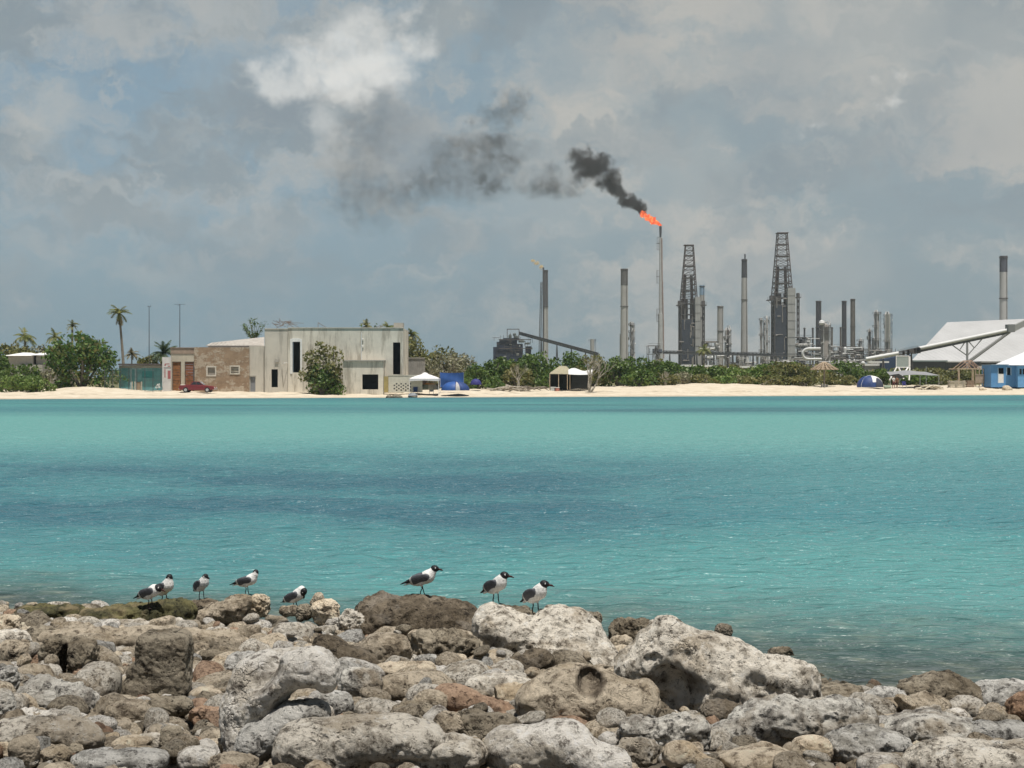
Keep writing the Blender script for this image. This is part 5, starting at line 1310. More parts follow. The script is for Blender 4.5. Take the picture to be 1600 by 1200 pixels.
for k in range(64): xx = xa + (xb - xa) * k / 63; mb.cyl((xx, Df_, gz - .1), (xx, Df_, ZW(575.5, Df_)), .009, n=3, cap=False)
for k in range(18): z = gz + (ZW(575.5, Df_) - gz) * k / 17; mb.cyl((xa, Df_ + .01, z), (xb, Df_ + .01, z), .010, n=3, cap=False)
mb.build('mesh', pmat('green wire', (.03, .09, .085), .6), FN)
# clutter by the fence
bk = thing('bicycle_wreck', (XW(246, 172), 172, gz), 'tangle of old bicycle frames and wheels leaning on the red marked wall', 'scrap')
mb = MB()
for cx, cz in ((243, 606), (250, 606.5)):
    c0 = PW(cx, cz, 172); pts = [c0 + Vector((math.cos(a) * .32, 0, math.sin(a) * .32)) for a in np.linspace(0, 6.283, 15)]; mb.tube(pts, .025, 4)
mb.build('wheels', M_darksteel, bk)
mb = MB(); 
for a, b in (((243, 606), (246, 600)), ((246, 600), (250, 606.5)), ((246, 600), (247.5, 606)), ((243, 606), (247.5, 606)), ((249, 599), (250, 606.5)), ((246, 601), (249.3, 600))): mb.cyl(PW(*a, 172), PW(*b, 172), .03, n=5)
mb.build('frame', M_white, bk)
# ---- aerial masts
def mast(px, ytop, ybase, D, label, style):
    x = XW(px, D); o = thing('aerial_mast', (x, D, ZW(ybase, D)), label, 'mast', 'aerial masts behind the low houses')
    MB().cyl((x, D, ZW(ybase, D)), (x, D, ZW(ytop, D)), .062, .042, 6).build('pole', M_darksteel, o)
    mb = MB(); z = ZW(ytop, D)
    if style == 't':
        mb.cyl((x - .65, D, z), (x + .65, D, z), .022, n=4)
        for k in (-.62, -.35, -.1, .2, .45, .62): mb.cyl((x + k, D - .4, z), (x + k, D + .4, z), .016, n=4)
        mb.cyl((x - .3, D, z - .16), (x + .1, D, z), .016, n=4)
    else:
        mb.cyl((x - .22, D, z), (x + .22, D, z), .03, n=5); mb.cyl((x + .2, D, z), (x + .2, D, z + .22), .02, n=4); mb.cyl((x - .1, D, z), (x - .1, D, z + .16), .02, n=4)
    mb.build('aerial', M_darksteel, o)
mast(233, 479, 572, 182, 'left mast of the two, with a short stubby head', 's')
mast(281, 475.5, 545, 179, 'right mast of the two, carrying a wide flat aerial', 't')
# ---- white roofed house at the far left
Dh = 190.0; H_ = thing('white_roofed_house', (XW(40, Dh), Dh, ZW(590, Dh)), 'grey walled house with a shallow white roof behind the scrub on the far left', 'house')
mb = MB().box(XW(13, Dh), XW(51, Dh), Dh, Dh + 7, ZW(600, Dh), ZW(556, Dh)); mb.box(XW(54, Dh), XW(69, Dh), Dh + .6, Dh + 7, ZW(600, Dh), ZW(555, Dh)); mb.build('wall', pmat('grey plaster', (.42, .39, .35), .9), H_)  # plain grey plaster walls
mb = MB(); 
for (a, b, pk, yb_, yt_, yo) in ((8, 52, 26, 556, 550.3, 0), (47, 71, 57, 555, 549.5, .6)):
    x0, x1, xp = XW(a, Dh), XW(b, Dh), XW(pk, Dh); z0, z1 = ZW(yb_, Dh), ZW(yt_, Dh)
    mb.add([(x0, Dh - .8 + yo, z0), (x1, Dh - .8 + yo, z0), (x1, Dh + 8, z0), (x0, Dh + 8, z0), (xp, Dh + 2.5 + yo, z1), (xp + .5, Dh + 4, z1)], [[0, 1, 5, 4], [1, 2, 5], [2, 3, 4, 5], [3, 0, 4], [3, 2, 1, 0]])
mb.build('roof', M_white, H_)
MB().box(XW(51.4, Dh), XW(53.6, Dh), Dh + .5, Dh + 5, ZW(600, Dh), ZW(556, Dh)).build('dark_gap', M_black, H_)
MB().box(XW(30, Dh), XW(71, Dh), Dh - 1.2, Dh - .2, ZW(600, Dh), ZW(570, Dh)).build('yard_wall', pmat('grey block wall', (.33, .315, .28), .9), H_)
# ---- red car
Dc = 170.5; gx0, gx1 = XW(282, Dc), XW(337, Dc); gzc = LZ((gx0 + gx1) / 2, Dc) + .0
CAR = thing('red_car', ((gx0 + gx1) / 2, Dc, gzc), 'dark red saloon car parked nose to the right in front of the board doors', 'car')
Lc = gx1 - gx0
def CX(f_): return gx0 + f_ * Lc
prof = [(0, .38), (.0, .72), (.02, .84), (.28, .90), (.60, .90), (.95, .72), (1.0, .58), (1.0, .36), (.86, .26), (.10, .26)]
mb = MB(); mb.prism([(CX(a), gzc + b) for a, b in prof][::-1], Dc - .82, Dc + .82)
b = mb.build('body', pmat('dark red car paint', (.17, .022, .028), .3, var=.1, spec=.6), CAR)
bm = bpy.data.objects[b.name].modifiers.new('bevel', 'BEVEL'); bm.width = .06; bm.segments = 2
roofp = [(.30, .895), (.38, 1.27), (.42, 1.32), (.56, 1.30), (.68, .895)]
MB().prism([(CX(a), gzc + b) for a, b in roofp][::-1], Dc - .68, Dc + .68).build('cabin', MATS['dark red car paint'], CAR)
MB().prism([(CX(a), gzc + b) for a, b in [(.335, .92), (.40, 1.23), (.475, 1.25), (.475, .92)]][::-1], Dc - .70, Dc - .684).prism([(CX(a), gzc + b) for a, b in [(.49, .92), (.49, 1.25), (.555, 1.23), (.645, .92)]][::-1], Dc - .70, Dc - .684).build('side_windows', pmat('car glass', (.03, .035, .04), .08, spec=.8), CAR)
v = [(CX(.682), Dc - .62, gzc + .91), (CX(.682), Dc + .62, gzc + .91), (CX(.568), Dc + .58, gzc + 1.285), (CX(.568), Dc - .58, gzc + 1.285)]
MB().add([(a + .012, b_, c_ + .01) for a, b_, c_ in v], [[0, 1, 2, 3]]).build('windscreen', pmat('pale windscreen', (.30, .33, .36), .1, spec=.8), CAR)
wp = None
for f_ in (.19, .80):
    for s in (-1, 1):
        w = MB().cyl((CX(f_), Dc + s * .70, gzc + .30), (CX(f_), Dc + s * .85, gzc + .30), .31, n=18).build('wheel', pmat('tyre', (.025, .025, .025), .9), CAR)
        MB().cyl((CX(f_), Dc + s * .852, gzc + .30), (CX(f_), Dc + s * .87, gzc + .30), .18, n=12).build('rim', M_steelgrey, w)
MB().box(CX(.985), CX(1.004), Dc - .7, Dc - .42, gzc + .5, gzc + .64).build('headlight', M_white, CAR); MB().box(CX(.985), CX(1.004), Dc + .42, Dc + .7, gzc + .5, gzc + .64).build('headlight', M_white, CAR)
MB().box(CX(-.012), CX(.01), Dc - .75, Dc + .75, gzc + .36, gzc + .5).box(CX(.992), CX(1.012), Dc - .75, Dc + .75, gzc + .34, gzc + .47).build('bumper', M_steelgrey, CAR)
MB().box(CX(.04), CX(.16), Dc - .79, Dc - .30, gzc + .875, gzc + .93).build('boot_cover', M_white, CAR)
# ---- perforated block wall with a yellow pillar
Dw = 171.6; PWALL = thing('perforated_wall', (XW(622, Dw), Dw, LZ(XW(622, Dw), Dw)), 'cream garden wall pierced with rows of diamond openings behind the pop up canopy', 'wall')
mb = MB(); hs = []
for row, yy in enumerate((599.7, 602.2, 604.7, 607.2, 609.6)):
    for k in range(4 if row % 2 == 0 else 4):
        px = 619.7 + k * 7.1 - (3.6 if row % 2 else 0); hs.append(hole(px - 1.25, px + 1.25, yy - 1.1, yy + 1.1, Dw))
wall_holes(mb, XW(606.8, Dw), XW(660, Dw), ZW(613, Dw), ZW(587, Dw), Dw, Dw + .22, hs)
mb.box(XW(606.8, Dw), XW(660, Dw), Dw - .04, Dw + .26, ZW(586.9, Dw), ZW(585.9, Dw))
mb.build('blockwork', pmat('cream wall paint', (.56, .535, .45), .9, dirt=(.36, .33, .27), dirt_amt=.4), PWALL)
MB().box(XW(608, Dw), XW(658, Dw), Dw + .7, Dw + .8, ZW(613, Dw), ZW(588, Dw)).build('dark_backing', M_darksteel, PWALL)
MB().box(XW(600, Dw), XW(606.6, Dw), Dw - .1, Dw + .5, ZW(613, Dw), ZW(588, Dw)).build('pillar', pmat('ochre pillar', (.38, .30, .12), .85, dirt=(.2, .13, .07), dirt_amt=.6), PWALL)
# grey block wall behind on the slope
GW = thing('grey_wall', (XW(650, 185), 185, LZ(XW(650, 185), 185)), 'weathered grey block wall on the slope right behind the white building', 'wall')
MB().box(XW(631, 185), XW(664, 185), 185, 185.25, ZW(600, 185), ZW(560, 185)).build('blockwork', pmat('grey blocks', (.25, .24, .22), .95, dirt=(.12, .11, .1), dirt_amt=.6, streak=True), GW)
MB().box(XW(631, 185), XW(664, 185), 184.9, 185.35, ZW(559.9, 185), ZW(558.8, 185)).build('coping', M_concrete, GW)
# ================================================================== FAR SHORE: CAMP, BEACH FURNITURE AND PEOPLE
def cloth_grid(fn, nu, nv):
    V = [fn(i / nu, j / nv) for i in range(nu + 1) for j in range(nv + 1)]
    Q = [[i * (nv + 1) + j, (i + 1) * (nv + 1) + j, (i + 1) * (nv + 1) + j + 1, i * (nv + 1) + j + 1] for i in range(nu) for j in range(nv)]
    return V, Q
M_cblue = pmat('blue tarpaulin', (.03, .095, .31), .55, var=.18, vscale=1.0)
M_dblue = pmat('dark blue tent fabric', (.024, .05, .16), .6, var=.2, vscale=1.2)
M_canvas = pmat('khaki canvas', (.33, .295, .20), .9, var=.15)
M_cwhite = pmat('white canopy fabric', (.72, .70, .69), .8, var=.05)
M_cgrey = pmat('grey awning fabric', (.25, .25, .255), .85, var=.12, vscale=.8)
M_orange = pmat('orange tent fabric', (.55, .24, .05), .7, var=.15)
M_tgreen = pmat('grey green tent fabric', (.16, .17, .12), .8, var=.15)
def base(px, D): return LZ(XW(px, D), D)
def popup(px0, px1, ytop, yeave, D, label):
    x0, x1 = XW(px0, D), XW(px1, D); w = x1 - x0; z0 = base((px0 + px1) / 2, D); o = thing('popup_canopy', ((x0 + x1) / 2, D, z0), label, 'canopy')
    ze, zt = ZW(yeave, D), ZW(ytop, D); dz = .32; cx, cyy = (x0 + x1) / 2, D + w / 2 - .4; y0, y1 = cyy - w / 2, cyy + w / 2
    cr = [(x0, y0), (x1, y0), (x1, y1), (x0, y1)]
    mb = MB(); n = 6
    for a in range(4):
        p, q = cr[a], cr[(a + 1) % 4]; rows = []
        for i in range(n + 1):
            f_ = i / n; zz = ze + (zt - .15 - ze) * (f_ ** .8); k = 1 - f_ * .86
            rows.append([(cx + (p[0] + (q[0] - p[0]) * j / 4 - cx) * k, cyy + (p[1] + (q[1] - p[1]) * j / 4 - cyy) * k, zz - .06 * math.sin(math.pi * j / 4) * (1 - f_)) for j in range(5)])
        V = [v for r_ in rows for v in r_]; mb.add(V, [[i * 5 + j, i * 5 + j + 1, (i + 1) * 5 + j + 1, (i + 1) * 5 + j] for i in range(n) for j in range(4)])
        mb.add([(p[0], p[1], ze), (q[0], q[1], ze), (q[0], q[1], ze - dz), ((p[0] + q[0]) / 2, (p[1] + q[1]) / 2, ze - dz * .7), (p[0], p[1], ze - dz)], [[0, 4, 3, 2, 1]])
    mb.lathe([(.42, 0), (.3, .16), (.02, .24)], (cx, cyy, zt - .22), 8)
    mb.build('roof_cloth', M_cwhite, o)
    for (x, y) in cr: MB().cyl((x, y, LZ(x, y) - .1), (x, y, ze), .035, n=6).build('leg', M_white, o)
    return o
popup(640.5, 685.5, 582, 591.5, 171.0, 'white peaked pop up canopy over camping gear beside the perforated wall')
def dome(px0, px1, ytop, ybase, D, label, mats, door=None, name='dome_tent', dome_fly=None, pole_mat=None):
    x0, x1 = XW(px0, D), XW(px1, D); cx = (x0 + x1) / 2; w = (x1 - x0) / 2; zb = ZW(ybase, D); H = ZW(ytop, D) - zb
    o = thing(name, (cx, D, zb), label, 'tent'); mb = MB(); n, k = 28, 10; V = []; Q = []; mi = []
    for i in range(k + 1):
        e = i / k * math.pi / 2
        for j in range(n):
            a = 2 * math.pi * j / n; rr = math.cos(e) ** .8 * (1 + .05 * abs(math.cos(2 * a + .6)))
            V.append((cx + w * rr * math.cos(a), D + w * .9 * rr * math.sin(a), zb + H * math.sin(e) ** 1.05))
    for i in range(k):
        for j in range(n):
            Q.append([i * n + j, i * n + (j + 1) % n, (i + 1) * n + (j + 1) % n, (i + 1) * n + j]); mi.append(dome_fly(j / n, i / k) if dome_fly else 0)
    mesh_obj('tent_fabric', V, Q, mats, o, mi=mi, smooth=True)
    mb = MB()
    for ph in (0.6, 0.6 + math.pi / 2):
        pts = [(cx + w * 1.02 * math.cos(t_) ** 1 * math.cos(ph), D + w * .92 * math.cos(t_) * math.sin(ph), zb + H * 1.03 * math.sin(t_)) for t_ in np.linspace(0, math.pi, 17)]
        mb.tube(pts, .022, 5)
    mb.build('poles', pole_mat or mats[0], o)
    if door:
        a0, hw, hh, mm = door; pts = []
        V = []; Q = []; nu, nv = 8, 8
        for i in range(nu + 1):
            for j in range(nv + 1):
                e = (j / nv) * hh * math.pi / 2; a = a0 + (i / nu - .5) * 2 * hw * math.sqrt(max(0, 1 - (j / nv) ** 2)); rr = math.cos(e) ** .8 * (1 + .05 * abs(math.cos(2 * a + .6))) * 1.03 + .01
                V.append((cx + w * rr * math.cos(a), D + w * .9 * rr * math.sin(a), zb + H * 1.02 * math.sin(e) ** 1.05))
        for i in range(nu):
            for j in range(nv): Q.append([i * (nv + 1) + j, (i + 1) * (nv + 1) + j, (i + 1) * (nv + 1) + j + 1, i * (nv + 1) + j + 1])
        mesh_obj('door_flap', V, Q, mm, o, smooth=True)
    return o
dome(1340, 1379, 587, 605, 197.5, pole_mat=M_cwhite, label= 'blue and white dome tent on the sand below the dark bushes on the right', mats=[M_dblue, M_cwhite, pmat('violet tent fabric', (.07, .06, .30), .6)], door=(R(-52), .42, .62, pmat('dark mesh', (.05, .055, .08), .7)), dome_fly=lambda a, e: (0 if .5 < a < .72 else 1 if (.72 <= a < .98 or a < .06) and e > .25 else 2 if a < .5 else 0))
dome(690, 733, 596, 610, 172.0, 'long blue tent with a pale triangular door in front of the blue tarpaulin', [M_cblue, M_dblue], (R(-78), .15, .80, pmat('pale door mesh', (.45, .42, .40), .7)), dome_fly=lambda a, e: 0 if .5 < a < .74 else 1)
dome(735, 752, 592, 601, 180.0, 'small indigo tent in the shade of the shrubs right of the blue tent', [pmat('indigo tent fabric', (.03, .03, .16), .7)])
dome(655, 685, 598.5, 609, 172.6, 'low orange and grey green tent under the pop up canopy', [M_tgreen, M_orange, pmat('beige tent fabric', (.36, .32, .24), .8)], dome_fly=lambda a, e: 1 if e > .55 else (0 if a < .72 else 2))
o = thing('blue_tarpaulin', (XW(706, 176), 176, base(706, 176)), 'bright blue tarpaulin hung as a wall behind the blue tent', 'tarpaulin'); Dt = 176.0
V, Q = cloth_grid(lambda u, v: (XW(687.5 + 37 * u, Dt), Dt + .12 * math.sin(u * 9) + .05 * math.sin(v * 7 + u * 4), ZW(605 - (23 - .8 * math.sin(u * math.pi)) * v, Dt)), 16, 8); mesh_obj('sheet', V, Q, M_cblue, o, smooth=True)
for px in (687.5, 706, 724.5): MB().cyl(PW(px, 607, Dt + .2), PW(px, 581.3, Dt + .2), .03, n=5).build('pole', M_steelgrey, o)
o = thing('yellow_sheet', (XW(659, 173.6), 173.6, base(659, 173.6)), 'yellow and pink sheet hung inside the pop up canopy', 'sheet'); Dq = 173.8
V, Q = cloth_grid(lambda u, v: (XW(653.5 + 14.5 * u, Dq), Dq + .08 * math.sin(u * 11), ZW(604 - (12 - 2.5 * abs(u - .3)) * v, Dq)), 10, 5); mi = [0 if q[0] // 6 < 5 else 1 for q in Q]
mesh_obj('sheet_cloth', V, Q, [pmat('ochre sheet', (.50, .33, .12), .85), pmat('pinkish sheet', (.55, .42, .36), .85)], o, mi=mi, smooth=True)
MB().cyl(PW(653, 592.2, Dq), PW(668.5, 593, Dq), .02, n=4).build('line', M_darksteel, o)
# grey dinghy and cool box
o = thing('rubber_dinghy', (XW(645, 168), 168, base(645, 168)), 'small grey upturned dinghy on the sand left of the pop up canopy', 'dinghy'); Dd = 168.5; zd = base(645, Dd)
V, Q = cloth_grid(lambda u, v: (XW(638 + 14 * u, Dd), Dd - .5 + 1.0 * v, zd + (.12 + .48 * math.sin(math.pi * v) ** .6) * (math.sin(math.pi * min(1, u * .85 + .12)) ** .45) * (.75 + .3 * u)), 12, 8); mesh_obj('hull', V, Q, pmat('grey rubber', (.20, .215, .23), .6), o, smooth=True)
mb = MB(); mb.tube([(XW(638 + 14 * u, Dd), Dd - .52, zd + .12 + .05 * u) for u in np.linspace(0, 1, 8)], .07, 6); mb.build('rub_rail', M_darksteel, o)
def chair(px, D, label, mat):
    x = XW(px, D); z = base(px, D); o = thing('camp_chair', (x, D, z), label, 'chair')
    MB().box(x - .27, x + .27, D - .25, D + .25, z + .40, z + .44).build('seat', mat, o)
    MB().box(x - .27, x + .27, D + .24, D + .28, z + .42, z + .98, rot=(R(-12), 0, 0)).build('backrest', mat, o)
    for sx in (-.26, .26):
        for sy in (-.24, .24): MB().cyl((x + sx, D + sy, z - .05), (x + sx * .9, D - sy * .2, z + .62), .018, n=5).build('leg', M_steelgrey, o)
chair(674, 171.6, 'folding camp chair with a pale seat at the right front of the pop up canopy', M_cwhite)
chair(649, 171.2, 'dark blue folding chair at the left front of the pop up canopy', M_dblue)
chair(1413, 198, 'navy blue camp chair under the grey awning', pmat('navy fabric', (.02, .02, .13), .7))
# ---- khaki shelter with a white tarpaulin
Dk = 183.0; o = thing('beach_shelter', (XW(890, Dk), Dk, base(890, Dk)), 'open shelter with a khaki gable roof and a white tarpaulin under the green trees', 'shelter')
V = [PW(858, 584, Dk), PW(893, 584.5, Dk), PW(885, 572, Dk + 2.0), PW(874.5, 571.5, Dk + 2.0), PW(860, 582, Dk + 4.5), PW(895, 582, Dk + 4.5)]
mb = MB().add(V + [v - Vector((0, 0, .06)) for v in V], [[0, 1, 2, 3], [3, 2, 5, 4], [0, 3, 4], [1, 5, 2], [7, 6, 9, 8], [8, 9, 10, 11]]); mb.build('roof', M_canvas, o)
V, Q = cloth_grid(lambda u, v: (XW(888 + 38 * u, Dk), Dk - .4 + 3.6 * v, ZW(584.8 - 2.2 * math.sin(u * 3.1) - 9.5 * math.sin(v * math.pi) * (.75 + .25 * math.sin(u * 7)), Dk) - .25 * math.sin(math.pi * u) * (1 - v)), 14, 8); tp = mesh_obj('tarpaulin', V, Q, pmat('white tarpaulin', (.66, .66, .64), .6, var=.08), o, smooth=True); tag(tp, 'white sagging tarpaulin')
for px, yy in ((859, 583.5), (872.8, 584.2), (886.5, 584.2), (890.5, 584.5), (923, 583.5)): MB().cyl(PW(px, 609, Dk), PW(px, yy, Dk), .05, n=6).build('post', M_timber, o)
MB().box(XW(861, Dk), XW(922, Dk), Dk + 4.2, Dk + 4.3, base(890, Dk) - .2, ZW(584, Dk)).build('dark_interior_sheet', pmat('black interior shade', (.015, .016, .014), .95), o)  # black sheet added to stand for the shaded inside of the shelter
for px in (864, 870): 
    q = thing('cool_box', (XW(px, Dk - .2), Dk - .2, base(px, Dk)), f"{'pale' if px == 864 else 'reddish'} cool box standing at the {'left' if px == 864 else 'second'} post of the khaki shelter", 'cool box'); zq = base(px, Dk)
    MB().box(XW(px, Dk) - .32, XW(px, Dk) + .32, Dk - .45, Dk, zq, zq + .42).build('box_body', pmat('pale plastic', (.5, .5, .48), .5) if px == 864 else pmat('faded red plastic', (.4, .16, .12), .5), q); MB().box(XW(px, Dk) - .34, XW(px, Dk) + .34, Dk - .47, Dk + .02, zq + .424, zq + .5).build('lid', M_white, q)
# ---- driftwood
def driftwood(px, D, w, h, n, label, mat, seed):
    r = np.random.default_rng(seed); x = XW(px, D); z = base(px, D); o = thing('driftwood_pile', (x, D, z), label, 'driftwood', 'driftwood piles on the far beach'); mb = MB()
    for i in range(n):
        a = Vector((x + r.uniform(-.5, .5) * w, D + r.uniform(-.6, .6), z + r.uniform(.05, h))); an = r.uniform(-.35, .35); L = r.uniform(.3, .6) * w * .6
        d = Vector((math.cos(an), r.normal() * .25, math.sin(an)))
        p = [a - d * L, a + Vector((0, 0, r.uniform(0, .2))), a + d * L]; mb.tube(p, [r.uniform(.05, .12), .09, .03], 5)
    mb.build('branches', mat, o, smooth=True)
driftwood(790, 181, 3.6, .55, 26, 'pale tangled driftwood pile under the brownish shrub', M_dead, 1)
driftwood(836, 182, 2.6, .6, 12, 'leaning grey branches left of the khaki shelter', M_bark, 2)
driftwood(1452, 196, 2.8, .4, 22, 'pale driftwood and white stones below the right part of the grey awning', pmat('bleached wood', (.58, .52, .41), .9), 4)
driftwood(1443, 196.5, 1.6, .5, 14, 'dark charred wood heap below the grey awning', pmat('charred wood', (.05, .035, .03), .9), 5)
# ---- beach rocks, barrels, litter
def boulder(px, D, wpx, hpx, kind, label):
    x = XW(px, D); w = wpx * D / F; h = hpx * D / F; G, sh, lo, cell = grid_pts((-w * .7, -w * .6, -h), (w * .7, w * .6, h * 1.3), 26)
    v = smin(sd_ell(G, (-w * .1, 0, 0), (w * .42, w * .35, h * .8), None, 2.4), sd_ell(G, (w * .25, 0, -h * .1), (w * .26, w * .25, h * .62)), .1 * w); V, Q = surface_nets(v.reshape(sh), lo, cell); V = finish_rock(V, Q, w * .7, .8, .5, int(px))
    o = mesh_obj('beach_boulder', V + np.array((x, D, LZ(x, D) + .1)), Q, RM[kind], loc=(x, D, LZ(x, D)), smooth=True); tag(o, label, 'boulder', 'boulders on the far beach')
boulder(609, 165.6, 12, 6, 'dark', 'left and darker of the two boulders at the water line of the far beach')
boulder(621, 166.2, 17, 7.5, 'brown', 'right and paler of the two boulders at the water line of the far beach')
boulder(1574, 197, 16, 7, 'cream', 'heap of pale sand coloured rubble in front of the blue cabin door')
boulder(1536, 197, 12, 5, 'cream', 'low pale heap at the left corner of the blue cabin')
# ---- palapa (frame of a thatch umbrella)
Dp = 199.0; o = thing('palapa', (XW(1288, Dp), Dp, base(1288, Dp)), 'round beach palapa with bare roof rafters on a thick post', 'palapa'); cx = XW(1288, Dp); zt, ze = ZW(565.5, Dp), ZW(577.5, Dp); rr = 22 * Dp / F
MB().cyl((cx, Dp, base(1288, Dp) - .3), (cx, Dp, zt - .2), .14, .11, 8).build('post', M_bark, o)
mb = MB(); 
for k in range(16): a = k * math.pi / 8; mb.cyl((cx + .15 * math.cos(a), Dp + .15 * math.sin(a), zt), (cx + rr * math.cos(a), Dp + rr * math.sin(a), ze), .06, n=5)
for f_ in (.35, .68, .98):
    pts = [(cx + rr * f_ * math.cos(a), Dp + rr * f_ * math.sin(a), zt + (ze - zt) * f_ + .06) for a in np.linspace(0, 6.2832, 25)]; mb.tube(pts, .035, 4)
mb.build('rafters', pmat('weathered rafters', (.40, .31, .22), .9), o)
mb = MB(); n = 32
for k in range(n):
    if k % 2: continue
    a, b = k * 2 * math.pi / n, (k + 1) * 2 * math.pi / n; mb.add([(cx, Dp, zt - .06), (cx + rr * .97 * math.cos(a), Dp + rr * .97 * math.sin(a), ze - .04), (cx + rr * .97 * math.cos(b), Dp + rr * .97 * math.sin(b), ze - .04)], [[0, 1, 2]])
mb.build('thatch', pmat('old thatch', (.28, .215, .15), .95, var=.3), o)
mb = MB().box(cx - .4, cx + .4, Dp - .4, Dp + .4, base(1288, Dp) - .2, base(1288, Dp) + .42); mb.build('plinth', M_concrete, o)
# ---- sign board on slanted legs
Db = 216.0; o = thing('board_stand', (XW(1411, Db), Db, base(1411, Db)), 'blank grey green board in a white frame on splayed white legs above the grey awning', 'board')
MB().box(XW(1401, Db), XW(1419.5, Db), Db, Db + .08, ZW(573, Db), ZW(557, Db)).build('panel', pmat('grey green panel', (.30, .345, .325), .7, var=.08), o)
mb = MB().box(XW(1400, Db), XW(1420.6, Db), Db - .04, Db + .12, ZW(556.9, Db), ZW(555.6, Db)).box(XW(1400, Db), XW(1420.6, Db), Db - .04, Db + .12, ZW(574.6, Db), ZW(573.1, Db)).box(XW(1400, Db), XW(1400.9, Db), Db - .04, Db + .12, ZW(573.1, Db), ZW(556.9, Db)).box(XW(1419.6, Db), XW(1422.5, Db), Db - .04, Db + .12, ZW(573.1, Db), ZW(556.9, Db)); mb.build('frame', M_white, o)
for a, b in (((1401, 574), (1390, 594)), ((1419, 574), (1413.5, 582)), ((1421.5, 574), (1420.5, 594)), ((1404, 574), (1412, 592))): MB().cyl(PW(*a, Db), PW(b[0], b[1], Db - .6), .11, n=6).build('leg', M_white, o)
# ---- grey awning
Da = 199.0; o = thing('grey_awning', (XW(1430, Da), Da, base(1430, Da)), 'wide flat grey awning on thin poles over the camp on the right beach', 'awning')
V, Q = cloth_grid(lambda u, v: (XW(1390 + 8 * v + (78 - 16 * v) * u, Da), Da + 4.5 * v, ZW(586 - 5.5 * v + .6 * math.sin(u * 9) - 1.5 * math.sin(math.pi * u) * v, Da)), 18, 6); mesh_obj('awning_cloth', V, Q, M_cgrey, o, smooth=True)
for px, yy, dy in ((1391, 585.5, 0), (1406, 586, .05), (1437.5, 586, .05), (1467, 586, 0), (1447, 572, 4.4)): MB().cyl(PW(px, 606, Da + dy) if dy < 1 else PW(px, 604, Da + dy), PW(px, yy, Da + dy), .035, n=5).build('pole', M_steelgrey, o)
MB().add([PW(1390, 586, Da), PW(1404, 584, Da - .3), PW(1416, 590, Da - .2), PW(1402, 592, Da)], [[0, 1, 2, 3]]).build('side_flap', pmat('dark tarp', (.08, .085, .09), .8), o)
# ---- people under the awning
m, t, out = new_mat('skin and clothes'); p = t.node('ShaderNodeBsdfPrincipled'); t.l.new(p.outputs[0], out.inputs[0]); a = t.node('ShaderNodeVertexColor'); a.layer_name = 'Col'; t.l.new(a.outputs['Color'], p.inputs['Base Color']); p.inputs['Roughness'].default_value = .8
def person(px, D, label, shirt, shorts, skin, hair, h=1.74, seed=0, turn=0.0, arm=20, bend=0):
    s = h / 1.75; J = lambda *q: np.array(q) * s
    hip, chest, neck, head = J(0, 0, .95), J(.02, 0, 1.30), J(.03, 0, 1.48), J(.05, 0, 1.63)
    parts = [('shorts', J(-.0, -.08, .92), J(-.0, .08, .92), .125, .125), ('shirt', hip + J(0, 0, .05), chest, .135, .155), ('shirt', chest + J(0, -.12, .06), chest + J(0, .12, .06), .09, .09), ('skin', neck - J(0, 0, .06), neck + J(0, 0, .06), .06, .055)]
    for sd_ in (-1, 1):
        kx = .06 * sd_
        parts += [('shorts', J(0, sd_ * .09, .90), J(.02 + kx, sd_ * .10, .55), .095, .082), ('skin', J(.02 + kx, sd_ * .10, .55), J(-.0 + kx, sd_ * .11, .10), .062, .042), ('skin', J(kx, sd_ * .11, .06), J(.16 + kx, sd_ * .12, .035), .042, .032),
                  ('shirt', chest + J(0, sd_ * .18, .08), chest + J(.03, sd_ * .23, -.10), .058, .05), ('skin', chest + J(.03, sd_ * .23, -.10), chest + J(.06 + .1 * math.sin(R(arm)), sd_ * .25, -.24), .045, .038), ('skin', chest + J(.06 + .1 * math.sin(R(arm)), sd_ * .25, -.24), chest + J(.12 + .25 * math.sin(R(arm)), sd_ * .22, -.44), .038, .028), ('skin', chest + J(.12 + .25 * math.sin(R(arm)), sd_ * .22, -.44), chest + J(.15 + .27 * math.sin(R(arm)), sd_ * .21, -.54), .032, .022)]
    G, sh, lo, cell = grid_pts((-.32 * s, -.36 * s, -.02), (.46 * s, .36 * s, 1.80 * s), 100)
    v = None; ds = {}
    for kd, a_, b_, ra, rb in parts:
        q = sd_cap(G, a_, b_, ra * s, rb * s); v = q if v is None else smin(v, q, .035)
    hd = smin(sd_ell(G, head, (.098 * s, .075 * s, .12 * s)), sd_cap(G, head + J(.08, 0, -.01), head + J(.105, 0, -.03), .014 * s, .014 * s), .02); v = smin(v, hd, .02)
    V, Q = surface_nets(v.reshape(sh), lo, cell); C = np.zeros((len(V), 3)); best = np.full(len(V), 9.)
    colr = dict(shirt=shirt, shorts=shorts, skin=skin)
    for kd, a_, b_, ra, rb in parts:
        q = sd_cap(V, a_, b_, ra * s, rb * s); mk = q < best; C[mk] = colr[kd]; best = np.minimum(best, q)
    q = sd_ell(V, head, (.098 * s, .075 * s, .12 * s)); mk = q < best; C[mk] = skin
    C[mk & ((V[:, 2] > head[2] + .03 * s) | (V[:, 0] < head[0] - .03 * s))] = hair
    cz, sz = math.cos(R(turn)), math.sin(R(turn)); V = np.stack([V[:, 0] * cz - V[:, 1] * sz, V[:, 0] * sz + V[:, 1] * cz, V[:, 2]], 1)
    x = XW(px, D); z = LZ(x, D); o = mesh_obj('person', V + np.array((x, D, z)), Q, m, loc=(x, D, z), smooth=True, cols=C); tag(o, label, 'person', 'people under the grey awning')
SK = (.30, .17, .11); HR = (.03, .02, .015)
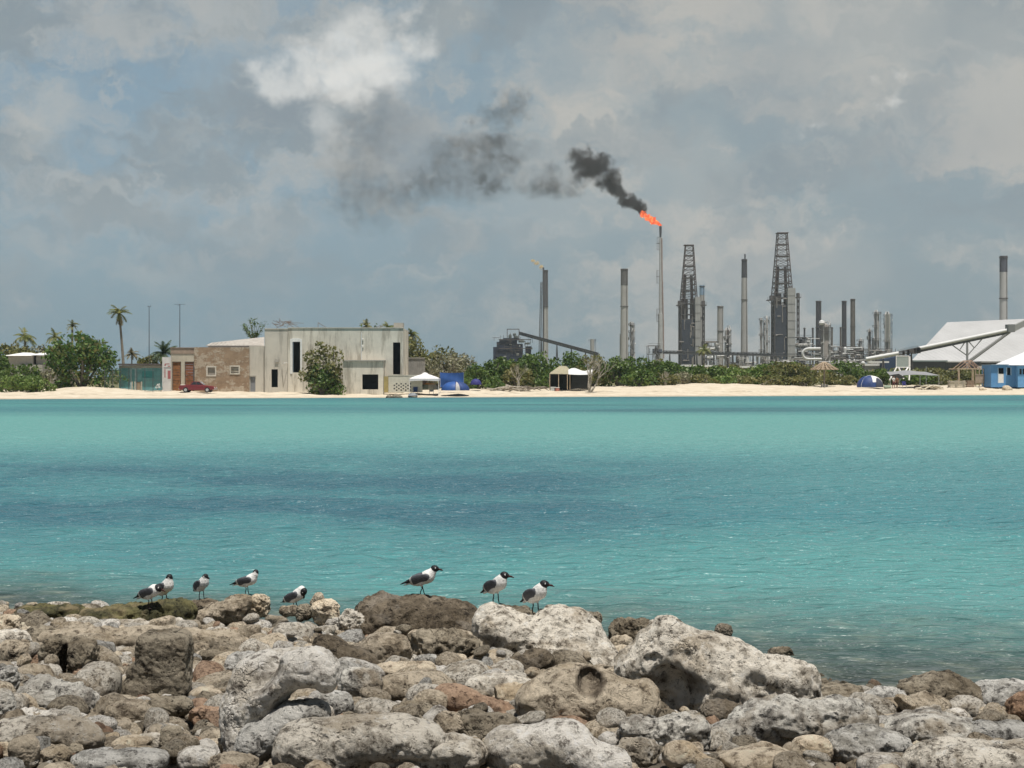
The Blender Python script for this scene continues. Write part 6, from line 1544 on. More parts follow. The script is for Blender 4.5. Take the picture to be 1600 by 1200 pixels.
person(1396, 196.6, 'person in white shirt and dark red shorts under the left end of the awning', (.62, .60, .58), (.09, .02, .025), SK, HR, turn=-60)
person(1401.5, 197.2, 'person in brown clothes standing just right of the one in white', (.24, .12, .06), (.06, .025, .02), SK, HR, h=1.66, turn=-120)
# small things on the sand by the awning
o = thing('duffel_bag', (XW(1387, 196.5), 196.5, base(1387, 196.5)), 'pale green bag lying on the sand left of the standing people', 'bag'); zq = base(1387, 196.5)
V, Q = surface_nets(sd_cap(*(lambda g_: (g_[0],))(grid_pts((-.7, -.4, -.4), (.7, .4, .4), 24)), (-.3, 0, 0), (.3, 0, 0), .25, .22).reshape(grid_pts((-.7, -.4, -.4), (.7, .4, .4), 24)[1]), grid_pts((-.7, -.4, -.4), (.7, .4, .4), 24)[2], grid_pts((-.7, -.4, -.4), (.7, .4, .4), 24)[3])
mesh_obj('bag_body', V + np.array((XW(1387, 196.5), 196.5, zq + .2)), Q, pmat('pale green cloth', (.30, .36, .27), .9), o, smooth=True); MB().tube([(XW(1387, 196.5) + .2 * math.cos(a), 196.4, zq + .42 + .13 * math.sin(a)) for a in np.linspace(0, math.pi, 9)], .02, 5).build('handle', M_darksteel, o)
# ---- timber pavilion
Dv = 205.0; zb = base(1520, Dv); o = thing('timber_pavilion', (XW(1520, Dv), Dv, zb), 'half built timber pavilion with bare rafters and a plank half wall beside the blue cabin', 'pavilion')
for px in (1497.3, 1519, 1524.5, 1530, 1536.5, 1541): MB().cyl(PW(px, 604, Dv), PW(px, 576, Dv), .075, n=6).build('post', M_timber, o)
for px in (1499, 1521, 1546): MB().cyl(PW(px, 601, Dv + 4), PW(px, 576, Dv + 4), .075, n=6).build('post', M_timber, o)
mb = MB().box(XW(1496, Dv), XW(1532, Dv), Dv - .08, Dv + .08, ZW(577, Dv), ZW(575.4, Dv)); mb.box(XW(1496, Dv), XW(1546, Dv), Dv + 3.9, Dv + 4.06, ZW(577, Dv), ZW(575.4, Dv)); mb.build('beam', M_timber, o)
mb = MB()
for k in range(3):
    dy = k * 1.9; ap = PW(1518, 563.5, Dv); ap.y = Dv + dy
    for px in (1501, 1533): e = PW(px, 577, Dv); e.y = Dv + dy; mb.cyl(ap, e, .06, n=5)
for px in (1508, 1513, 1523, 1527.5): mb.cyl(PW(1518, 563.8, Dv), PW(px, 575.5, Dv), .05, n=5)
mb.cyl((ap.x, Dv, ap.z), (ap.x, Dv + 3.9, ap.z), .07, n=5); mb.build('rafters', pmat('reddish rafters', (.40, .27, .20), .9), o)
mb = MB(); n = 20
for k in range(n): a = 1523.5 + 25 * k / n; mb.box(XW(a, Dv) + .008, XW(a + 25 / n, Dv) - .008, Dv - .17, Dv - .12, ZW(599, Dv), ZW(586.2, Dv))
mb.box(XW(1523, Dv), XW(1549, Dv), Dv - .22, Dv - .1, ZW(586.1, Dv), ZW(584.8, Dv)); mb.build('half_wall', pmat('pale planks', (.43, .335, .25), .85, var=.2, vscale=2), o)
MB().box(XW(1534, Dv + 2), XW(1549, Dv + 2), Dv + 2, Dv + 4, ZW(577.5, Dv + 2), ZW(571.6, Dv + 2)).build('white_sheet_roof', M_white, o)
o = thing('pallet_stack', (XW(1493, 203), 203, base(1493, 203)), 'stack of weathered boards on the sand left of the timber pavilion', 'boards'); mb = MB(); zq = base(1493, 203)
for k in range(5): mb.box(XW(1481, 203) + .1 * (k % 2), XW(1509, 203) - .15 * (k % 3), 202.6, 203.4, zq - .05 + .22 * k, zq + .11 + .22 * k)
for k in range(5):
    for a in (1483, 1494, 1506): mb.box(XW(a, 203) - .1, XW(a, 203) + .1, 202.7, 203.3, zq + .112 + .22 * k, zq + .168 + .22 * k)
mb.build('planks', pmat('weathered boards', (.42, .37, .29), .9, var=.25), o)
o = thing('brown_crate', (XW(1515, 204), 204, base(1515, 204)), 'low brown wooden crate beside the stack of boards', 'crate'); zq = base(1515, 204); mb = MB()
for k in range(4): mb.box(XW(1510, 204), XW(1521, 204), 203.5, 204.4, zq + .24 * k, zq + .22 + .24 * k)
mb.build('slats', pmat('brown crate wood', (.24, .17, .12), .9, var=.3), o)
# ---- blue cabin
Dl = 202.0; zb = base(1580, Dl); o = thing('blue_cabin', (XW(1580, Dl), Dl, zb), 'bright blue beach cabin with a white half door at the right edge', 'cabin')
M_cab = pmat('bright blue paint', (.10, .27, .52), .7, var=.08, vscale=1.5, dirt=(.16, .30, .48), dirt_amt=.5)
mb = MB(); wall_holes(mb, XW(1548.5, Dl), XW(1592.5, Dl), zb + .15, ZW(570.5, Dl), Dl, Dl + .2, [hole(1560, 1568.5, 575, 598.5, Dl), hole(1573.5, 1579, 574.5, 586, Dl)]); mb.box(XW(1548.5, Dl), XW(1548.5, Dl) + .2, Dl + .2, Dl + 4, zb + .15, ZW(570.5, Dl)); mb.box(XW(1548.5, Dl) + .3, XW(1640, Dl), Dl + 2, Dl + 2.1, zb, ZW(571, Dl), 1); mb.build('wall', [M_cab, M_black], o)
Dl2 = Dl - .9; mb = MB(); wall_holes(mb, XW(1590.5, Dl2), XW(1660, Dl2), zb + .15, ZW(571, Dl2), Dl2, Dl2 + .2, [hole(1593, 1596.5, 576, 585, Dl2), hole(1598, 1603, 576, 585, Dl2)]); mb.box(XW(1590.5, Dl2), XW(1590.5, Dl2) + .2, Dl2 + .2, Dl, zb + .15, ZW(571, Dl2)); mb.build('front_room', [pmat('sky blue paint', (.14, .34, .60), .7, var=.08), M_black], o)
mb = MB()
for h in (hole(1593, 1596.5, 576, 585, Dl2), hole(1598, 1603, 576, 585, Dl2)): mb.box(h[0], h[1], Dl2 + .1, Dl2 + .15, h[2], h[3])
mb.build('windows', M_black, o)
MB().box(XW(1560.2, Dl), XW(1568.3, Dl), Dl + .03, Dl + .1, ZW(598.4, Dl), ZW(584, Dl)).build('door', M_white, o)
MB().box(XW(1572.4, Dl), XW(1573.4, Dl), Dl - .06, Dl - .004, ZW(586.5, Dl), ZW(574, Dl)).box(XW(1579.1, Dl), XW(1580, Dl), Dl - .06, Dl - .004, ZW(586.5, Dl), ZW(574, Dl)).box(XW(1559, Dl), XW(1559.9, Dl), Dl - .06, Dl - .004, ZW(598.5, Dl), ZW(574.5, Dl)).build('frame', pmat('pale blue trim', (.45, .58, .68), .7), o)
mb = MB(); mb.box(XW(1548, Dl), XW(1594, Dl), Dl - .3, Dl + 4.2, ZW(570.4, Dl), ZW(569.3, Dl)); mb.build('roof', pmat('dull blue roof edge', (.22, .31, .40), .7), o)
x0, x1 = XW(1574, Dl), XW(1680, Dl); mb = MB().add([(x0, Dl2 - .4, ZW(570.5, Dl2)), (x1, Dl2 - .4, ZW(570.5, Dl2)), (x1, Dl + 6, ZW(570.5, Dl)), (x0, Dl + 6, ZW(570.5, Dl)), ((x0 + x1) / 2 - 1, Dl + 2.5, ZW(547, Dl)), ((x0 + x1) / 2 + 1, Dl + 2.5, ZW(547, Dl))], [[0, 1, 5, 4], [1, 2, 5], [2, 3, 4, 5], [3, 0, 4], [3, 2, 1, 0]]); mb.build('tent_roof', pmat('white sheet roof', (.80, .80, .80), .6, var=.03), o)
mb = MB()
for px in (1550, 1561, 1572, 1583, 1592): mb.box(XW(px, Dl) - .1, XW(px, Dl) + .1, Dl + .02, Dl + .2, zb - .2, zb + .148)
mb.build('footings', M_darksteel, o)
# ================================================================== REFINERY
M_stack = pmat('pale concrete shaft', (.42, .41, .385), .9, var=.06, vscale=.25, dirt=(.28, .26, .235), dirt_amt=.45, streak=True)
M_band = pmat('dark painted band', (.060, .062, .070), .8, var=.1, vscale=.4)
M_bluetop = pmat('pale blue painted band', (.24, .36, .48), .8, var=.1, vscale=.4)
M_rust = pmat('rusty plate', (.095, .072, .062), .85, var=.3, vscale=.35, dirt=(.05, .05, .055), dirt_amt=.6)
M_frame = pmat('weathered frame steel', (.10, .088, .082), .8, var=.25, vscale=.5)
M_dark = pmat('dark blue grey cladding', (.028, .036, .052), .8, var=.4, vscale=.25, dirt=(.06, .065, .07), dirt_amt=.6)
M_clad = pmat('grey cladding', (.36, .36, .345), .8, var=.06, vscale=.3, dirt=(.25, .25, .24), dirt_amt=.4, streak=True)
M_silver = pmat('silver insulation', (.48, .47, .45), .45, var=.12, vscale=.4)
M_vessel = pmat('brownish vessel plate', (.27, .245, .22), .7, var=.2, vscale=.5, dirt=(.14, .12, .11), dirt_amt=.5)
M_pipewhite = pmat('white pipe', (.60, .60, .585), .5, var=.06)
M_blackst = pmat('black stack plate', (.040, .038, .046), .75, var=.25, vscale=.4)
M_brownst = pmat('brown grey stack plate', (.135, .118, .10), .8, var=.25, vscale=.4)
GZ = 0.9
def zr(py, D): return ZW(py, D)
def rthing(name, px, D, label, cat, group=None): return thing(name, (XW(px, D), D, GZ), label, cat, group)
G_ST = 'chimneys of the refinery'; G_COL = 'refinery columns'
def chimney(px, ytop, D, wt, wb, label, split=None, body=None, top=None, ladder=True, rings=2, name='chimney', foot=566):
    body = body or M_stack; top = top or M_band; o = rthing(name, px, D, label, 'chimney', G_ST)
    k = D / F; x = XW(px, D); zt = zr(ytop, D); z0 = GZ - .3; wfoot = wb + (wb - wt) * .1
    rad = lambda z: (wt + (wfoot - wt) * (zt - z) / (zt - z0)) * k / 2
    zs = zr(split, D) if split else zt
    MB().lathe([(rad(z0), z0), (rad((z0 + zs) / 2), (z0 + zs) / 2), (rad(zs), zs - .02)], (x, D, 0), 22).build('shaft', body, o, smooth=True)
    if split: MB().lathe([(rad(zs) + .05, zs), (rad(zt) + .05, zt), (rad(zt) - .35, zt), (rad(zt) - .4, zt - 2)], (x, D, 0), 22).build('painted_top', top, o, smooth=False)
    mb = MB()
    for i in range(rings):
        z = zt - .6 - i * (zt - z0) * .33; mb.lathe([(rad(z) + .08, z - .25), (rad(z) + .28, z - .25), (rad(z) + .28, z + .15), (rad(z) + .08, z + .15)], (x, D, 0), 18)
    mb.build('collar', M_frame, o)
    if ladder:
        mb = MB(); a = 1.1
        for s in (-.22, .22):
            ca, sa = math.cos(-a + s * .12), math.sin(-a + s * .12)
            mb.cyl((x + (rad(z0) + .35) * ca, D + (rad(z0) + .35) * sa, z0), (x + (rad(zt) + .35) * ca, D + (rad(zt) + .35) * sa, zt), .07, n=4)
        n = int((zt - z0) / 3)
        for i in range(n): z = z0 + i * 3; q = rad(z) + .35; mb.cyl((x + q * math.cos(-a - .03), D + q * math.sin(-a - .03), z), (x + q * math.cos(-a + .03), D + q * math.sin(-a + .03), z), .06, n=4)
        mb.build('ladder', M_frame, o)
    return o
chimney(1163, 405, 900, 8.2, 11.5, 'tallest pale chimney with a black top and a thin pipe, between the two lattice towers', 434)
ob = [o for o in scene.objects if o.name == 'chimney'][-1]
MB().cyl((XW(1164, 900), 900, zr(406, 900)), (XW(1164, 900), 900, zr(397, 900)), .45, n=8).build('vent_pipe', M_band, ob)
chimney(975.5, 420, 860, 10.8, 12.6, 'pale chimney with a dark grey top, left of the burning flare stack', 446, top=pmat('grey painted band', (.13, .125, .12), .85, var=.1))
chimney(1568, 400, 640, 11.6, 12.4, 'pale chimney with a dark grey top rising behind the big white shed', 425, top=pmat('slate painted band', (.095, .098, .115), .85, var=.1))
chimney(852.5, 422, 980, 7.2, 8.6, 'dark topped chimney beside a slim ladder mast, the leftmost chimney', 480, top=pmat('soot grey band', (.10, .10, .105), .85, var=.1))
ob = [o for o in scene.objects if o.name.startswith('chimney')][-1]
MB().cyl((XW(849, 980), 979, GZ), (XW(849, 980), 979, zr(418, 980)), .55, n=8).build('flue_pipe', M_darksteel, ob)
chimney(1097, 446, 930, 7.6, 8.8, 'short chimney with a blue painted top close behind the left lattice tower', 461, top=M_bluetop)
chimney(1125.5, 478, 940, 9.2, 10.2, 'plain pale chimney without a dark top, right of the left lattice tower', None)
chimney(1279, 470, 980, 8.4, 8.8, 'black chimney behind the round headed column', None, body=M_blackst)
chimney(1319, 470, 960, 7.2, 7.6, 'black left hand chimney of the tall pair in the middle of the right plant', None, body=M_blackst)
chimney(1332.5, 467, 955, 7.2, 7.8, 'brown grey right hand chimney of the tall pair in the middle of the right plant', None, body=M_brownst)
for px, yt, lab in ((1257, 512, 'thin short dark chimney nearest to the right lattice tower'), (1270, 512, 'thin short dark chimney touching the black chimney on its left'), (1300, 511, 'thin short chimney standing alone between the round headed column and the tall pair'), (1313.5, 511, 'thin short chimney hugging the tall pair on its left')):
    chimney(px, yt, 970, 2.7, 3.2, lab, None, body=M_blackst if px < 1290 else M_brownst, ladder=False, rings=1)
# slim ladder mast left of the leftmost chimney
def lattice(mb, x0, y0, z0, w0, x1, y1, z1, w1, n, r, X=True, faces=(0, 1, 2, 3), legs=True):
    c = [(-1, -1), (1, -1), (1, 1), (-1, 1)]
    P = lambda i, f_: Vector((x0 + (x1 - x0) * f_ + c[i][0] * (w0 + (w1 - w0) * f_) / 2, y0 + (y1 - y0) * f_ + c[i][1] * (w0 + (w1 - w0) * f_) / 2, z0 + (z1 - z0) * f_))
    if legs:
        for i in range(4): mb.cyl(P(i, 0), P(i, 1), r * 1.6, n=5)
    for k in range(n):
        a, b = k / n, (k + 1) / n
        for i in faces:
            j = (i + 1) % 4
            mb.cyl(P(i, b), P(j, b), r * 1.15, n=4)
            if X: mb.cyl(P(i, a), P(j, b), r * .8, n=4); mb.cyl(P(j, a), P(i, b), r * .8, n=4)
            else: mb.cyl(P(i, a) if k % 2 else P(j, a), P(j, b) if k % 2 else P(i, b), r * .8, n=4)
o = rthing('ladder_mast', 843, 985, 'slim lattice ladder mast leaning beside the leftmost chimney', 'mast'); mb = MB(); k = 985 / F
lattice(mb, XW(842.5, 985), 985, GZ, 3.2 * k, XW(846, 985), 985, zr(441, 985), 2.2 * k, 24, .13); mb.build('lattice', M_frame, o)
# faint yellow fume over it
m, t, out = new_mat('yellow fume'); pv = t.node('ShaderNodeVolumePrincipled'); pv.inputs['Color'].default_value = (.98, .72, .30, 1)
ol = t.vmath('LENGTH', t.node('ShaderNodeTexCoord').outputs['Object']); pos = t.node('ShaderNodeNewGeometry').outputs['Position']
t.set(pv.inputs['Density'], t.math('MULTIPLY', t.math('MULTIPLY', t.maprange(ol, .25, 1.0, 1.0, 0.0), t.maprange(t.noise(pos, .35, 3), .34, .56)), .9)); t.l.new(pv.outputs[0], out.inputs['Volume']); M_fume = m
def sphere_mesh(name, mat, seg=20, ring=12):
    mb = MB(); mb.lathe([(max(.001, math.sin(math.pi * i / ring)), -math.cos(math.pi * i / ring)) for i in range(ring + 1)], (0, 0, 0), seg)
    me = bpy.data.meshes.new(name); me.from_pydata([tuple(v) for v in mb.v], [], mb.f); me.materials.append(mat); return me
fm = sphere_mesh('fume_puff', M_fume)
o = thing('yellow_fume', tuple(PW(840, 412, 980)), 'small drift of yellow fume off the top of the leftmost chimney', 'smoke')
for dx_, dz_, sx, sz in ((2.6, -2.6, 2.0, 2.4), (-.6, .4, 3.0, 2.0), (-3.2, 2.0, 2.4, 1.4)):
    q = bpy.data.objects.new('fume_puff', fm); COL.objects.link(q); q.parent = o; q.location = (dx_, 0, dz_); q.scale = (sx, 1.8, sz)
# ---- the burning flare stack
Df = 880; k = Df / F; o = rthing('flare_stack', 1032, Df, 'tall thin grey flare stack with a flame blowing left from its tip', 'flare stack'); x = XW(1032, Df)
prof = [(570, 9.2), (535, 8.6), (534.9, 8.2), (490, 7.2), (489.8, 5.4), (430, 4.6), (429.8, 4.0), (385, 3.6), (371, 3.2)]
MB().lathe([(w * k / 2, zr(y, Df)) for y, w in prof], (x, Df, 0), 14).build('riser', pmat('silver grey riser', (.43, .435, .425), .5, var=.12, vscale=.4), o, smooth=True)
MB().lathe([(1.5 * k, zr(371, Df) + .02), (1.9 * k, zr(362, Df)), (2.1 * k, zr(355, Df)), (1.6 * k, zr(353, Df))], (x, Df, 0), 12).build('burner_tip', M_band, o)
mb = MB(); xr = x + 3.4 * k
for a, b in (((1037, 560), (1036.5, 500)), ((1036.2, 500), (1035, 440)), ((1034.6, 440), (1034, 372))): mb.cyl(PW(*a, Df - .5), PW(*b, Df - .5), .42, n=6)
for y in range(378, 560, 8): mb.cyl(PW(1033, y, Df - .5), PW(1035.5 if y < 440 else 1037, y, Df - .5), .2, n=4)
mb.build('service_pipe', pmat('rusty pink pipe', (.31, .23, .20), .8, var=.2), o)
mb = MB()
for y, w in ((380, 4.6), (432, 5), (492, 6)):
    z = zr(y, Df); xx = x - (3.2 if y < 400 else 4) * k
    mb.box(xx - 2.6 * k, xx + 1.8 * k, Df - 1.4, Df + 1.4, z - .18, z)
    for dx_ in (-2.5, -.6): mb.cyl((xx + dx_ * k, Df - 1.3, z), (xx + dx_ * k, Df - 1.3, z + 3.6), .12, n=4); mb.cyl((xx + dx_ * k, Df - 1.3, z), (xx + dx_ * k, Df - 1.3, z - 4.2), .12, n=4)
    mb.cyl((xx - 2.5 * k, Df - 1.3, z + 3.6), (xx + 1.6 * k, Df - 1.3, z + 3.6), .12, n=4); mb.cyl((xx - 2.5 * k, Df - 1.3, z - 4.2), (xx + 1.6 * k, Df - 1.3, z - 4.2), .12, n=4)
mb.build('platform', M_frame, o)
# flame
m, t, out = new_mat('gas flame'); e = t.node('ShaderNodeEmission'); g = t.node('ShaderNodeTexCoord').outputs['Object']
fx, fy, fz = t.sep(g); n = t.noise(g, .8, 6, .75, .8)
t.set(e.inputs['Color'], t.ramp(n, [(.36, (.42, .03, .015)), (.47, (.90, .10, .03)), (.56, (1.0, .24, .06)), (.64, (1.0, .58, .22))])); e.inputs['Strength'].default_value = 1.15
t.l.new(e.outputs[0], out.inputs[0])
tip = np.array((x, Df, zr(353, Df))); q0 = np.array(PW(1004, 333, Df)) - tip
G, sh, lo, cell = grid_pts((q0[0] - 3, -4.5, -1.2), (2.5, 4.5, q0[2] + 5), 92)
v = sd_cap(G, (0, 0, .4), q0 * .45, .65, 1.8); v = smin(v, sd_cap(G, q0 * .45, q0 * .92, 1.8, 1.4), 1.5)
v = v + 1.15 * fbm(G * np.array((.42, .42, .42)), 4, .6, 12) * np.clip(np.linalg.norm(G, axis=1) / 7, .12, 1)
V, Q = surface_nets(v.reshape(sh), lo, cell); fl = mesh_obj('flame', V + tip, Q, m, loc=tip, smooth=True); tag(fl, 'orange gas flame streaming left from the tip of the flare stack', 'flame')
# smoke: soft puffs, each a lump of the same drifting plume
m, t, out = new_mat('black smoke'); pv = t.node('ShaderNodeVolumePrincipled'); pv.inputs['Color'].default_value = (.11, .105, .10, 1); pv.inputs['Anisotropy'].default_value = .1
tcn = t.node('ShaderNodeTexCoord'); oi = t.node('ShaderNodeObjectInfo'); pos = t.node('ShaderNodeNewGeometry').outputs['Position']
ocs = t.sep(oi.outputs['Color'])
wp = t.vmath('ADD', tcn.outputs['Object'], t.vmath('SCALE', t.vmath('SUBTRACT', t.noise(pos, .11, 6, .68, color=True), (.5, .5, .5)), scale=1.9))
fall = t.maprange(t.vmath('LENGTH', wp), .30, .80, 1.0, 0.0)
edge = t.maprange(t.vmath('LENGTH', tcn.outputs['Object']), .80, 1.0, 1.0, 0.0)
nn = t.maprange(t.noise(pos, .17, 6, .60, .4), .38, .60, .14, 1.0)
t.set(pv.inputs['Density'], t.math('MULTIPLY', t.math('MULTIPLY', t.math('MULTIPLY', fall, edge), nn), ocs[0])); t.l.new(pv.outputs[0], out.inputs['Volume']); M_smoke = m
sm = sphere_mesh('smoke_puff', M_smoke)
puffs = [  # px, py, rx, ry (photograph pixels), density
 (1003, 328, 9, 10, 1.2), (996, 322, 12, 11, .8), (985, 318, 14, 12, .55), (975, 309, 15, 13, .42), (963, 298, 15, 13, .36), (954, 288, 20, 15, .30), (943, 283, 22, 15, .26), (958, 272, 16, 12, .24),
 (925, 262, 34, 20, .22), (910, 248, 24, 20, .22), (934, 255, 24, 16, .20), (908, 282, 16, 18, .07),
 (862, 268, 20, 20, .085), (852, 292, 32, 16, .085), (836, 300, 28, 14, .06), (878, 302, 36, 14, .045), (845, 280, 14, 10, .05),
 (757, 270, 26, 34, .085), (770, 290, 30, 24, .085), (800, 258, 30, 24, .055), (782, 250, 22, 18, .06), (745, 225, 62, 24, .032), (700, 238, 46, 34, .030), (770, 222, 22, 20, .055),
 (800, 160, 34, 30, .055), (775, 180, 44, 20, .045), (745, 190, 20, 14, .05), (815, 170, 24, 26, .045),
 (880, 290, 44, 20, .010), (830, 280, 46, 28, .014), (800, 285, 40, 24, .014), (765, 235, 40, 34, .030), (785, 210, 32, 34, .022), (810, 230, 44, 34, .014), (700, 270, 60, 36, .014), (900, 275, 22, 20, .02), (730, 300, 60, 24, .010),
 (668, 285, 48, 28, .028), (640, 300, 70, 40, .018), (560, 260, 70, 90, .012), (590, 320, 90, 50, .012), (590, 190, 80, 60, .009), (550, 300, 40, 60, .008), (720, 270, 60, 50, .010),
]
SP = thing('smoke_plume', tuple(tip + np.array((-4, 0, 8))), 'black smoke plume drifting up and left from the flare and thinning to grey', 'smoke')
for px, py, rx, ry, dn in puffs:
    q = bpy.data.objects.new('smoke_puff', sm); COL.objects.link(q); q.parent = SP
    q.location = PW(px, py, Df + (1003 - px) * .05) - Vector(SP.location); q.scale = (rx * k * 1.38, max(rx, ry) * k * 1.1, ry * k * 1.38); q.color = (dn * (1.8 if px > 900 else .85), 0, 0, 1)
# ---- lattice topped coking towers
def coker(px, ytop, D, label, s):
    """s: columns of photograph pixels; px the derrick axis"""
    o = rthing('lattice_tower', px, D, label, 'tower', 'lattice topped coking towers'); k = D / F; x = XW(px, D)
    mb = MB(); lattice(mb, x, D, zr(s['deck'], D), s['wb'] * k, x + s.get('lean', 0) * k, D, zr(ytop, D), s['wt'] * k, 12, .17)
    mb.box(x - s['wt'] * k * .62, x + s['wt'] * k * .62, D - s['wt'] * k * .6, D + s['wt'] * k * .6, zr(ytop, D), zr(ytop, D) + .5)
    for a in (-.5, -.15, .2, .5): mb.cyl((x + a * s['wt'] * k, D, zr(ytop, D)), (x + a * s['wt'] * k, D, zr(ytop - 2, D)), .25, n=4)
    mb.build('derrick', pmat('reddish lattice steel', (.095, .070, .060), .85, var=.3, vscale=.3), o)
    mb = MB()
    for f_ in (.0, .22, .44, .64, .82): z = zr(s['deck'], D) + (zr(ytop, D) - zr(s['deck'], D)) * f_; w = (s['wb'] + (s['wt'] - s['wb']) * f_) * k * .52; mb.box(x - w, x + w, D - w, D + w, z, z + .35)
    mb.build('landing', M_frame, o)
    for dx_ in (-.30, .22):    # the drill stems inside
        MB().cyl((x + dx_ * s['wb'] * k, D, zr(s['deck'], D)), (x + dx_ * s['wb'] * k * .75, D, zr(ytop + s['stem'], D)), .95, n=8).build('drill_stem', M_rust, o)
    mb = MB(); zb = zr(s['deck'] , D); zm = zr(s['mid'], D)
    w = s['bw'] * k
    mb.box(x - w * .5, x + w * .5, D - 6, D + 6, GZ, zm, 0); mb.build('lower_block', M_dark, o)
    mb = MB(); 
    for a in (-.27, .27): mb.cyl((x + a * w, D - 1, zm), (x + a * w, D - 1, zb + 3), w * .21, n=12)
    mb.build('coke_drum', M_rust, o)
    mb = MB(); lattice(mb, x, D, GZ, w * 1.06, x, D, zb, w * 1.02, 7, .26, X=False); 
    for z in np.linspace(GZ + 4, zm, 6): mb.box(x - w * .56, x + w * .56, D - w * .54, D - w * .50, z, z + .45)
    mb.build('frame', M_frame, o)
    mb = MB(); r = np.random.default_rng(int(px)); 
    for i in range(26):
        a = Vector((x + r.uniform(-.48, .48) * w, D - 6.2, r.uniform(GZ + 3, zb))); b = a + (Vector((r.uniform(-4, 4), 0, 0)) if r.uniform() < .5 else Vector((0, 0, r.uniform(3, 9)))); mb.cyl(a, b, r.uniform(.15, .4), n=5)
    mb.build('pipework', M_vessel, o)
    a, b, yt = s['panel']; mb = MB().box(XW(a, D - 8), XW(b, D - 8), D - 8, D - 1, GZ, zr(yt, D - 8))
    for y in range(yt + 12, 560, 13): mb.box(XW(a, D - 8), XW(b, D - 8), D - 8.12, D - 8.004, zr(y, D - 8), zr(y, D - 8) + .25, 1)
    mb.build('clad_shaft', [M_clad, pmat('seam strip', (.24, .24, .23), .9)], o)
    for side, (cx, ct) in enumerate(s['cols']):     # stair columns with jib heads
        mb = MB(); lattice(mb, XW(cx, D), D - 2, GZ, 3.0 * k, XW(cx, D), D - 2, zr(ct, D), 3.0 * k, 13, .17); mb.build('stair_column', M_frame, o)
        mb = MB(); z = zr(ct, D); xc = XW(cx, D); w2 = s['cap'][side] * k
        mb.box(xc - w2, xc + w2 * .8, D - 5, D + 1, z, z + .5); mb.box(xc - w2 * .5, xc + w2 * .35, D - 4, D, z + .5, z + 3.1)
        for a in np.linspace(-w2, w2 * .8, 5): mb.cyl((xc + a, D - 5, z + .5), (xc + a, D - 5, z + 2.2), .1, n=4)
        mb.cyl((xc - w2, D - 4.5, z), (xc, D - 4.5, z - 3.4), .2, n=4); mb.build('jib_platform', M_frame, o)
    return o
coker(1076, 384, 900, 'left lattice topped tower with rusty drums, a dark base and a pale clad shaft', dict(deck=475, wb=25, wt=12, lean=1, stem=46, mid=500, bw=25, panel=(1086.5, 1094.5, 464), cols=((1061.5, 478), (1098.5, 478)), cap=(5, 5)))
coker(1222, 365, 880, 'right taller lattice topped tower with a dark blue base and a wide grey clad shaft', dict(deck=466, wb=29, wt=14, lean=0, stem=52, mid=478, bw=27, panel=(1231, 1243, 450), cols=((1206.5, 470), (1246, 466)), cap=(9, 4)))
# ---- columns with platforms
def column(px, ytop, D, w, label, mat, rings=6, dome=True, pipes=2, name='distillation_column', clutter=0, foot=575):
    o = rthing(name, px, D, label, 'column', G_COL); k = D / F; x = XW(px, D); R_ = w * k / 2; zt = zr(ytop, D); z0 = GZ - .2
    pr = [(R_ * 1.02, z0), (R_, z0 + 2), (R_, zt - R_ * .8)]; pr += [(R_ * .86, zt - R_ * .35), (R_ * .5, zt - R_ * .08), (.05, zt)] if dome else [(R_, zt)]
    MB().lathe(pr, (x, D, 0), 16).build('shell', mat, o, smooth=True)
    mb = MB(); r = np.random.default_rng(int(px * 7 + ytop))
    for i in range(rings):
        z = zt - R_ - (zt - z0) * .78 * i / max(1, rings); a0 = r.uniform(0, 6.28); n = 10; rr = R_ + 1.15
        for j in range(n):
            a, b = a0 + j * .42, a0 + (j + 1) * .42
            mb.add([(x + R_ * math.cos(a), D + R_ * math.sin(a), z), (x + rr * math.cos(a), D + rr * math.sin(a), z), (x + rr * math.cos(b), D + rr * math.sin(b), z), (x + R_ * math.cos(b), D + R_ * math.sin(b), z)], [[0, 1, 2, 3]])
            mb.cyl((x + rr * math.cos(a), D + rr * math.sin(a), z), (x + rr * math.cos(a), D + rr * math.sin(a), z + 1.2), .07, n=3)
            mb.cyl((x + rr * math.cos(a), D + rr * math.sin(a), z + 1.2), (x + rr * math.cos(b), D + rr * math.sin(b), z + 1.2), .09, n=3)
    mb.cyl((x + R_ + .5, D - .4, z0), (x + R_ + .5, D - .4, zt), .12, n=4); mb.cyl((x + R_ + 1.0, D - .4, z0), (x + R_ + 1.0, D - .4, zt), .12, n=4)
    mb.build('platform', M_frame, o)
    mb = MB()
    for i in range(pipes):
        a = -1.57 + r.uniform(-1.2, 1.2); zq = zt - R_ * r.uniform(.2, 1.4); rr = R_ + .5
        mb.tube([(x, D, zt + .3), (x + rr * .6 * math.cos(a), D + rr * .6 * math.sin(a), zt + 1.0), (x + rr * math.cos(a), D + rr * math.sin(a), zt - .6), (x + rr * math.cos(a), D + rr * math.sin(a), z0)], .32, 6)
    for i in range(clutter):
        a = r.uniform(0, 6.28); z = r.uniform(z0 + 3, zt); rr = R_ + r.uniform(.2, 1.4); mb.cyl((x + rr * math.cos(a), D + rr * math.sin(a), z), (x + rr * math.cos(a + .5), D + rr * math.sin(a + .5), z + r.uniform(-1, 4)), r.uniform(.12, .45), n=5)
    mb.build('pipework', M_silver, o)
    return o
column(1289, 505, 850, 12.5, 'stout brownish column with a round white head, right of the right lattice tower', M_vessel, 7, clutter=24)
ob = [o for o in scene.objects if o.name.startswith('distillation_column')][-1]
MB().lathe([(1.3, 0), (1.9, 1.2), (1.3, 2.6), (.1, 3.2)], (XW(1284, 848), 848, zr(508, 848)), 12).build('head_vessel', M_pipewhite, ob, smooth=True)
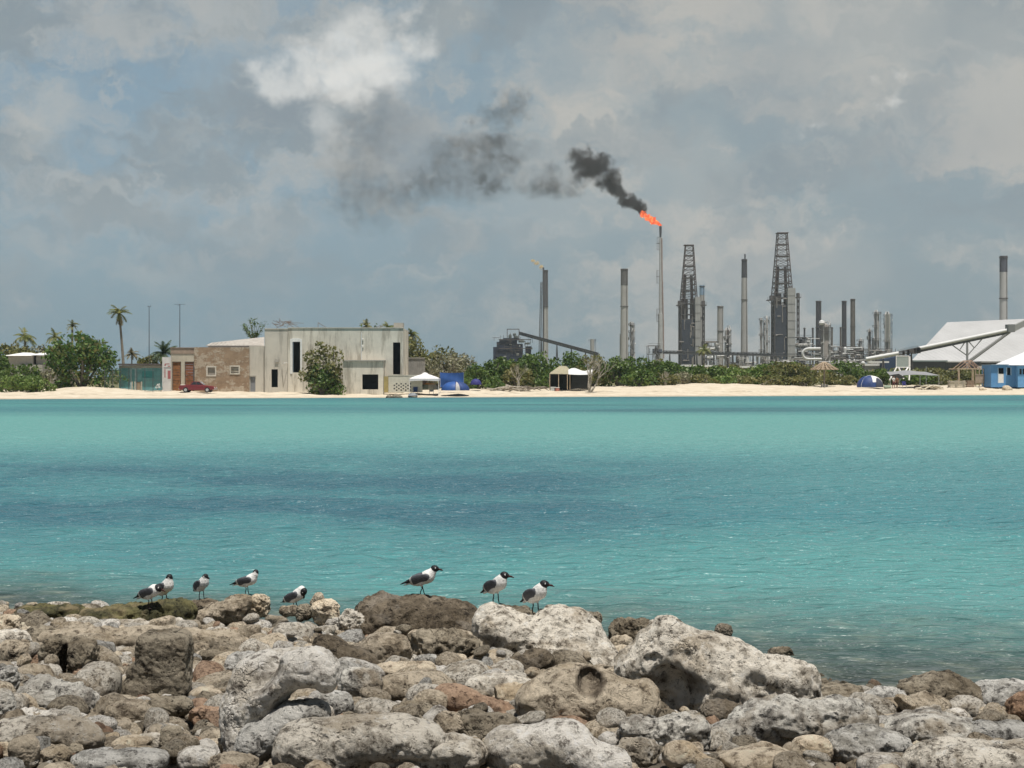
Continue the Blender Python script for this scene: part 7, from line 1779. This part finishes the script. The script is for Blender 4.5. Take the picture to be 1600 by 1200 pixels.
column(1370, 487, 900, 7.6, 'slim grey column with a flat railed head, left of the tallest right pair', M_clad, 4, dome=False, clutter=6)
column(1387, 490, 890, 8.6, 'slim greenish column with pipes on its head, right of the flat headed column', pmat('greenish plate', (.27, .275, .24), .7, var=.15), 6, dome=False, pipes=3, clutter=14)
column(1359, 517, 910, 3.4, 'thin rusty column in the cluster left of the flat headed column', M_rust, 5, clutter=10)
column(1364, 531, 905, 3.8, 'thin silver column in the cluster touching the flat headed column', M_silver, 4, clutter=8)
column(1344, 531, 910, 5, 'short stubby column right of the tall chimney pair', M_vessel, 3, clutter=10)
column(1190, 499, 920, 3, 'thin left column of the three between the tall chimney and the right lattice tower', M_silver, 3, clutter=5)
column(1194.3, 503, 925, 2.4, 'thin middle column of the three between the tall chimney and the right lattice tower', M_silver, 3, clutter=5)
column(1198.2, 496, 918, 3.6, 'thin right column of the three between the tall chimney and the right lattice tower', M_vessel, 4, clutter=6)
column(1136.5, 515, 910, 7, 'brown vessel wrapped in frames and pipes right of the plain pale chimney', M_rust, 6, clutter=46, pipes=4)
column(987, 506, 880, 4.6, 'brown framed vessel hugging the chimney left of the flare stack', M_rust, 6, clutter=30)
column(925.5, 530, 1000, 6.5, 'faint pale squat tank tower standing alone above the hedge', M_clad, 1, dome=False, pipes=0)
column(970, 522, 870, 3.6, 'grey duct standing against the left side of the dark topped chimney', M_clad, 0, dome=False, pipes=0)
# ---- conveyors, racks and plant
def truss_run(name, p0, p1, D0, D1, h, label, cat, mat, legs=(), n=18, cover=None, zfoot=GZ):
    a = PW(*p0, D0); b = PW(*p1, D1); o = thing(name, (a.x, a.y, GZ), label, cat); mb = MB(); up_ = Vector((0, 0, h))
    for s in (-1.2, 1.2):
        q = Vector((0, s, 0)); mb.cyl(a + q, b + q, .22, n=4); mb.cyl(a + q + up_, b + q + up_, .22, n=4)
        for i in range(n): c = a.lerp(b, i / n) + q; d = a.lerp(b, (i + 1) / n) + q; mb.cyl(c, d + up_, .12, n=4); mb.cyl(c, c + up_, .13, n=4)
    mb.build('girder', mat, o)
    dv = (b - a); mb = MB(); c = [a + Vector((0, -1.1, .25)), a + Vector((0, 1.1, .25)), b + Vector((0, 1.1, .25)), b + Vector((0, -1.1, .25))]; mb.add(c + [v + Vector((0, 0, h * .62)) for v in c], [[0, 1, 2, 3], [7, 6, 5, 4], [0, 3, 7, 4], [1, 5, 6, 2], [0, 4, 5, 1], [2, 6, 7, 3]]); mb.build('belt_housing', cover or mat, o)
    for f_ in legs:
        q = a.lerp(b, f_); mb = MB()
        for s in (-1, 1): mb.cyl((q.x - .8, q.y + s * 1.2, zfoot), (q.x, q.y + s * 1.1, q.z), .2, n=5); mb.cyl((q.x + .8, q.y + s * 1.2, zfoot), (q.x, q.y + s * 1.1, q.z), .2, n=5)
        mb.build('trestle', mat, o)
    return o
truss_run('conveyor', (811, 522.5), (935, 556), 700, 640, 1.25, 'long dark conveyor sloping down to the right from the dark transfer tower', 'conveyor', M_darksteel, (.3, .5, .68, .85), 24, pmat('grey conveyor cover', (.20, .20, .205), .7))
truss_run('pipe_bridge', (1036, 552.5), (1212, 556.5), 840, 840, 1.7, 'long level dark pipe bridge running behind the towers', 'pipe bridge', M_darksteel, (.06, .3, .45, .62, .8), 30)
r = np.random.default_rng(17)
def plant(px0, px1, ytop, D, label, mats, n, density=1.0, seed=1, levels=4, ybase=578, name='process_plant', cat='plant'):
    """steel decks full of vessels and pipes"""
    r = np.random.default_rng(seed); o = rthing(name, (px0 + px1) / 2, D, label, cat); x0, x1 = XW(px0, D), XW(px1, D); zt = zr(ytop, D)
    mb = MB(); nb = max(2, int((x1 - x0) / 6)); dep = 9
    for i in range(nb + 1):
        x = x0 + (x1 - x0) * i / nb; hh = zt if i % 2 == 0 else zt - r.uniform(0, .35) * (zt - GZ)
        for y in (D - dep / 2, D + dep / 2): mb.cyl((x, y, GZ), (x, y, hh), .22, n=4)
    for l in range(1, levels + 1):
        z = GZ + (zt - GZ) * l / levels; xa = x0 + (x1 - x0) * r.choice([0, 0, .2]); xb = x1 - (x1 - x0) * r.choice([0, 0, .25])
        mb.box(xa, xb, D - dep / 2, D + dep / 2, z - .3, z); mb.cyl((xa, D - dep / 2, z + 1.1), (xb, D - dep / 2, z + 1.1), .09, n=3)
    for i in range(nb):
        a = x0 + (x1 - x0) * i / nb; b = x0 + (x1 - x0) * (i + 1) / nb; mb.cyl((a, D - dep / 2, GZ), (b, D - dep / 2, zt * .8), .12, n=4)
    mb.build('steelwork', M_frame, o)
    mb = MB()
    for i in range(n):
        x = r.uniform(x0 + 1, x1 - 1); l = r.integers(0, levels); z = GZ + (zt - GZ) * l / levels; y = D - dep / 2 + r.uniform(.3, 3.5); R_ = r.uniform(.5, 1.5)
        if r.uniform() < .5: L = r.uniform(2, 7); mb.cyl((x - L / 2, y, z + R_ + .2), (x + L / 2, y, z + R_ + .2), R_, n=10, m=int(r.integers(len(mats))))
        else: mb.lathe([(R_, 0), (R_, (zt - GZ) / levels * .75), (R_ * .4, (zt - GZ) / levels * .92)], (x, y, z), 10, m=int(r.integers(len(mats))))
    mb.build('vessels', mats, o, smooth=False)
    mb = MB()
    for i in range(int(n * 2.2 * density)):
        a = Vector((r.uniform(x0, x1), D - dep / 2 - r.uniform(0, .8), r.uniform(GZ + 1, zt))); b = a + (Vector((r.uniform(-9, 9), 0, 0)) if r.uniform() < .6 else Vector((0, 0, r.uniform(-5, 5)))); b.z = max(GZ, b.z); rr = r.uniform(.10, .42)
        mb.cyl(a, b, rr, n=6, m=int(r.integers(len(mats))))
    mb.build('pipework', mats, o)
    return o
ML = [M_vessel, M_silver, M_pipewhite, M_frame, M_clad]; MD = [M_darksteel, M_frame, M_vessel, M_dark]
plant(1012, 1030, 540, 860, 'small open steel rack left of the flare stack foot', MD, 8, seed=2)
plant(1098, 1121, 533, 890, 'railed deck of white vessels between the left lattice tower and the plain pale chimney', ML + [M_darksteel], 16, seed=3)
plant(1142, 1206, 553, 880, 'low run of pipes and tanks between the lattice towers', ML, 22, seed=4, levels=2)
plant(1243, 1268, 527, 880, 'steel decks with silver vessels at the right foot of the right lattice tower', ML + [M_darksteel], 30, seed=5)
plant(1268, 1300, 545, 870, 'pipe cluster round the foot of the round headed column', ML, 26, seed=6, levels=3)
plant(1300, 1352, 541, 900, 'dense pipework at the foot of the tall chimney pair', ML + [M_rust], 60, seed=7)
plant(1352, 1396, 545, 880, 'pipework and decks at the foot of the slim grey column', ML + [M_rust], 44, seed=8)
plant(1290, 1345, 560, 800, 'low pipe rack in front of the tall chimney pair', ML, 40, seed=9, levels=2)
plant(1396, 1416, 556, 860, 'low pipe rack right of the slim greenish column', ML, 16, seed=10, levels=2)
plant(1206, 1243, 556, 840, 'white pipes and rails before the dark base of the right lattice tower', [M_clad, M_vessel, M_silver], 18, seed=12, levels=2)
# big curved pipe and round white tank
o = rthing('bent_pipe', 1262, 830, 'thick white pipe bent in a wide loop, right of the grey clad shaft', 'pipe'); c = PW(1263, 553, 830); k = 830 / F
pts = [PW(1282, 544.5, 830)] + [c + Vector((math.cos(a) * 9 * k, 0, math.sin(a) * 8.2 * k)) for a in np.linspace(math.pi / 2, 3 * math.pi / 2, 11)] + [PW(1284, 561, 830)]
MB().tube(pts, .75, 10).build('pipe', M_pipewhite, o, smooth=True)
mb = MB()
for px in (1266, 1278): mb.cyl(PW(px, 580, 830), PW(px, 561, 830), .35, n=5)
mb.build('support', M_frame, o)
o = rthing('round_tank', 1348.5, 420, 'small white ball shaped tank on legs above the dark bushes left of the conveyor tube', 'tank'); k = 420 / F; c = PW(1348.5, 567.5, 420)
MB().lathe([(max(.01, 3.2 * k * math.sin(math.pi * i / 10)), -3.2 * k * math.cos(math.pi * i / 10)) for i in range(11)], tuple(c), 18).build('ball', M_pipewhite, o, smooth=True)
mb = MB()
for a in range(5): q = a * 1.2566; mb.cyl((c.x + 2.4 * k * math.cos(q), c.y + 2.4 * k * math.sin(q), GZ), (c.x + 2.2 * k * math.cos(q), c.y + 2.2 * k * math.sin(q), c.z), .08, n=5)
mb.build('leg', M_frame, o)
for i, (px, w_, py) in enumerate(((1078, 22, 573), (1109, 18, 573.5), (1175, 50, 575), (1358, 60, 571.5))):
    D = 520; o = rthing('storage_shed', px, D, ['long white roofed shed showing above the hedge under the left lattice tower', 'short white roofed shed showing above the hedge by the yellow green palm', 'wide white roofed shed showing above the hedge under the tall black topped chimney', 'long pale roofed shed behind the dome tent'][i], 'shed'); x0, x1 = XW(px - w_ / 2, D), XW(px + w_ / 2, D); z = zr(py, D)
    MB().box(x0, x1, D, D + 8, GZ - .2, z - .02).build('wall', M_darksteel if i < 3 else M_clad, o); MB().prism([(x0 - .3, z), (x1 + .3, z), (x1 - .2, z + .75), (x0 + .2, z + .75)], D - .4, D + 8.4).build('roof', M_white, o)
# ---- dark transfer tower on the left
Dt_ = 690; o = rthing('transfer_tower', 800, Dt_, 'dark blue stepped transfer tower at the top end of the long dark conveyor', 'tower'); k = Dt_ / F
mb = MB()
for a, b, yt, yb, y0 in ((780, 808, 531, 590, 0), (776, 786, 534, 590, 1), (770.5, 779, 542, 590, 2), (808, 817, 537, 590, 1), (821, 830, 541, 590, 2), (786, 812, 528, 531.5, 2)): mb.box(XW(a, Dt_), XW(b, Dt_), Dt_ + y0, Dt_ + 8 - y0, zr(yb, Dt_), zr(yt, Dt_))
mb.build('cladding', pmat('navy cladding', (.020, .028, .055), .8, var=.4, vscale=.3, dirt=(.05, .055, .065), dirt_amt=.6), o)
mb = MB(); rr = np.random.default_rng(8)
for a, b, yt, yb in ((779, 830, 531, 545), (792, 811.5, 515, 530)):
    for yy in ((yt, yb) if yt > 520 else (yt,)): mb.box(XW(a, Dt_), XW(b, Dt_), Dt_ - .6, Dt_ - .2, zr(yy, Dt_), zr(yy, Dt_) + .35)
for px in (792.5, 811): mb.cyl(PW(px, 531, Dt_ - .4), PW(px, 515, Dt_ - .4), .24, n=4); mb.cyl(PW(px, 531, Dt_ + 6), PW(px, 515, Dt_ + 6), .24, n=4)
for i in range(60):
    a = PW(rr.uniform(771, 832), rr.uniform(527, 556), Dt_ - .7); mb.cyl(a, a + (Vector((rr.uniform(-3, 3), 0, 0)) if i % 2 else Vector((0, 0, rr.uniform(1, 3)))), .12, n=4)
mb.build('railings', M_frame, o)
mb = MB(); 
for px, yy, w_, h in ((797, 522, 5, 7), (804, 520, 5, 5), (806, 524, 7, 4), (815, 531, 10, 4), (824, 535, 8, 3), (785, 533, 4, 3)): mb.lathe([(w_ * k / 2, 0), (w_ * k / 2, h * k * .7), (w_ * k * .25, h * k)], (XW(px, Dt_), Dt_ + 2, zr(yy + h, Dt_) + .0), 10)
mb.build('machinery', pmat('green grey machinery', (.10, .115, .105), .7, var=.2), o)
mb = MB()
for a, b, c_, d_ in ((796, 800, 537.5, 539), (811, 813, 539, 541.5), (807, 811, 552, 556), (787, 791, 556, 558), (829, 832, 543, 546)): mb.box(XW(a, Dt_), XW(b, Dt_), Dt_ - .12, Dt_ - .02, zr(d_, Dt_), zr(c_, Dt_))
mb.build('pale_panel', M_clad, o)  # small pale panels on the navy cladding
# ---- the big white shed with its conveyor tube
Ds = 560.0; x0, x1 = XW(1422, Ds), XW(1760, Ds); zf = zr(566, Ds); o = thing('storage_barn', ((x0 + x1) / 2, Ds, GZ), 'huge pale grey shed with a high pitched roof at the right edge', 'shed')
Dr = 640.0; rx0, rx1 = XW(1480, Dr), XW(1760, Dr); zr0, zr1 = zr(503.5, Dr), zr(496.5, Dr)
A = PW(1422, 566, 560); B = PW(1790, 566, 520); Cc = PW(1790, 566, 690); Dd_ = PW(1452, 566, 735); E = PW(1480, 503.5, 645); Ff = PW(1790, 490, 605)
for q in (B, Cc, Dd_): q.z = A.z
mb = MB(); mb.add([A, B, Cc, Dd_, E, Ff], [[0, 1, 5, 4], [1, 2, 5], [2, 3, 4, 5], [3, 0, 4]])
m, t, out = new_mat('pale ribbed roof sheet'); p = t.node('ShaderNodeBsdfPrincipled'); t.l.new(p.outputs[0], out.inputs[0]); g = t.node('ShaderNodeTexCoord').outputs['Object']; gx, gy, gz_ = t.sep(g)
c = t.ramp(t.noise(t.vmath('MULTIPLY', g, (.05, .02, .05)), 2.0, 6, .65), [(.3, (.40, .395, .385)), (.7, (.50, .495, .485))]); rib = t.math('PINGPONG', gx, .9); seam = t.maprange(rib, 0, .18, 1.0, 0.0)
c = t.mix(t.math('MULTIPLY', seam, .25), c, (.30, .30, .29)); t.set(p.inputs['Base Color'], c); p.inputs['Roughness'].default_value = .6; t.set(p.inputs['Normal'], t.bump(rib, .4, .3))
mb.build('roof', m, o)
ins = lambda q, c: q.lerp(c, .012)
cen_ = (A + B + Cc + Dd_) / 4; fl_ = [ins(q, cen_) for q in (A, B, Cc, Dd_)]
MB().add([Vector((q.x, q.y, GZ - .2)) for q in fl_] + [Vector((q.x, q.y, zf - .1)) for q in fl_], [[0, 1, 5, 4], [1, 2, 6, 5], [2, 3, 7, 6], [3, 0, 4, 7]]).build('wall', M_clad, o)
mb = MB()
for i in range(40): q = A.lerp(B, i / 40) + Vector((0, .4, 0)); mb.cyl((q.x, q.y, GZ), (q.x, q.y, zf - .12), .3, n=5)
mb.build('eave_posts', M_darksteel, o)
for a, b, yt, yb, lab, mt in ((1424, 1478, 563, 569.5, 'long green grey lean to along the foot of the huge shed', pmat('green grey sheet', (.26, .31, .30), .7)), (1478, 1516, 564, 571, 'white lean to at the foot of the huge shed below the conveyor post', M_white), (1530, 1560, 564.5, 571, 'pale lean to at the foot of the huge shed behind the timber pavilion', M_clad)):
    D = 505; q = thing('lean_to_shed', (XW((a + b) / 2, D), D, GZ), lab, 'shed'); MB().prism([(XW(a, D), zr(yt + 2, D)), (XW(b, D), zr(yt + 2, D)), (XW(b, D), zr(yt, D)), (XW(a, D), zr(yt, D))], D - 2, D + 14).build('roof', mt, q); MB().box(XW(a + .5, D), XW(b - .5, D), D, D + 10, GZ - .2, zr(yt + 2.05, D)).build('wall', M_darksteel, q)
r = np.random.default_rng(23); q = thing('parked_plant_row', (XW(1450, 490), 490, GZ), 'dark row of machinery parked in front of the huge shed', 'machinery'); mb = MB()
for i in range(34):
    px = r.uniform(1424, 1540); w_ = r.uniform(1, 3); h = r.uniform(1.0, 2.6); x = XW(px, 490); mb.box(x, x + w_, 490, 492, GZ, GZ + h + 1.2, int(r.integers(3)))
mb.build('machines', [M_darksteel, M_frame, pmat('slate paint', (.10, .11, .14), .7)], q)
Dc_ = 480.0; o = thing('conveyor_tube', (XW(1511, Dc_), Dc_, GZ), 'long white conveyor tube climbing across the huge shed to a box head', 'conveyor'); k = Dc_ / F
MB().cyl(PW(1436, 544.5, Dc_), PW(1577, 515.5, Dc_), 3.0 * k, n=16).build('upper_tube', M_pipewhite, o, smooth=True)
MB().cyl(PW(1437, 548.6, Dc_), PW(1576, 519.6, Dc_), .45, n=6).build('under_girder', M_darksteel, o)
MB().cyl(PW(1353, 561, Dc_), PW(1404, 552, Dc_), 3.0 * k, n=16).build('lower_tube', M_pipewhite, o, smooth=True)
mb = MB(); r = np.random.default_rng(9)
a0, b0 = PW(1404, 552.5, Dc_), PW(1436, 545.5, Dc_)
for s in (-.7, .7):
    for dz_ in (-.6, .6): mb.cyl(a0 + Vector((0, s, dz_)), b0 + Vector((0, s, dz_)), .14, n=4)
    for i in range(9): c = a0.lerp(b0, i / 9) + Vector((0, s, -.6)); d = a0.lerp(b0, (i + 1) / 9) + Vector((0, s, .6)); mb.cyl(c, d, .1, n=4); mb.cyl(c, c + Vector((0, 0, 2.0)), .07, n=3)
for i in range(16): a = a0.lerp(b0, r.uniform(.2, 1)); mb.box(a.x - .3, a.x + .3, Dc_ - 1, Dc_ - .3, a.z - r.uniform(.3, 1.4), a.z + .5)
mb.build('open_walkway', M_frame, o)
MB().box(XW(1573, Dc_), XW(1583.5, Dc_), Dc_ - 1.6, Dc_ + 1.6, zr(519, Dc_), zr(507, Dc_)).build('box_head', pmat('grey steel box', (.21, .215, .21), .7), o)
a, b = PW(1583.4, 513, Dc_), PW(1606, 502, 530); mb = MB(); mb.add([a + Vector((0, -1.4, -1.1)), a + Vector((0, 1.4, -1.1)), a + Vector((0, 1.4, 1.1)), a + Vector((0, -1.4, 1.1)), b + Vector((0, -1.4, -1.1)), b + Vector((0, 1.4, -1.1)), b + Vector((0, 1.4, 1.1)), b + Vector((0, -1.4, 1.1))], [[3, 2, 1, 0], [4, 5, 6, 7], [0, 1, 5, 4], [2, 3, 7, 6], [1, 2, 6, 5], [3, 0, 4, 7]]); mb.build('gallery', M_clad, o)
MB().cyl(PW(1576, 519, Dc_), PW(1513, 564, Dc_), .42, n=6).cyl(PW(1578, 519, Dc_), PW(1517, 564, Dc_), .42, n=6).build('raking_strut', pmat('grey painted steel', (.26, .26, .255), .6), o)
mb = MB().box(XW(1510, Dc_), XW(1512.6, Dc_), Dc_ - .3, Dc_ + .3, GZ, zr(532.5, Dc_))
for p0, p1 in (((1510.3, 555), (1486, 538)), ((1512, 555), (1536, 528)), ((1500, 546), (1508, 534)), ((1522, 543), (1514, 534))): mb.cyl(PW(*p0, Dc_), PW(*p1, Dc_), .2, n=5)
mb.build('support_post', MATS['grey painted steel'], o)
mb = MB()
for px, yt in ((1424, 551), (1406, 556), (1380, 560)): mb.cyl(PW(px - 2, 578, Dc_), PW(px, yt, Dc_), .2, n=5); mb.cyl(PW(px + 2, 578, Dc_), PW(px, yt, Dc_), .2, n=5)
mb.build('trestle', M_frame, o)
o = rthing('blue_shed', 1396, 515, 'dark blue shed wall under the lower conveyor tube', 'shed'); MB().prism([(XW(1380, 515), GZ), (XW(1424, 515), GZ), (XW(1424, 515), zr(554, 515)), (XW(1404, 515), zr(556.5, 515)), (XW(1380, 515), zr(561.5, 515))], 515, 520).build('wall', pmat('navy sheet', (.022, .045, .10), .7, var=.15), o); MB().box(XW(1356, 512), XW(1388, 512), 511, 514, zr(567, 512), zr(564.5, 512)).build('low_roof', M_white, o)
# ---- keep the 200 small stones that show largest as objects; the rest join the rubble
def finish_small_stones():
    global rb
    dg = bpy.context.evaluated_depsgraph_get()
    names = {o.name: 0 for o, *_ in FILL}; cen = {}
    hz_ = [o for o in scene.objects if o.name == 'haze']
    for o in hz_: o.hide_viewport = True
    bpy.context.view_layer.update(); dg = bpy.context.evaluated_depsgraph_get()
    eye = Vector((0, 0, EYE)); st = 3.0
    for iy in range(int((1200 - 925) / st)):
        py = 925 + iy * st
        for ix in range(int(1600 / st)):
            px = ix * st
            d = Vector(((px - 800) / F, 1, (HOR - py) / F)).normalized()
            hit, l, n, fi, ob, mt = scene.ray_cast(dg, eye, d, distance=30)
            if hit and ob.name in names:
                names[ob.name] += 1; c = cen.setdefault(ob.name, [0, 0]); c[0] += px; c[1] += py
    for o in hz_: o.hide_viewport = False
    order = sorted(FILL, key=lambda t: -names[t[0].name])
    keep = [t for t in order if names[t[0].name] >= 5][:205]
    ks = set(t[0].name for t in keep)
    used = {}
    for o, mk, form, s in keep:
        n = names[o.name]; cx, cy_ = cen[o.name][0] / n, cen[o.name][1] / n
        colour = dict(tan='tan', cream='cream', pale='pale grey', grey='grey', brown='brown', rust='rusty', white='white')[mk]
        size = 'small' if n < 22 else ('fist sized' if n < 45 else 'medium')
        near = sorted(HERO, key=lambda h: max(0, abs(cx - h[1]) - h[3] * .35) ** 2 + (1.3 * max(0, abs(cy_ - h[2]) - h[4] * .35)) ** 2)
        done = None
        for h in near[:8]:
            dx_, dy_ = (cx - h[1]) / (h[3] * .5), (cy_ - h[2]) / (h[4] * .5)
            rel = ('right of' if dx_ > 0 else 'left of') if abs(dx_) > abs(dy_) else ('in front of' if dy_ > 0 else 'behind')
            for words in (f"{colour} {form} stone {rel} the {h[0]}", f"{size} {colour} {form} stone {rel} the {h[0]}"):
                if words not in used and len(words.split()) <= 16: done = words; break
            if done: break
        used[done] = 1
        tag(o, done, 'rock', 'coral boulders and stones on the near bank')
    # leftovers become rubble
    Vs, Qs, Ms = [], [], []; b = 0; keys = ['tan', 'cream', 'pale', 'grey', 'brown', 'rust', 'white']
    for o, mk, form, s in FILL:
        if o.name in ks: continue
        if names[o.name] > 0:
            me = o.data; V = np.empty(len(me.vertices) * 3); me.vertices.foreach_get('co', V); V = V.reshape(-1, 3)
            M = np.array(o.matrix_world); V = V @ M[:3, :3].T + M[:3, 3]
            Q = np.empty(len(me.polygons) * 4, dtype=np.int32); me.loops.foreach_get('vertex_index', Q); Q = Q.reshape(-1, 4)
            Vs.append(V); Qs.append(Q + b); b += len(V); Ms.append(np.full(len(Q), keys.index(mk)))
        bpy.data.objects.remove(o)
    if Vs:
        oV = np.concatenate([RUB[0]] + Vs); oQ = np.concatenate([RUB[1]] + [q + len(RUB[0]) for q in Qs]); oM = np.concatenate([RUB[2]] + Ms)
    else: oV, oQ, oM = RUB
    rb = mesh_obj('rubble', oV, oQ, [RM[k_] for k_ in keys], mi=oM, smooth=True)
    tag(rb, 'loose tan and cream coral rubble filling the gaps between the rocks', 'rubble', kind='stuff')
finish_small_stones()
